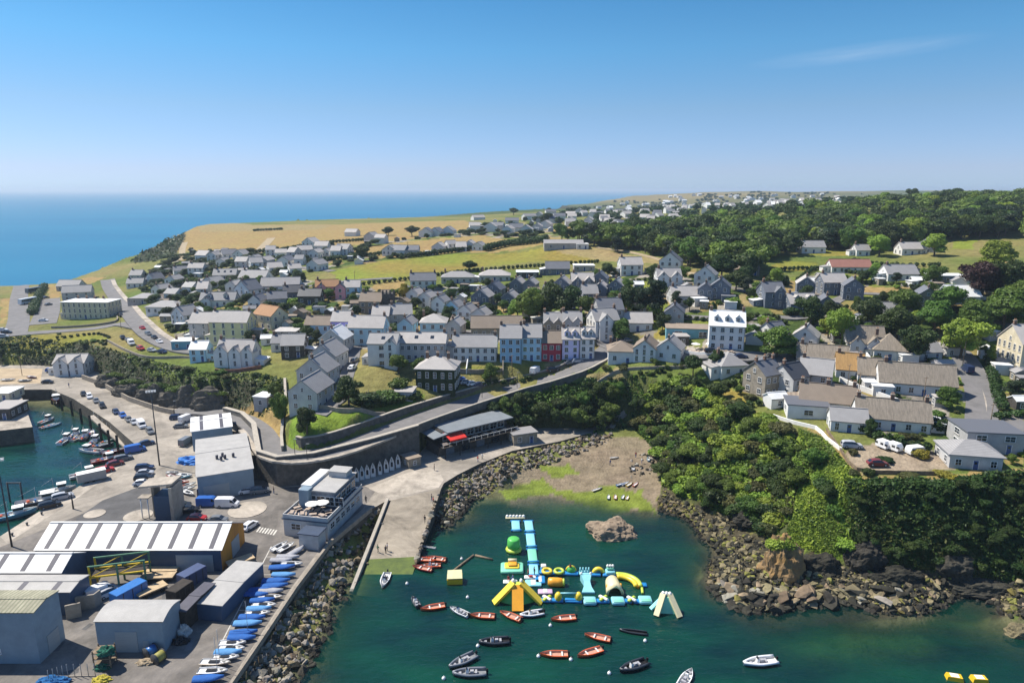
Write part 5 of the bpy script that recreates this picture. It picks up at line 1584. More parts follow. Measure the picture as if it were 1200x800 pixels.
scatter([(113, 412), (165, 420), (235, 436), (300, 440), (320, 440), (330, 455), (304, 478), (262, 476), (200, 470), (150, 458), (115, 436)], 55, 15, planter((1.2, 2.8), [('bush', 'mid'), ('bush', 'hedge'), ('bush', 'dark'), ('bush', 'olive'), ('bush', 'light')], 'scrubby bush clinging to the rocky cliff above the inner harbour', 'bushes on the harbour cliff', 'cliff_bush', 'bush', (1.1, 1.7)), keep=False, mind=1.8)
scatter([(0, 390), (110, 384), (140, 392), (120, 412), (60, 428), (0, 430)], 22, 16, planter((1.2, 2.6), [('bush', 'hedge'), ('bush', 'mid')], 'low bush on the grassy bank behind the boathouse', 'bushes on the boathouse bank', 'bank_bush', 'bush', (1.2, 1.8)), keep=False)
# gardens of the village
G1 = [(185, 345), (330, 322), (400, 338), (560, 335), (640, 340), (720, 345), (720, 410), (600, 400), (460, 400), (350, 410), (230, 400), (180, 372)]
G2 = [(690, 325), (800, 312), (860, 330), (960, 325), (1060, 320), (1180, 330), (1190, 420), (1100, 420), (980, 420), (880, 425), (800, 400), (730, 385)]
G3 = [(680, 436), (740, 428), (860, 432), (900, 478), (850, 470), (780, 446), (700, 446)]
G4 = [(230, 290), (330, 290), (480, 268), (640, 256), (660, 280), (560, 292), (420, 310), (330, 325), (180, 340), (170, 325)]
G5 = [(880, 430), (1000, 420), (1130, 420), (1200, 430), (1200, 545), (1100, 540), (1000, 500), (900, 480)]
GK = [('bush', 'hedge'), ('bush', 'mid'), ('bush', 'dark'), ('round', 'mid'), ('bush', 'light'), ('bush', 'olive')]
scatter(G1, 120, 21, planter((1.4, 4.2), GK, 'garden shrub among the houses of the harbour village', 'garden shrubs of the harbour village', 'garden_shrub', 'shrub', (1.1, 1.8)), pad=.3, mind=2)
scatter(G2, 110, 22, planter((1.8, 5.5), GK, 'garden shrub on the leafy slope of slate houses', 'garden shrubs of the upper slope', 'garden_shrub', 'shrub', (1.1, 1.7)), pad=.3, mind=2)
scatter(G2, 48, 23, planter((4, 7.5), [('round', 'mid'), ('round', 'dark'), ('pine', 'pine'), ('round', 'light')], 'garden tree on the leafy slope of slate houses', 'garden trees of the upper slope', 'garden_tree', 'tree', (.8, 1.1), True), pad=1.5, mind=5)
scatter(G3, 25, 24, planter((1.2, 2.8), GK, 'low shrub in the gardens along the top of the green slope', 'shrubs above the green slope', 'garden_shrub', 'shrub', (1.1, 1.7)), pad=.2, mind=1.6)
scatter(G4, 230, 25, planter((2.5, 5.5), [('bush', 'dark'), ('round', 'dark'), ('bush', 'hedge')], 'dark wind clipped shrub between the headland bungalows', 'shrubs of the headland', 'headland_shrub', 'shrub', (1.2, 2.2)), pad=.3, mind=3)
scatter(G5, 45, 26, planter((1.0, 2.6), GK, 'garden shrub around the thatched cottages', 'shrubs round the thatched cottages', 'garden_shrub', 'shrub', (1.1, 1.7)), pad=.2, mind=1.5)
scatter([(165, 330), (230, 318), (330, 345), (330, 388), (300, 372), (235, 368), (205, 395), (180, 378)], 75, 63, planter((2.5, 6), [('round', 'dark'), ('round', 'mid'), ('bush', 'dark'), ('bush', 'mid')], 'dark leafy tree among the houses above the coast road', 'trees above the coast road', 'hillside_tree', 'tree', (1, 1.5)), pad=.4, mind=2.6)
# small outbuildings between the gardens
def outbuilding(kind):
 def fn(p, g):
  w_ = g.uniform(2.6, 5.5)
  house(0, 0, w_ / mpp(p), g.uniform(2.6, 4), g.uniform(2.1, 2.7), g.choice((0, 12, -15, 75, 90)), g.choice('WWEGSDN'), g.choice('mpswwb'), f'small {kind} outbuilding among the gardens', 'outbuilding', 'outbuilding', 0, flat=g.random() < .4, pitch=28, group=f'{kind} outbuildings', pos=p, side=False, door=False, cols=1)
 return fn
scatter(G1, 75, 51, outbuilding('harbour village'), pad=1.6, keep=False)
scatter(G2, 50, 52, outbuilding('upper slope'), pad=1.6, keep=False)
scatter(G4, 45, 53, outbuilding('headland'), pad=1.6, keep=True)
scatter(G5, 16, 54, outbuilding('thatched lane'), pad=1.4, keep=True)
scatter(G1, 110, 61, planter((2.5, 6), [('round', 'dark'), ('round', 'mid'), ('bush', 'dark'), ('round', 'hedge')], 'leafy tree in the gardens of the harbour village', 'trees of the harbour village', 'village_tree', 'tree', (.9, 1.3), True), pad=.4, mind=3)
# far copses and hedgerows beyond the wood: one mass
FW = []
scatter([(640, 244), (700, 238), (780, 232), (830, 228), (900, 225), (1010, 227), (1010, 236), (900, 250), (800, 262), (690, 266), (650, 262)], 170, 62, lambda p, g: FW.append(p), pad=0, keep=False)
Vs, Qs, off = [], [], 0
g = random.Random(19)
for i, p in enumerate(FW):
 for k in range(g.choice((1, 1, 3, 4))):
  V, Q = leaf_cloud([(0, 0, .4, .5, .5, .42), (g.uniform(-.3, .3), g.uniform(-.3, .3), .55, .3, .3, .3)], 60, .14, i + 7 * k)
  s = g.uniform(5, 9)
  x, y = p.x + k * g.uniform(10, 14), p.y + k * g.uniform(-8, 8)
  Vs.append(V * (s * 1.5, s * 1.3, s) + (x, y, gz(x, y) - .5))
  Qs.append(Q + off)
  off += len(V)
tag(link('far_copses', npmesh('far_copses', np.concatenate(Vs), np.concatenate(Qs), [LF['dark']])), kind='stuff')
# hedges: one leafy mesh each, along the lines between plots
HK = {}
def hedge(pts, h_, w_, label, group=None, lf='hedge'):
 P = [Vector(q) for q in H(pts)]
 P = smooth(P, 2.2)
 g = np.random.default_rng(int(pts[0][0] * 7 + pts[0][1]))
 Vs, Qs, off = [], [], 0
 o0 = P[0].copy()
 for q in P:
  z = gz(q.x, q.y)
  j = 1 + .25 * (g.random() - .5)
  V, Q = leaf_cloud([(0, 0, h_ * .5 * j, w_ * .62, w_ * .62, h_ * .56 * j), (g.normal() * .3, g.normal() * .3, h_ * .7 * j, w_ * .5, w_ * .5, h_ * .4)], 130, min(.42, .2 + h_ * .06), int(g.integers(1e6)))
  Vs.append(V + (q.x - o0.x, q.y - o0.y, z - o0.z - .1))
  Qs.append(Q + off)
  off += len(V)
 tag(link('hedge', npmesh('hedge', np.concatenate(Vs), np.concatenate(Qs), [LF[lf]]), None, o0), label, 'hedge', group)
for pts, h_, w_, label in [
 ([(38, 369), (44, 352), (52, 337)], 3.0, 4.0, 'tall bright hedge beside the bus on the seafront road'),
 ([(0, 405), (60, 400), (110, 392), (128, 396)], 1.0, 1.0, 'low hedge along the upper edge of the grass bank'),
 ([(30, 412), (80, 406), (125, 400)], 1.0, 1.0, 'low hedge along the middle of the grass bank'),
 ([(400, 337), (480, 328), (560, 318), (640, 312), (700, 308)], 1.8, 1.6, 'long dark hedge along the lower edge of the green field'),
 ([(345, 309), (380, 306), (430, 301), (460, 297)], 2.6, 2.6, 'thick dark hedge below the middle hay field'),
 ([(480, 302), (560, 292), (625, 282), (640, 280)], 3.0, 3.0, 'dark hedge along the top of the green field'),
 ([(255, 298), (290, 297), (330, 295)], 2.4, 2.4, 'dark hedge at the foot of the golden headland field'),
 ([(330, 294), (380, 286), (430, 282)], 2.4, 2.4, 'dark hedge between the golden field and the bungalows'),
 ([(298, 271), (318, 270), (330, 269.5)], 2.4, 3.0, 'short hedge of bushes across the golden headland field'),
 ([(570, 294), (600, 288), (640, 284)], 4.0, 4.0, 'tall hedge line running to the school'),
 ([(835, 459), (860, 454), (890, 449)], 2.4, 1.8, 'tall clipped hedge below the lower white bungalow'),
 ([(850, 481), (880, 477), (905, 470)], 1.5, 1.4, 'dark hedge round the small clifftop lawn'),
 ([(915, 355), (960, 362), (1010, 362)], 1.6, 1.4, 'hedge in front of the dark slate houses'),
 ([(905, 318), (960, 316), (1010, 322)], 1.8, 1.6, 'hedge along the lawn left of the red roofed bungalow'),
 ([(1010, 332), (1060, 336), (1100, 342)], 1.6, 1.5, 'hedge along the lane below the grey bungalow'),
 ([(1000, 306), (1050, 312), (1100, 312)], 1.8, 1.6, 'hedge above the grey bungalow on the wooded slope'),
 ([(935, 330), (945, 322), (955, 316)], 1.8, 1.6, 'short hedge climbing beside the upper drive'),
 ([(1062, 494), (1085, 500), (1102, 506)], 1.8, 2.0, 'bright hedge along the lane by the long grey thatch'),
 ([(1010, 507), (1040, 520), (1085, 530)], 2.2, 1.8, 'dark hedge behind the caravans'),
 ([(1158, 415), (1162, 440), (1170, 468), (1175, 480)], 2.0, 2.4, 'bright clipped hedge beside the side road and the mansion'),
 ([(1000, 446), (1030, 458), (1050, 466)], 1.2, 1.2, 'low hedge behind the white lane wall'),
 ([(1170, 490), (1200, 487)], 1.6, 2.0, 'hedge at the junction near the right edge'),
 ([(770, 437), (800, 429), (835, 428)], 1.4, 1.2, 'hedge along the seaward side of the hotel road'),
 ([(690, 452), (730, 446), (765, 440)], 1.2, 1.2, 'hedge curving round the garden of the round ended house'),
 ([(430, 478), (460, 474), (490, 468)], 2.0, 2.4, 'dense hedge behind the lawn of the ivy villa'),
 ([(565, 452), (590, 450), (620, 445)], 1.4, 1.6, 'hedge along the garden wall of the blue pair'),
 ([(880, 372), (905, 372), (920, 380)], 1.6, 1.5, 'hedge along the lane left of the slate houses'),
 ([(220, 342), (250, 336), (280, 330)], 1.8, 1.8, 'hedge between the upper left bungalows'),
 ([(285, 330), (320, 335), (345, 330)], 2, 2, 'dark hedge behind the long grey bungalow'),
 ([(190, 303), (215, 300), (250, 300)], 2, 2, 'hedge below the path on the headland'),
 ([(700, 330), (735, 331), (765, 328)], 1.6, 1.5, 'hedge behind the pale house lawn'),
 ([(735, 345), (770, 343), (800, 345)], 1.6, 1.5, 'clipped hedge before the twin gabled house'),
 ([(860, 372), (830, 376), (790, 372)], 1.4, 1.4, 'hedge along the lane above the white hotel')]:
 hedge(pts, h_, w_, label)
# undergrowth that nobody could count: ivy, brambles and bracken on the slopes
def undergrowth(name, poly, n, hmax, mats, seed, step=.45):
 g = np.random.default_rng(seed)
 W_ = H(poly)
 xs, ys_ = np.array([p[0] for p in W_]), np.array([p[1] for p in W_])
 X = g.uniform(xs.min(), xs.max(), n * 4)
 Y = g.uniform(ys_.min(), ys_.max(), n * 4)
 k = inside([tuple(p) for p in W_], X, Y)
 X, Y = X[k][:n], Y[k][:n]
 Z = hfast(X, Y)
 k = (Z > 1.0)
 for P, w in LINEP:
  P2 = P[::2]
  k &= (((X[:, None] - P2[:, 0]) ** 2 + (Y[:, None] - P2[:, 1]) ** 2).min(1) > (w + .5) ** 2)
 for fx, fy, fr in FOOT:
  k &= (X - fx) ** 2 + (Y - fy) ** 2 > (fr * .8) ** 2
 k &= ~inside(PQ, X, Y)
 X, Y, Z = X[k], Y[k], Z[k]
 n = len(X)
 tall = np.clip(.5 + .6 * wob(X * 2.1, Y * 2.1) + .3 * g.normal(size=n), .03, 1.3)
 C = np.stack([X, Y, Z + hmax * tall * g.random(n)], 1)
 nn = g.normal(size=(n, 3)) * .6 + (0, -.25, .7)
 nn /= np.linalg.norm(nn, axis=1)[:, None]
 a = np.cross(nn, g.normal(size=(n, 3)))
 a /= np.linalg.norm(a, axis=1)[:, None]
 b = np.cross(nn, a)
 s = step * (.5 + g.random(n))[:, None]
 V = np.stack([C - a * s, C - b * s * .6, C + a * s, C + b * s * .6], 1).reshape(-1, 3)
 mi = (np.floor((wob(X * .9 + seed, Y * .9) + 1.5) / 3.01 * len(mats) + g.normal(size=n) * .4)).clip(0, len(mats) - 1).astype(int)
 tag(link(name, npmesh(name, V, np.arange(4 * n).reshape(-1, 4), [LF[m] for m in mats], mi)), kind='stuff')
undergrowth('undergrowth', SLOPE + [], 45000, 1.6, ['dark', 'mid', 'light', 'olive'], 41)
undergrowth('headland_scrub', [(150, 309), (165, 297), (182, 279), (200, 266), (222, 264), (214, 283), (202, 300), (180, 307)], 9000, 2.2, ['dark', 'dark', 'olive'], 46, 1.5)
undergrowth('ridge_grass', [(935, 505), (960, 512), (1005, 556), (1020, 572), (1012, 640), (975, 655), (915, 640), (930, 600), (940, 545)], 32000, .8, ['mid', 'light', 'mid', 'olive'], 45, .24)
undergrowth('cliff_ivy', [(990, 566), (1100, 563), (1230, 555), (1230, 685), (1100, 672), (1000, 662)], 30000, 1.0, ['dark', 'hedge', 'dark', 'olive'], 42)
undergrowth('cliff_scrub', [(105, 402), (165, 418), (235, 436), (310, 438), (336, 445), (330, 480), (262, 478), (200, 474), (150, 462), (112, 440), (0, 434), (0, 392)], 17000, .6, ['mid', 'dark', 'dark', 'hedge'], 43)
undergrowth('bank_scrub', [(440, 545), (470, 520), (560, 478), (640, 456), (690, 442), (745, 440), (760, 470), (745, 500), (700, 506), (560, 508), (490, 532)], 22000, 1.4, ['dark', 'mid', 'hedge'], 44)
# ------------------------------------------------------------------ rocks
def rockmat(name, c, c2):
 return mat(name, c, .92, c2=c2, scale=.9, bump=.8, bscale=3, rand=.3, spec=.15, detail=6)
M_ROCKG = rockmat('grey_armour_rock', (.35, .315, .255), (.19, .175, .145))
M_ROCKT = rockmat('tan_shore_rock', (.30, .235, .14), (.12, .10, .065))
M_ROCKD = rockmat('dark_wet_rock', (.06, .055, .042), (.025, .024, .02))
M_CLIFF = mat('cliff_rock', (.15, .13, .10), .92, c2=(.055, .05, .042), scale=.5, bump=1, bscale=1.6, detail=7)
M_ROCKW = rockmat('weedy_rock', (.26, .24, .06), (.11, .10, .04))
def rock_shape(seed, flat=.7):
 g = random.Random(seed)
 bm = bmesh.new()
 for i in range(15):
  v = Vector((g.gauss(0, 1), g.gauss(0, 1), g.gauss(0, 1))).normalized()
  bm.verts.new((v.x * g.uniform(.75, 1.05), v.y * g.uniform(.6, .9), v.z * flat * g.uniform(.7, 1)))
 bmesh.ops.convex_hull(bm, input=bm.verts)
 bmesh.ops.delete(bm, geom=[v for v in bm.verts if not v.link_faces], context='VERTS')
 bmesh.ops.triangulate(bm, faces=bm.faces)
 bm.verts.ensure_lookup_table()
 V = np.array([v.co[:] for v in bm.verts])
 Fs = np.array([[v.index for v in f.verts] for f in bm.faces])
 bm.verts.index_update()
 Fs = np.array([[v.index for v in f.verts] for f in bm.faces])
 bm.free()
 return V, Fs
SHAPES = [rock_shape(i, .75) for i in range(8)] + [rock_shape(20 + i, .4) for i in range(6)]
RMESH = {}
def rock_mesh(i, m):
 if (i, m.name) not in RMESH:
  RMESH[(i, m.name)] = npmesh('rock', SHAPES[i][0], SHAPES[i][1], [m])
 return RMESH[(i, m.name)]
def rocks(poly, n, size, mats, seed, n_single, name, label, group, stuffname, shapes=range(8), zmin=-.6):
 g = random.Random(seed)
 xs, ys_ = [p[0] for p in poly], [p[1] for p in poly]
 got = []
 if M_ROCKD not in mats:
  mats = mats + [M_ROCKD]
 while len(got) < n:
  px, py = g.uniform(min(xs), max(xs)), g.uniform(min(ys_), max(ys_))
  if not inpoly(poly, px, py):
   continue
  p = hit(px, py, False)
  if p.z < zmin or inpoly(PQ, p.x, p.y):
   continue
  s = size[0] + (size[1] - size[0]) * g.random() ** 2.4
  got.append((s, p, g.choice(list(shapes)), g.choice(mats) if p.z > .05 + g.uniform(-.2, .2) else M_ROCKD, (g.uniform(-.5, .5), g.uniform(-.5, .5), g.uniform(0, 6.28)), g.uniform(.0, .45)))
 got.sort(key=lambda t: -t[0] / depth(t[1]))
 for s, p, k, m, r, up_ in got[:n_single]:
  tag(link(name, rock_mesh(k, m), None, p + Vector((0, 0, s * up_)), r, (s, s, s)), label, 'rock', group)
 Vs, Fs, mi, off = [], [], [], 0
 for s, p, k, m, r, up_ in got[n_single:]:
  M = np.array(Matrix.Rotation(r[2], 3, 'Z') @ Matrix.Rotation(r[0], 3, 'X') @ Matrix.Rotation(r[1], 3, 'Y'))
  V, Fq = SHAPES[k]
  Vs.append(V * s @ M.T + (p.x, p.y, p.z + s * up_))
  Fs.append(Fq + off)
  mi.append(np.full(len(Fq), mats.index(m)))
  off += len(V)
 tag(link(stuffname, npmesh(stuffname, np.concatenate(Vs), np.concatenate(Fs), mats, np.concatenate(mi))), kind='stuff')
rocks([(436, 602), (456, 592), (426, 672), (405, 710), (367, 800), (350, 830), (240, 860), (276, 802), (350, 690), (390, 640)], 900, (.45, 1.15), [M_ROCKG, M_ROCKG, M_ROCKT], 1, 180, 'armour_stone', 'grey angular armour stone on the bank between the dinghy park wall and the water', 'armour stones by the dinghy park', 'armour_bank')
rocks([(519, 575), (538, 560), (563, 547), (600, 532), (634, 525), (655, 520), (690, 511), (716, 508), (712, 518), (690, 527), (640, 545), (610, 552), (570, 580), (540, 606), (512, 640), (488, 668), (487, 660)], 1100, (.4, 1.0), [M_ROCKG, M_ROCKG, M_ROCKD, M_ROCKT], 2, 90, 'armour_stone', 'grey armour stone on the bank curving from the slipway to the small beach', 'armour stones towards the beach', 'armour_bank')
SHORE = [(775, 572), (800, 588), (850, 604), (905, 642), (1000, 668), (1215, 684), (1215, 725), (1130, 718), (1000, 722), (950, 726), (868, 736), (830, 712), (822, 690), (842, 650), (812, 612), (772, 604)]
rocks(SHORE, 3000, (.28, 1.15), [M_ROCKT, M_ROCKT, M_ROCKD, M_ROCKD, M_ROCKD, M_ROCKW], 3, 130, 'shore_rock', 'natural brown rock on the low rocky shore below the green slope', 'rocks of the natural shore', 'shore_rocks', shapes=range(14), zmin=-.5)
rocks([(840, 680), (870, 690), (950, 695), (1050, 688), (1060, 705), (950, 722), (880, 730), (840, 705)], 150, (.8, 2.4), [M_ROCKT, M_ROCKT, M_ROCKG], 4, 40, 'shore_slab', 'broad pale rock slab at the outer tip of the rocky shore', 'pale slabs of the rocky point', 'slab_ledge', shapes=range(8, 14), zmin=-.4)
rocks([(735, 535), (768, 530), (764, 558), (740, 560)], 45, (.3, .9), [M_ROCKD, M_ROCKG], 6, 12, 'beach_rock', 'dark weathered rock in the scatter on the upper beach', 'rocks on the upper beach', 'beach_stones')
rocks([(772, 585), (800, 590), (830, 640), (840, 690), (815, 650), (790, 610), (770, 605)], 500, (.25, .6), [M_ROCKW, M_ROCKW, M_ROCKT], 5, 20, 'weedy_rock', 'small yellow weeded rock along the edge of the small beach', 'weeded rocks beside the beach', 'weedy_ledge', zmin=-.5)
def crag(px, py, w, d, h_, m, seed, label, name, capm=None):
 """a stratified lump of bedrock, ragged outline and broken faces"""
 p = hit(px, py)
 bm = bmesh.new()
 bmesh.ops.create_icosphere(bm, subdivisions=5, radius=1)
 for v in bm.verts:
  q = v.co
  n = mnoise.fractal(q * 1.3 + Vector((seed, 0, 0)), 1.0, 2.0, 5)
  n2 = abs(mnoise.noise(q * 3.1 + Vector((0, seed, 0))))
  r = 1 + .28 * n - .16 * n2
  z = q.z * r
  st = round(z * 6 + n * .8) / 6
  v.co = Vector((q.x * r * w / 2, q.y * r * d / 2, (z * .72 + st * .28) * h_))
 me = bpy.data.meshes.new(name)
 bm.to_mesh(me)
 bm.free()
 me.materials.append(m)
 o = link(name, me, None, p - Vector((0, 0, h_ * .12)))
 tag(o, label, 'rock')
 if capm:
  V, Q = leaf_cloud([(0, 0, h_ * .92, w * .26, d * .26, h_ * .14), (w * .14, 0, h_ * .86, w * .24, d * .24, h_ * .14), (-w * .16, 0, h_ * .84, w * .24, d * .24, h_ * .14)], 1800, .24, seed)
  link('grass_cap', npmesh('grass_cap', V, Q, [LF['light' if seed < 20 else 'mid']]), o)
 return o
crag(717, 624, 11.5, 9, 3.2, mat('brown_rock', (.36, .275, .19), .9, c2=(.15, .115, .08), scale=.9, bump=1, bscale=2), 3, 'large flat brown rock standing alone in the bay', 'sea_rock')
crag(914, 668, 8.2, 7.5, 7.6, mat('lichen_rock', (.34, .20, .07), .9, c2=(.15, .115, .075), scale=.42, bump=1, bscale=2), 8, 'tall rounded sea stack with orange lichen and a grassy cap', 'sea_stack', True)
crag(1196, 742, 5.5, 4.0, 1.8, M_ROCKT, 5, 'low tan rock in the water at the right edge', 'sea_rock')
for i, (px, py, w, d, h_) in enumerate(((880, 606, 8, 6, 2.2), (960, 664, 9, 6, 3.0), (1055, 678, 11, 5, 2.4), (1150, 688, 12, 5, 2.0), (1015, 652, 8, 5, 3.4), (1120, 665, 7, 5, 3.0))):
 crag(px, py, w, d, h_, M_ROCKD, 11 + i, ('dark rock outcrop under the bushes near the beach end of the slope', 'dark outcrop right behind the orange sea stack', 'long dark ledge at the foot of the shaded cliff', 'dark ledge below the shaded cliff towards the right edge', 'dark crag rising into the shaded cliff', 'dark crag half way along the shaded cliff')[i], 'rock_outcrop')
# ribs of bare rock on the harbour cliff
for i, (px, py, w, d, h_) in enumerate(((132, 457, 12, 6, 5.5), (156, 467, 14, 7, 6), (184, 475, 15, 7, 7), (216, 480, 15, 7, 7.5), (248, 483, 15, 7, 6.5))):
 crag(px, py - 5, w, d, h_, M_CLIFF, 30 + i, ('leftmost dark rib of the harbour cliff beside the boathouse', 'second dark rib of the harbour cliff from the boathouse', 'middle dark rib of the harbour cliff above the road wall', 'fourth dark rib of the harbour cliff behind the tall mast', 'rightmost dark rib of the harbour cliff near the hairpin road')[i], 'cliff_rock', True)
# ------------------------------------------------------------------ harbour sheds
M_SHEETW = striped('white_sheet_roof', (.70, .69, .66), (.58, .57, .55), 3.0, 'X', .45, width=.85)
M_SHEETG = striped('grey_sheet_roof', (.40, .385, .36), (.32, .31, .29), 3.0, 'X', .6, width=.85)
M_SHEETB = striped('blue_sheet_wall', (.045, .085, .15), (.03, .06, .11), 4.0, 'X', .5, width=.7)
M_SHEETBG = striped('blue_grey_sheet_wall', (.22, .29, .34), (.18, .24, .29), 4.0, 'X', .55, width=.8)
M_ORANGE = mat('orange_rusty_sheet', (.62, .27, .03), .7, c2=(.40, .16, .03), scale=.6, stretch=(1, 1, .3))
M_SKYL = mat('skylight_sheet', (.085, .082, .10), .6, .15, .6)
M_MOSS = striped('lichened_sheet_roof', (.34, .32, .23), (.22, .22, .15), .5, 'X', .9, width=.6, var=.3)
M_DOORG = mat('roller_door', (.30, .33, .34), .6, .1, 2, stretch=(.2, .2, 6))
def shed(x0, x1, y0, y1, ze, rise, wallm, roofm, label, gable=None, lights=0, rz=0.0, ridge=.5, name='shed', arch=False, doors=(), wins=(), cat='shed', back=True):
 """harbour shed on the quay; x along the ridge, y0 the near side; ze eaves height above the quay"""
 W_, D_ = x1 - x0, y1 - y0
 root = empty(name, ((x0 + x1) / 2, (y0 + y1) / 2, QZ), rz, label, cat)
 FOOT.append(((x0 + x1) / 2, (y0 + y1) / 2, math.hypot(W_, D_) / 2))
 x, y = W_ / 2, D_ / 2
 ym = -y + D_ * ridge
 nseg = 8 if arch else 2
 prof = []
 for i in range(nseg + 1):
  t = i / nseg
  if arch:
   prof.append((-y + D_ * t, ze + rise * math.sin(math.pi * t)))
  else:
   prof.append([(-y, ze), (ym, ze + rise), (y, ze)][i])
 mb = MB()
 n = len(prof)
 mb.add([(-x, -y, 0), (x, -y, 0), (x, -y, ze), (-x, -y, ze)], [(0, 1, 2, 3)], wallm)
 mb.add([(-x, y, 0), (x, y, 0), (x, y, ze), (-x, y, ze)], [(3, 2, 1, 0)], wallm)
 for sx in (-1, 1):
  vs = [(sx * x, -y, 0), (sx * x, y, 0)] + [(sx * x, a, b) for a, b in reversed(prof)]
  mb.add(vs, [tuple(range(n + 2)) if sx > 0 else tuple(reversed(range(n + 2)))], gable if (gable and sx > 0) else wallm)
 mb.build('wall', root)
 mb = MB()
 xo = x + .25
 for (a, b), (c, d) in zip(prof[:-1], prof[1:]):
  slab(mb, [(-xo, a, b + .16), (xo, a, b + .16), (xo, c, d + .16), (-xo, c, d + .16)], roofm, .14)
 if not arch:
  mb.box((0, ym, ze + rise + .17), (2 * xo, .5, .1), roofm)
 rf = mb.build('roof', root)
 if lights:
  for i in range(lights):
   lx = ((i + .5) / lights - .5) * W_
   mb = MB()
   (a, b), (c, d) = prof[0], prof[1]
   slab(mb, [(lx - .45, a + .3, b + .16 + .3 * (d - b) / (c - a) + .02), (lx + .45, a + .3, b + .16 + .3 * (d - b) / (c - a) + .02), (lx + .45, c - .1, d + .17), (lx - .45, c - .1, d + .17)], M_SKYL, .05)
   if not arch and rise > .5:
    (a, b), (c, d) = prof[1], prof[2]
    slab(mb, [(lx - .45, a + .1, b + .18), (lx + .45, a + .1, b + .18), (lx + .45, c - .1, d + .19), (lx - .45, c - .1, d + .19)], M_SKYL, .05)
   mb.build('rooflight_strip', rf)
 for side, pos, w, h_ in doors:
  mb = MB()
  if side == 'front':
   mb.box((pos, -y - .03, h_ / 2), (w, .1, h_), M_DOORG)
  else:
   mb.box((x + .03, pos, h_ / 2), (.1, w, h_), M_DOORG)
  mb.build('door', root)
 for side, pos, z, w, h_ in wins:
  me = win_mesh(w, h_)
  if side == 'front':
   link('window', me, root, (pos, -y - .03, z))
  else:
   link('window', me, root, (x + .03, pos, z), (0, 0, R(90)))
 return root
shed(-90.4, -55.2, 117.6, 128.8, 4.2, 2.9, M_SHEETB, M_SHEETW, 'long blue warehouse with white striped roof and orange gable end', M_ORANGE, 9, name='warehouse', cat='warehouse', doors=(('front', 12.5, 7, 3.4), ('side', 1.0, 3.6, 3.4)))
shed(-122, -80.4, 109.6, 116.9, 4.3, 1.9, M_SHEETB, M_SHEETW, 'white striped roof warehouse with dark blue gable behind the grey flat shed', None, 9, name='warehouse', cat='warehouse')
shed(-122, -75.2, 103.8, 109.3, 4.2, .5, M_SHEETB, M_SHEETG, 'low shed with nearly flat grey roof and dark blue end wall', None, 8)
shed(-100, -72.4, 91.6, 97.6, 8.6, .5, M_SHEETBG, M_MOSS, 'tall blue grey shed with lichen stained roof at the bottom left', None, name='shed', doors=(('side', .4, 2.6, 3.2),), wins=(('front', 7.2, 5.7, 1, 1), ('front', 7.6, 1.6, 1, 1)))
shed(-65, -54.6, 94.3, 100.2, 5.2, .7, M_SHEETBG, M_SHEETG, 'square grey shed with pale arched roof in the middle of the boat yard', arch=True, doors=(('front', -.6, 3.4, 3.6), ('front', 2.4, .9, 2.0)))
shed(-104, -88, 82.4, 86.2, 1.4, .3, M_SHEETBG, M_SHEETW, 'bright white roofed store cut by the bottom left corner', lights=5)
c_ = at(263, 530, 10)
shed(c_.x - 6.1, c_.x + 6.1, c_.y - 14.2, c_.y + 12.6, 6.0, 0.9, M_SHEETBG, M_SHEETG, 'big grey workshop with pale curved roof under the hairpin wall', rz=R(24.5), name='workshop', cat='workshop', doors=(('front', -2.2, 5.6, 3.6),))
wk = bpy.data.objects['workshop']
for ch in [c for c in wk.children if c.name.startswith('roof')]:
 mb = MB()
 for i, (x, y) in enumerate(((-1.5, -5), (-.2, -4), (.3, -5.6), (2.2, -5.2), (-.6, -6.2))):
  mb.tube((x, y, 6.8), (x, y, 7.7), .32, M_SKYL, 8)
 mb.build('roof_vents', ch)
c_ = at(249, 494, 9.5)
shed(c_.x - 5.2, c_.x + 5.2, c_.y - 7.5, c_.y + 6.0, 5.6, .7, M_SHEETBG, M_SHEETW, 'smaller grey workshop with white roof behind the big one', rz=R(24.5), name='workshop', cat='workshop', lights=2)
shed(-52.6, -47.6, 102.2, 116.0, 2.9, .25, M_SHEETB, M_SHEETG, 'long narrow open fronted lean to beside the yard road', rz=R(-9), name='lean_to', ridge=.5)
shed(-54.6, -52.9, 99.5, 108.0, 3.5, .2, M_DARKT, M_SKYL, 'dark flat roofed cabin row against the lean to', rz=R(-9), name='cabin')
M_NAVY = mat('navy_trim', (.05, .07, .11), .6, .1, 1)
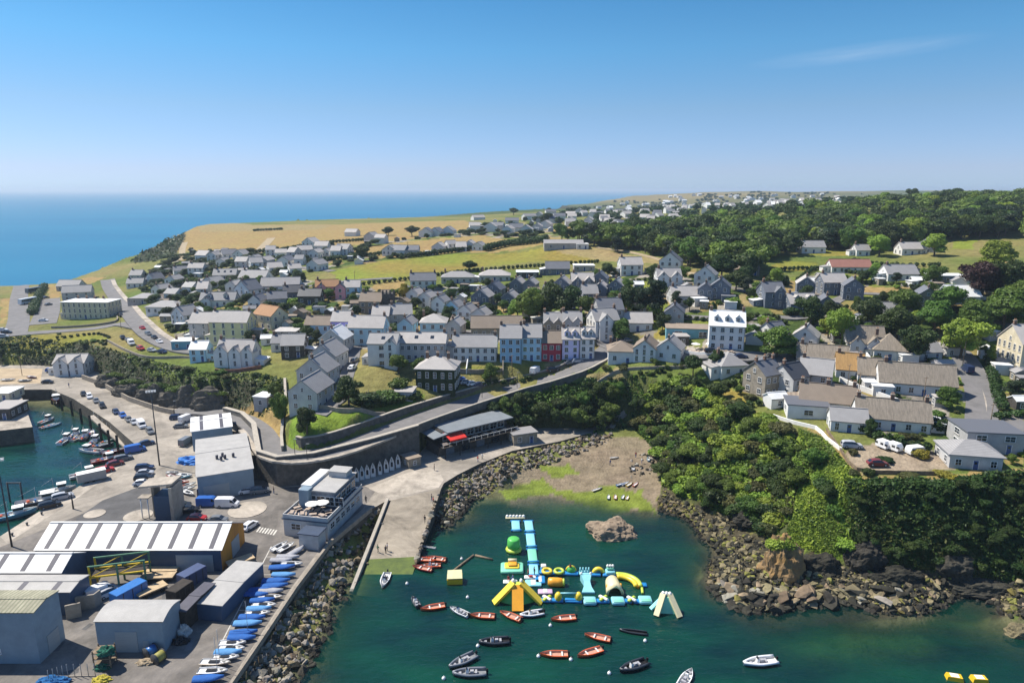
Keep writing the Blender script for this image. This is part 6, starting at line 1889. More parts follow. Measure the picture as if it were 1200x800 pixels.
def sailing_club():
 p0, p1 = at(377, 641, QZ), at(425, 590, QZ)
 a = math.atan2(p1.y - p0.y, p1.x - p0.x) - math.pi / 2
 L = (p1 - p0).length
 root = empty('clubhouse', p0, a, 'grey and navy waterfront clubhouse with a furnished roof terrace beside the rock bank', 'clubhouse')
 FOOT.append((p0.x - 3, p0.y + 10, 11))
 w = 10.0        # local: x from -w to 0, y from 0 to L
 mb = MB()
 gw_ = WALLS['E']
 mb.box((-w / 2, L / 2 + 1.5, 1.9), (w, L - 3, 3.8), gw_)
 mb.box((-2.1, .3, 1.6), (4.2, 3.2, 3.2), gw_)
 mb.build('wall', root)
 mb = MB()
 mb.box((-w / 2, L / 2 + 1.5, 3.9), (w + .5, L - 2.5, .22), M_NAVY)
 mb.box((-2.1, .3, 3.3), (4.6, 3.6, .2), M_NAVY)
 for x in (-w, 0):
  mb.box((x, L / 2 + 1.5, 4.45), (.18, L - 3, .9), WALLS['E'])
 mb.box((-w / 2, 3.0, 4.45), (w, .18, .9), WALLS['E'])
 mb.build('terrace', root)
 mb = MB()
 mb.box((-w / 2 - .3, L - 5.6, 5.75), (w - 2.2, 10.2, 3.5), WALLS['N'])
 mb.build('upper_storey', root)
 mb = MB()
 mb.box((-w / 2 - .3, L - 5.6, 7.63), (w - 1.4, 11, .26), M_SHEETG)
 mb.box((-w + 1.7, L - 5.6, 8.05), (2.4, 9, .6), M_SHEETW)
 mb.box((-w / 2 + 1, L - 2.2, 8.4), (4.2, 3.0, 1.3), WALLS['E'])
 mb.box((-w / 2 + 1, L - 2.2, 9.12), (4.6, 3.4, .14), M_SHEETG)
 mb.build('roof', root)
 mb = MB()
 mb.box((-w + 2.2, L - 11.2, 5.9), (2.2, 2.2, 4.6), M_SHEETBG)
 mb.build('stair_tower', root)
 for i in range(4):
  link('window', WIN['b'], root, (-w + 3.9 + i * 2.1 - .6, L - 10.75, 4.4), (0, 0, 0), (.75, 1, 1))
 for i in range(4):
  link('window', WIN['b'], root, (-.34 - .85, L - 9.4 + i * 2.5, 4.5), (0, 0, R(90)), (.8, 1, 1))
 for i in range(6):
  link('window', WIN['w'], root, (.04, 5 + i * 2.5, 1.7), (0, 0, R(90)), (.85, 1, 1))
 link('window', WIN['w'], root, (-7.2, 2.94, 1.6))
 link('door', DOOR, root, (-5.4, 2.94, .0))
 M = Matrix.Translation(p0) @ Matrix.Rotation(a, 4, 'Z')
 return M, w, L
CLUB, cw_, cl_ = sailing_club()
M_TABLE = mat('terrace_furniture', (.42, .33, .26), .7, .2, 2)
_mb = MB()
_mb.box((0, 0, .72), (1.5, .8, .06), M_TABLE)
for _y in (-.75, .75):
 _mb.box((0, _y, .43), (1.5, .28, .06), M_TABLE)
for _x in (-.6, .6):
 _mb.box((_x, 0, .36), (.08, 1.5, .08), M_TABLE, rx=.0)
 _mb.box((_x, 0, .36), (.08, .1, .72), M_TABLE)
BENCH = _mb.mesh('picnic_table')
_mb = MB()
_mb.tube((0, 0, 0), (0, 0, 2.3), .04, M_FRAME, 6)
_mb.loft([[(1.5 * r * math.cos(k * .785), 1.5 * r * math.sin(k * .785), 2.45 - .5 * r) for k in range(8)] for r in (1, .5, .02)], M_WHITE, cap=False, smooth=False)
PARASOL = _mb.mesh('parasol')
gt = random.Random(3)
for i in range(11):
 x, y = -cw_ + 1.3 + (i % 4) * 2.3 + gt.uniform(-.3, .3), 4.6 + (i // 4) * 2.2
 q = CLUB @ Vector((x, y, 4.02))
 tag(link('picnic_table', BENCH, None, q, (0, 0, gt.uniform(0, 3))), 'wooden picnic table on the roof terrace of the clubhouse', 'table', 'tables on the clubhouse terrace')
for i, (x, y) in enumerate(((-5.2, 6.6), (-3.4, 7.6))):
 tag(link('parasol', PARASOL, None, CLUB @ Vector((x, y, 4.02))), ('white parasol in the middle of the clubhouse terrace', 'white parasol nearer the water on the clubhouse terrace')[i], 'parasol')
def waterside_bar():
 a = R(36)
 p = at(551, 526, QZ)
 root = empty('waterside_bar', p + Vector((0, 2.8, 0)), a, 'dark two level waterside bar with long grey roof and red awning above the rock bank', 'bar')
 FOOT.append((p.x, p.y + 3, 11))
 mb = MB()
 mb.box((.5, 1.5, 1.6), (24, 7, 3.2), WALLS['D'])
 mb.build('wall', root)
 mb = MB()
 mb.box((1, 2.2, 4.7), (22, 6, 3.0), M_DARKT)
 mb.build('upper_storey', root)
 mb = MB()
 mb.box((.5, .2, 3.29), (25, 10.4, .18), M_DARKT)
 for k in range(13):
  mb.box((-11.8 + k * 2.05, -4.9, 3.85), (.06, .06, 1.0), M_FRAME)
 mb.box((.5, -4.9, 4.38), (25, .07, .07), M_FRAME)
 for k in range(6):
  mb.tube((-11 + k * 4.6, -4.6, 0), (-11 + k * 4.6, -4.6, 3.2), .12, M_DARKT, 6)
 mb.build('balcony', root)
 mb = MB()
 mb.box((2, 1.5, 6.4), (22, 8.4, .28), striped('grey_felt_roof', (.19, .21, .225), (.15, .168, .18), .8, 'X', .7, width=.8), ry=.0)
 mb.box((-9.6, 1.2, 5.9), (7.4, 7.2, .24), MATS['grey_felt_roof'], ry=-.13)
 mb.build('roof', root)
 mb = MB()
 red = mat('red_awning', (.62, .035, .025), .7, .12, 1)
 slab(mb, [(-9.5, -4.7, 5.0), (-4.2, -4.7, 5.0), (-4.2, -1.0, 6.1), (-9.5, -1.0, 6.1)], red, .08)
 mb.box((-6.85, -4.72, 4.8), (5.3, .06, .35), red)
 mb.build('awning', root)
 for i in range(8):
  link('window', WIN['b'], root, (-8.4 + i * 2.6, -.83, 3.7), (0, 0, 0), (.9, 1, 1))
 for i in range(4):
  mb = MB()
  mb.box((-8 + i * 5, -2.05, 1.2), (2.6, .1, 2.3), M_GLASS if i % 2 else WALLS['N'])
  mb.build('shopfront', root)
 M = Matrix.Translation(p + Vector((0, 2.8, 0))) @ Matrix.Rotation(a, 4, 'Z')
 for i in range(7):
  tag(link('picnic_table', BENCH, None, M @ Vector((-10.5 + i * 3.3, -3.4, 3.4)), (0, 0, a)), 'picnic table on the balcony of the waterside bar', 'table', 'tables on the bar balcony')
waterside_bar()
house(612, 522, 30, 5, 3.0, 22, 'S', 'm', 'low stone store with grey flat roof at the end of the waterside bar', name='store', cat='building', flat=1, chim=0, z=QZ)
house(482, 549, 16, 4, 2.4, 36, 'S', 'b', 'small brown roofed kiosk left of the waterside bar', name='kiosk', cat='kiosk', flat=1, chim=0, z=QZ, win='s')
house(10, 492, 26, 9, 3.4, 3, 'D', 'p', 'flat roofed fish store along the inner pier', name='fish_store', cat='building', flat=1, chim=0, z=QZ + .6, base=0)
house(8, 470, 24, 8, 2.6, 3, 'C', 'w', 'low cream store with pale roof at the root of the inner pier', name='fish_store', cat='building', flat=1, chim=0, z=QZ + .6, base=0)
# ice plant: a tall concrete frame with a slab on top
p = at(190, 611, QZ)
root = empty('ice_plant', p, 0, 'tall concrete ice plant with a tilted slab roof on the quay', 'tower')
FOOT.append((p.x, p.y + 3, 4))
mb = MB()
mb.box((.3, 2.4, 2.9), (3.6, 4.2, 5.8), M_SHEETB)
mb.box((2.6, 2.2, 4.0), (.7, 5.0, 8.0), M_CONC2)
mb.box((-2.6, 3.6, 3.6), (.6, 2.6, 7.2), M_CONC)
mb.build('wall', root)
mb = MB()
mb.box((-.7, 2.4, 8.3), (7.4, 4.6, .4), M_CONC2, ry=-.10)
mb.build('roof', root)
mb = MB()
mb.box((-4.2, 2.0, 5.0), (2.4, 2.0, .2), M_CONC2)
mb.tube((-4.9, 1.3, 0), (-4.9, 1.3, 5), .12, M_FRAME, 6)
mb.tube((-3.4, 1.3, 0), (-3.4, 1.3, 5), .12, M_FRAME, 6)
mb.build('loading_platform', root)
# ------------------------------------------------------------------ vehicles
PAINT = {k: mat(f'{k}_car_paint', c, .3, .05, 1, spec=.5) for k, c in {'white': (.72, .72, .72), 'silver': (.42, .43, .45), 'grey': (.16, .17, .18), 'black': (.015, .016, .018), 'navy': (.02, .035, .09), 'blue': (.03, .12, .42), 'red': (.42, .03, .025), 'maroon': (.16, .03, .03), 'beige': (.46, .40, .30)}.items()}
M_TYRE = mat('tyre_rubber', (.018, .018, .018), .9, .2, 2)
M_RIM = mat('wheel_rim', (.35, .36, .37), .4, .1, 2)
M_LAMP = mat('lamp_lens', (.7, .7, .66), .2, .05, 2)
M_TAIL = mat('tail_lens', (.4, .02, .02), .3, .05, 2)
_mb = MB()
_mb.tube((0, -.11, 0), (0, .11, 0), .33, M_TYRE, 12)
WTY = _mb.mesh('tyre')
_mb = MB()
_mb.tube((0, -.125, 0), (0, .125, 0), .19, M_RIM, 10)
WRM = _mb.mesh('rim')
CARM = {}
def car_mesh(kind, colr_):
 """body lofted along its length; glass in a mesh of its own"""
 if (kind, colr_) in CARM:
  return CARM[(kind, colr_)]
 m = PAINT[colr_]
 # stations: x, half width low, sill z, belt z, half width belt, roof z, half width roof
 if kind == 'car':
  st = [(-2.15, .66, .40, .62, .64, .63, .60), (-1.95, .82, .26, .86, .80, .87, .70), (-1.35, .87, .22, .92, .84, 1.30, .58), (-.4, .88, .22, .93, .85, 1.45, .60), (.45, .88, .22, .92, .85, 1.40, .60), (1.15, .87, .22, .88, .84, .90, .72), (1.85, .83, .26, .76, .78, .77, .62), (2.12, .66, .38, .56, .62, .57, .54)]
  gl = (2, 5)
 elif kind == 'estate':
  st = [(-2.3, .70, .40, .80, .68, .82, .60), (-2.15, .86, .26, .98, .83, 1.30, .60), (-1.8, .88, .22, 1.0, .85, 1.55, .62), (-.4, .89, .22, 1.0, .86, 1.62, .63), (.5, .89, .22, .98, .86, 1.52, .62), (1.2, .88, .22, .96, .85, .98, .74), (1.95, .84, .26, .86, .8, .87, .66), (2.25, .68, .38, .6, .64, .61, .56)]
  gl = (1, 5)
 else:
  st = [(-2.6, .90, .34, 1.1, .90, 2.02, .82), (-2.55, .96, .28, 1.2, .96, 2.1, .86), (-1.0, .97, .26, 1.2, .97, 2.15, .87), (.9, .97, .26, 1.2, .97, 2.12, .87), (1.4, .97, .26, 1.18, .95, 1.9, .80), (1.95, .96, .26, 1.1, .93, 1.14, .86), (2.45, .90, .30, .92, .84, .94, .7), (2.6, .74, .4, .7, .7, .71, .6)]
  gl = (3, 5)
 mb, gb = MB(), MB()
 rings = []
 for x, hw, z0, zb, hb, zr, hr_ in st:
  rings.append([(x, -hw, z0), (x, -hb, zb), (x, -hr_, zr), (x, hr_, zr), (x, hb, zb), (x, hw, z0)])
 mb.loft(rings, m, smooth=False)
 for i in range(*gl):
  a, b = rings[i], rings[i + 1]
  def lerp(u, v, t):
   return Vector(u) + (Vector(v) - Vector(u)) * t
  for s_ in (0, 1):
   lo_a, hi_a, lo_b, hi_b = (a[1], a[2], b[1], b[2]) if s_ == 0 else (a[4], a[3], b[4], b[3])
   if abs(hi_a[2] - lo_a[2]) + abs(hi_b[2] - lo_b[2]) < .3:
    continue
   o = Vector((0, -.012 if s_ == 0 else .012, .006))
   q = [lerp(lo_a, hi_a, .1) + o, lerp(lo_b, hi_b, .1) + o, lerp(lo_b, hi_b, .86) + o, lerp(lo_a, hi_a, .86) + o]
   gb.add(q, [(0, 1, 2, 3) if s_ == 0 else (3, 2, 1, 0)], M_GLASS)
 for i in ((gl[1] - 1, gl[1]), (gl[0] - 1, gl[0])):   # windscreen and rear window lie on the sloping faces
  a, b = rings[i[0]], rings[i[1]]
  if kind == 'van' and i[0] < 3:
   continue
  A, B_, C_, D_ = Vector(a[2]), Vector(a[3]), Vector(b[3]), Vector(b[2])
  n = (B_ - A).cross(D_ - A).normalized()
  n = n if n.z > 0 else -n
  c = (A + B_ + C_ + D_) / 4
  gb.add([c + (v - c) * .86 + n * .012 for v in (A, B_, C_, D_)], [(0, 1, 2, 3) if n.dot((B_ - A).cross(D_ - A)) > 0 else (3, 2, 1, 0)], M_GLASS)
 CARM[(kind, colr_)] = (mb.mesh('body'), gb.mesh('glazing'))
 return CARM[(kind, colr_)]
_mb = MB()
_mb.box((0, 0, 0), (.06, .34, .14), M_LAMP)
HEADL = _mb.mesh('headlight')
_mb = MB()
_mb.box((0, 0, 0), (.06, .3, .14), M_TAIL)
TAILL = _mb.mesh('tail_light')
def vehicle(p, yaw, colr_, kind, label, cat=None, group=None):
 a, b = car_mesh(kind, colr_)
 root = empty(f'parked_{"van" if kind == "van" else "car"}', p, R(yaw), label, cat or ('van' if kind == 'van' else 'car'), group)
 link('body', a, root)
 link('glazing', b, root)
 f = 1.55 if kind == 'van' else 1.32
 w = .86 if kind == 'van' else .78
 for x in (-f, f):
  for y in (-w, w):
   wh = link('wheel', WTY, root, (x, y, .33))
   link('rim', WRM, wh)
 e = {'car': (2.13, -2.16, .60), 'estate': (2.26, -2.31, .66), 'van': (2.6, -2.62, .78)}[kind]
 for y in (-.5, .5):
  link('headlight', HEADL, root, (e[0] - .06, y, e[2] - .06))
  link('tail_light', TAILL, root, (e[1] + .03, y, e[2] - .02))
 return root
CARS = [  # px, py, yaw, paint, kind, label
 (98, 463, -52, 'black', 'car', 'black car at the head of the row along the inner harbour wall'), (105, 466, -52, 'white', 'estate', 'white car second in the row along the inner harbour wall'),
 (113, 471, -52, 'grey', 'car', 'dark grey car third in the row along the inner harbour wall'), (120, 477, -52, 'black', 'estate', 'black estate ending the upper row on the harbour wall'),
 (136, 484, -50, 'navy', 'car', 'navy car above the harbour ramp'), (144, 488, -50, 'blue', 'car', 'blue car in the row above the harbour ramp'), (151, 493, -50, 'grey', 'car', 'grey car between the blue car and the white van'), (157, 496, -50, 'silver', 'car', 'silver car touching the white van on the quay'),
 (166, 500, -50, 'white', 'van', 'white van in the row above the harbour ramp'), (176, 507, -50, 'grey', 'estate', 'grey estate at the foot of the row above the ramp'), (172, 521, 38, 'navy', 'car', 'dark blue car on the quay corner'), (159, 529, 38, 'blue', 'van', 'blue van on the quay corner'),
 (145, 539, 40, 'grey', 'estate', 'grey car parked behind the blue van'), (135, 545, 40, 'maroon', 'car', 'brown red car along the quay edge'), (123, 553, 40, 'red', 'estate', 'red pickup along the quay edge'),
 (74, 584, 38, 'silver', 'estate', 'silver car parked on the quay edge by the dark trawler'), (59, 594, 38, 'black', 'estate', 'black car parked nearest the camera on the quay edge'),
 (61, 436, 5, 'blue', 'estate', 'blue car in front of the white boathouse'), (56, 449, 0, 'black', 'car', 'black car on the bridge over the slip'),
 (208, 491, 15, 'navy', 'estate', 'dark blue car behind the workshops'), (219, 493, 70, 'white', 'van', 'white van behind the workshops'), (212, 501, 10, 'grey', 'car', 'grey car beside the small workshop'),
 (170, 550, 12, 'navy', 'estate', 'navy car topmost in the stacked row by the tall mast'), (170, 556, 12, 'silver', 'car', 'silver car second in the row by the tall mast'), (169, 562, 12, 'black', 'estate', 'black car third in the row by the tall mast'), (167, 568, 12, 'white', 'car', 'white car lowest in the row by the tall mast'),
 (213, 594, 15, 'black', 'car', 'black car left of the blue panel van'), (222, 600, 12, 'black', 'estate', 'black estate behind the orange ended warehouse'), (246, 581, 0, 'navy', 'van', 'navy van under the big workshop'), (276, 576, 38, 'silver', 'estate', 'silver car against the workshop front'),
 (290, 577, 22, 'white', 'car', 'white car against the workshop front'), (305, 577, 18, 'grey', 'estate', 'grey estate against the hairpin wall'), (245, 592, 2, 'blue', 'van', 'blue van beside the round island'), (267, 593, 0, 'white', 'van', 'white and grey van beside the round island'),
 (231, 609, 0, 'red', 'car', 'red car tight behind the long warehouse'), (256, 611, 0, 'grey', 'car', 'grey car tight behind the long warehouse'), (293, 618, 70, 'white', 'car', 'white car at the orange gable'), (219, 520, 80, 'grey', 'van', 'grey lorry cab beside the big workshop'),
 (167, 386, -45, 'red', 'car', 'red car first on the right side of the coast road'), (174, 393, -45, 'grey', 'estate', 'grey car on the right side of the coast road'), (181, 397, -45, 'black', 'car', 'black car on the right side of the coast road'), (187, 402, -45, 'white', 'car', 'white car last on the right side of the coast road'),
 (144, 397, -50, 'black', 'car', 'black car at the top of the clifftop row'), (150, 400, -50, 'grey', 'car', 'dark car second in the clifftop row'), (154, 404, -50, 'white', 'van', 'white van in the clifftop row'), (165, 410, -40, 'red', 'estate', 'red car in the clifftop row'), (178, 412, -30, 'silver', 'car', 'silver car at the end of the clifftop row'), (190, 414, -20, 'navy', 'car', 'navy car beside the pub'),
 (142, 371, -60, 'black', 'estate', 'black car by the corner of the big stone block'), (51, 377, 10, 'white', 'car', 'white car alone in the car park'), (3, 388, 10, 'white', 'car', 'white car in the seafront row at the left edge'), (4, 396, 10, 'silver', 'estate', 'silver car lowest in the seafront row'), (8, 391, 10, 'black', 'car', 'black car in the seafront row'),
 (54, 350, 70, 'navy', 'car', 'dark car under the seafront hedge'), (57, 358, 70, 'grey', 'car', 'grey car in the car park beside the hedge'),
 (413, 433, 80, 'white', 'car', 'white car in the lane left of the long terrace'), (416, 424, 80, 'grey', 'car', 'grey car in the lane left of the long terrace'), (538, 394, 0, 'white', 'car', 'white car beside the cottage gable'),
 (546, 450, 25, 'silver', 'car', 'silver car parked left in the villa yard'), (554, 452, 25, 'white', 'car', 'white car parked in the middle of the villa yard'), (562, 453, 25, 'navy', 'car', 'dark blue car parked right in the villa yard'), (538, 446, 25, 'blue', 'car', 'blue car parked at the back of the villa yard'),
 (628, 437, 60, 'white', 'van', 'white van parked below the blue pair'), (648, 435, 20, 'black', 'estate', 'black car parked below the crimson house'), (668, 427, 20, 'grey', 'car', 'grey car in front of the lilac row'), (676, 425, 20, 'silver', 'car', 'silver car in front of the lilac row'),
 (834, 414, 0, 'black', 'estate', 'black car in the white hotel yard'), (868, 420, 0, 'navy', 'car', 'dark car on the road before the white hotel'), (735, 401, 20, 'grey', 'car', 'grey car parked under the round tree by the hotel wing'), (725, 402, 20, 'black', 'car', 'black car parked under the round tree by the hotel wing'),
 (1016, 473, -20, 'white', 'estate', 'white car in the lane between the thatched rows'), (1133, 436, 78, 'navy', 'van', 'dark van coming down the side road'), (1153, 504, 5, 'white', 'car', 'white car at the lane junction'), (998, 525, -10, 'silver', 'estate', 'silver car at the end of the veranda garden'),
 (1028, 546, -5, 'maroon', 'car', 'maroon car in the gravel garden'), (128, 697, 55, 'silver', 'estate', 'silver car between sheds in the boat yard'), (119, 697, 50, 'white', 'van', 'white van between sheds in the boat yard'), (980, 359, 0, 'grey', 'car', 'grey car on the drive of the slate houses'), (755, 362, 0, 'white', 'car', 'white car under the pines'),
]
for px, py, yaw, c, k, lab in CARS:
 vehicle(hit(px, py, False) + Vector((0, 0, .2 if py < 440 or px > 500 else .02)), yaw, c, k, lab)
def caravan(px, py, yaw, label, L=5.2):
 p = hit(px, py, False)
 root = empty('caravan', p, R(yaw), label, 'caravan')
 root.scale = (.85, .8, .78)
 mb = MB()
 prof = [(-L / 2, .5), (-L / 2 - .1, 1.4), (-L / 2 + .25, 2.45), (L / 2 - .6, 2.5), (L / 2, 1.5), (L / 2 - .1, .5)]
 mb.loft([[(x, y, z) for x, z in prof] for y in (-1.1, 1.1)], M_WHITE, smooth=False)
 mb.build('body', root)
 mb = MB()
 for x in (-1.4, .3, 1.6):
  mb.box((x, -1.11, 1.65), (.9, .04, .6), M_GLASS)
 mb.build('window', root)
 for y in (-.95, .95):
  link('wheel', WTY, root, (0, y, .33))
caravan(1035, 525, -70, 'small white caravan left of the pair in the gravel garden', 3.3)
caravan(1048, 528, -65, 'second small white caravan in the gravel garden', 3.4)
caravan(1072, 532, 12, 'larger white caravan near the yellow bush', 4.4)
def coach(px, py, yaw, c, label):
 p = hit(px, py, False)
 root = empty('coach', p + Vector((0, 0, .2)), R(yaw), label, 'coach')
 mb = MB()
 mb.box((0, 0, 1.85), (11, 2.5, 2.9), PAINT[c], taper=.96)
 mb.build('body', root)
 mb = MB()
 for s_ in (-1, 1):
  mb.box((0, s_ * 1.23, 2.2), (10, .05, 1.0), M_GLASS)
 mb.box((5.4, 0, 2.1), (.12, 2.1, 1.3), M_GLASS)
 mb.build('glazing', root)
 for x in (-3.6, 3.4):
  for y in (-1.1, 1.1):
   link('wheel', WTY, root, (x, y, .45), (0, 0, 0), (1.4, 1.4, 1.4))
coach(33, 356, 80, 'white', 'white coach parked beside the tall bright hedge')
coach(40, 343, 80, 'grey', 'grey coach parked beyond the white one')
# ------------------------------------------------------------------ boats
HUL = {k: mat(f'{k}_hull', c, .35, .08, 1, spec=.5) for k, c in {'orange': (.68, .115, .03), 'white': (.76, .76, .76), 'grey': (.17, .185, .21), 'dark': (.035, .04, .05), 'navy': (.03, .06, .16), 'red': (.42, .04, .03), 'lightblue': (.22, .50, .66), 'maroon': (.18, .035, .03), 'blue': (.03, .16, .45), 'cream': (.62, .52, .40), 'green': (.04, .18, .10), 'yellow': (.72, .45, .02)}.items()}
M_COVER = mat('blue_boat_cover', (.025, .13, .42), .8, c2=(.015, .085, .30), scale=1.2, bump=.4)
M_COVER2 = mat('light_blue_cover', (.12, .33, .58), .8, c2=(.08, .22, .45), scale=1.2, bump=.4)
M_COVER3 = mat('grey_boat_cover', (.35, .35, .37), .8, .2, 1.2, bump=.4)
M_DECK = mat('boat_deck', (.62, .61, .58), .6, .1, 2)
M_BLACKP = mat('black_plastic', (.015, .015, .017), .45, .1, 2)
M_ROPE = mat('rope', (.45, .42, .34), .9, .2, 3)
def hull_rings(L, Wd, D_, fine=1.0, n=9, sheer=.22):
 """sections from stern to bow: port gunwale, chine, keel, chine, starboard gunwale"""
 out = []
 for i in range(n):
  t = i / (n - 1)
  x = -L / 2 + L * t
  k = (1 - max(0, (t - .45) / .55) ** (1.9 * fine)) * (.9 + .1 * min(1, t / .3))
  w = Wd / 2 * max(.03, k)
  z = D_ * (1 + sheer * max(0, t - .4) ** 1.5 * 2)
  kz = D_ * .75 * max(0, t - .7) ** 2 * 6
  out.append([(x, w, z), (x - .02, w * .86, z * .45 + kz * .5), (x, w * .35, kz * .8), (x, -w * .35, kz * .8), (x - .02, -w * .86, z * .45 + kz * .5), (x, -w, z)])
 return out
BOATM = {}
def hull_mesh(L, Wd, D_, c, fine=1.0, deck=.55, floor=M_DECK, tube_c=None):
 key = (L, Wd, D_, c, deck, tube_c)
 if key in BOATM:
  return BOATM[key]
 r = hull_rings(L, Wd, D_, fine)
 mb = MB()
 mb.loft(r, HUL[c], closed=False, cap=False)
 mb.add(r[0], [(0, 1, 2, 3, 4, 5)], HUL[c])
 # inside: floor at part of the depth, and a rim with width
 inn = []
 for a in r:
  w = a[0][1]
  z = a[0][2]
  inn.append([(a[0][0], w, z + .01), (a[0][0], w * .82, z + .02), (a[0][0], w * .74, D_ * deck), (a[0][0], -w * .74, D_ * deck), (a[0][0], -w * .82, z + .02), (a[0][0], -w, z + .01)])
 for k in range(len(inn) - 1):
  for i in range(5):
   m = HUL[c] if i in (0, 4) else floor
   mb.add([inn[k][i], inn[k][i + 1], inn[k + 1][i + 1], inn[k + 1][i]], [(0, 1, 2, 3)], m)
 mb.add([(a[0] + .02, a[1], a[2]) for a in inn[0]][:6], [(0, 5, 4, 3, 2, 1)], floor)
 if tube_c:
  for s_ in (0, 5):
   sgn = 1 if s_ == 0 else -1
   pts = [Vector(a[s_]) for a in r]
   rad = Wd * .11
   rg = []
   for q in pts:
    rg.append([(q.x, q.y * .94 + sgn * 0 + rad * math.cos(k * .785) * 1.0, q.z - .02 + rad * math.sin(k * .785)) for k in range(8)])
   mb.loft(rg, HUL[tube_c])
 BOATM[key] = mb.mesh('hull')
 return BOATM[key]
_mb = MB()
_mb.box((-.12, 0, .32), (.34, .30, .42), M_BLACKP, taper=.8)
_mb.box((-.16, 0, -.15), (.16, .12, .7), M_BLACKP)
_mb.tube((.05, 0, .3), (.55, 0, .42), .03, M_BLACKP, 6)
ENGINE = _mb.mesh('outboard_engine')
_mb = MB()
_mb.box((0, 0, .0), (.26, 1.3, .07), M_DECK)
THWART = _mb.mesh('seat')
_mb = MB()
_mb.box((0, 0, .42), (.55, .62, .84), M_WHITE, taper=.78)
_mb.box((.1, 0, 1.0), (.06, .6, .34), M_GLASS, ry=-.5)
CONSOLE = _mb.mesh('console')
_mb = MB()
_mb.box((0, 0, .3), (.6, .5, .6), M_COVER3, taper=.9)
PODS = _mb.mesh('seat')
def bay_boat(p, yaw, c, kind, label, L=4.8, group=None, deck=None, tube_c=None, name=None, cat='boat'):
 root = empty(name or {'open': 'dinghy', 'rib': 'rigid_inflatable', 'canoe': 'canoe'}[kind], p + Vector((0, 0, -.12)), R(yaw), label, cat, group)
 L *= .92
 Wd = L * (.35 if kind != 'canoe' else .2)
 link('hull', hull_mesh(L, Wd, .62 if kind != 'canoe' else .45, c, 1.0, .45, deck or M_DECK, tube_c), root)
 if kind != 'canoe':
  link('outboard_engine', ENGINE, root, (-L / 2 - .05, 0, .55))
 if kind == 'open':
  for x in (-.3, .12):
   link('seat', THWART, root, (x * L, 0, .52), (0, 0, 0), (1, Wd * .55, 1))
 elif kind == 'rib':
  link('console', CONSOLE, root, (.06 * L, 0, .3))
  for x, s_ in ((-.75, (1, 1, 1)), (-1.4, (.6, 1.8, .7)), (1.15, (.8, 1.2, .5))):
   link('seat', PODS, root, (.06 * L + x, 0, .3), (0, 0, 0), s_)
 return root
def W0(px, py, z=0.0):
 return at(px, py, z)
M_GREYD = mat('grey_deck', (.2, .21, .22), .7, .2, 2)
M_ORIN = mat('pale_orange_floor', (.52, .28, .20), .7, .15, 1.5)
for px, py, yaw, c, kind, L, lab in [
  (487, 707, 118, 'dark', 'rib', 3.6, 'dark inflatable with white seats at the left end of the moored boats'), (507, 713, 196, 'orange', 'open', 4.9, 'orange boat moored next to the dark inflatable'),
  (538, 718, 145, 'white', 'rib', 4.6, 'white boat with dark rim moored beside a red orange one'), (565, 723, 175, 'orange', 'open', 4.9, 'red orange boat right of the white one with a dark rim'),
  (598, 723, 146, 'orange', 'open', 4.9, 'orange boat pointing at the big yellow slide'), (623, 721, 195, 'navy', 'rib', 4.8, 'white and navy motorboat under the pink float'),
  (660, 726, 188, 'orange', 'open', 4.9, 'orange boat alone below the lower walkway'), (579, 753, 186, 'dark', 'rib', 5.6, 'black motorboat moored to a white buoy'),
  (542, 776, 218, 'grey', 'rib', 5.6, 'grey motorboat lying across the bow of another'), (550, 790, 184, 'grey', 'rib', 5.8, 'grey blue motorboat lowest of the two lying together'),
  (649, 768, 180, 'orange', 'open', 5.0, 'orange boat between two white buoys'), (691, 766, 203, 'orange', 'open', 5.0, 'orange boat nearest the canoe shaped one'), (700, 748, 160, 'orange', 'open', 4.9, 'orange boat with its bow to the upper left above another'),
  (742, 741, 168, 'dark', 'canoe', 5.2, 'slim black and white boat in the middle of the bay'), (742, 782, 206, 'dark', 'rib', 5.6, 'dark inflatable with grey seats near the white buoy'),
  (804, 796, 55, 'white', 'rib', 5.4, 'white boat cut by the bottom edge'), (890, 777, 190, 'lightblue', 'rib', 6.2, 'white and pale blue motorboat alone on the right of the bay'),
  (497, 657, 178, 'orange', 'open', 4.8, 'upper left orange boat of the raft beside the slipway'), (511, 656, 165, 'orange', 'open', 4.8, 'upper right orange boat of the raft beside the slipway'), (495, 667, 160, 'red', 'open', 4.8, 'red boat lowest of the raft beside the slipway'), (505, 664, 182, 'orange', 'rib', 4.4, 'orange boat with white seats inside the raft by the slipway'),
  (503, 642, 165, 'white', 'canoe', 3.2, 'small white tender against the slipway wall'), (451, 681, 268, 'white', 'rib', 5.6, 'white motorboat with its bow at the foot of the slipway')]:
 bay_boat(W0(px, py), yaw, c, kind, lab, L, deck=M_ORIN if c in ('orange', 'red') else (M_BLACKP if c in ('dark', 'navy') else (M_GREYD if c == 'grey' else M_DECK)), tube_c='white' if (kind == 'rib' and c in ('navy', 'lightblue')) else ('grey' if c == 'grey' else ('dark' if c == 'dark' else None)))
_mb = MB()
_mb.sphere((0, 0, .12), .32, M_WHITE, 10, 7)
_mb.tube((0, 0, .4), (0, 0, .62), .05, M_FRAME, 6)
BUOY = _mb.mesh('buoy')
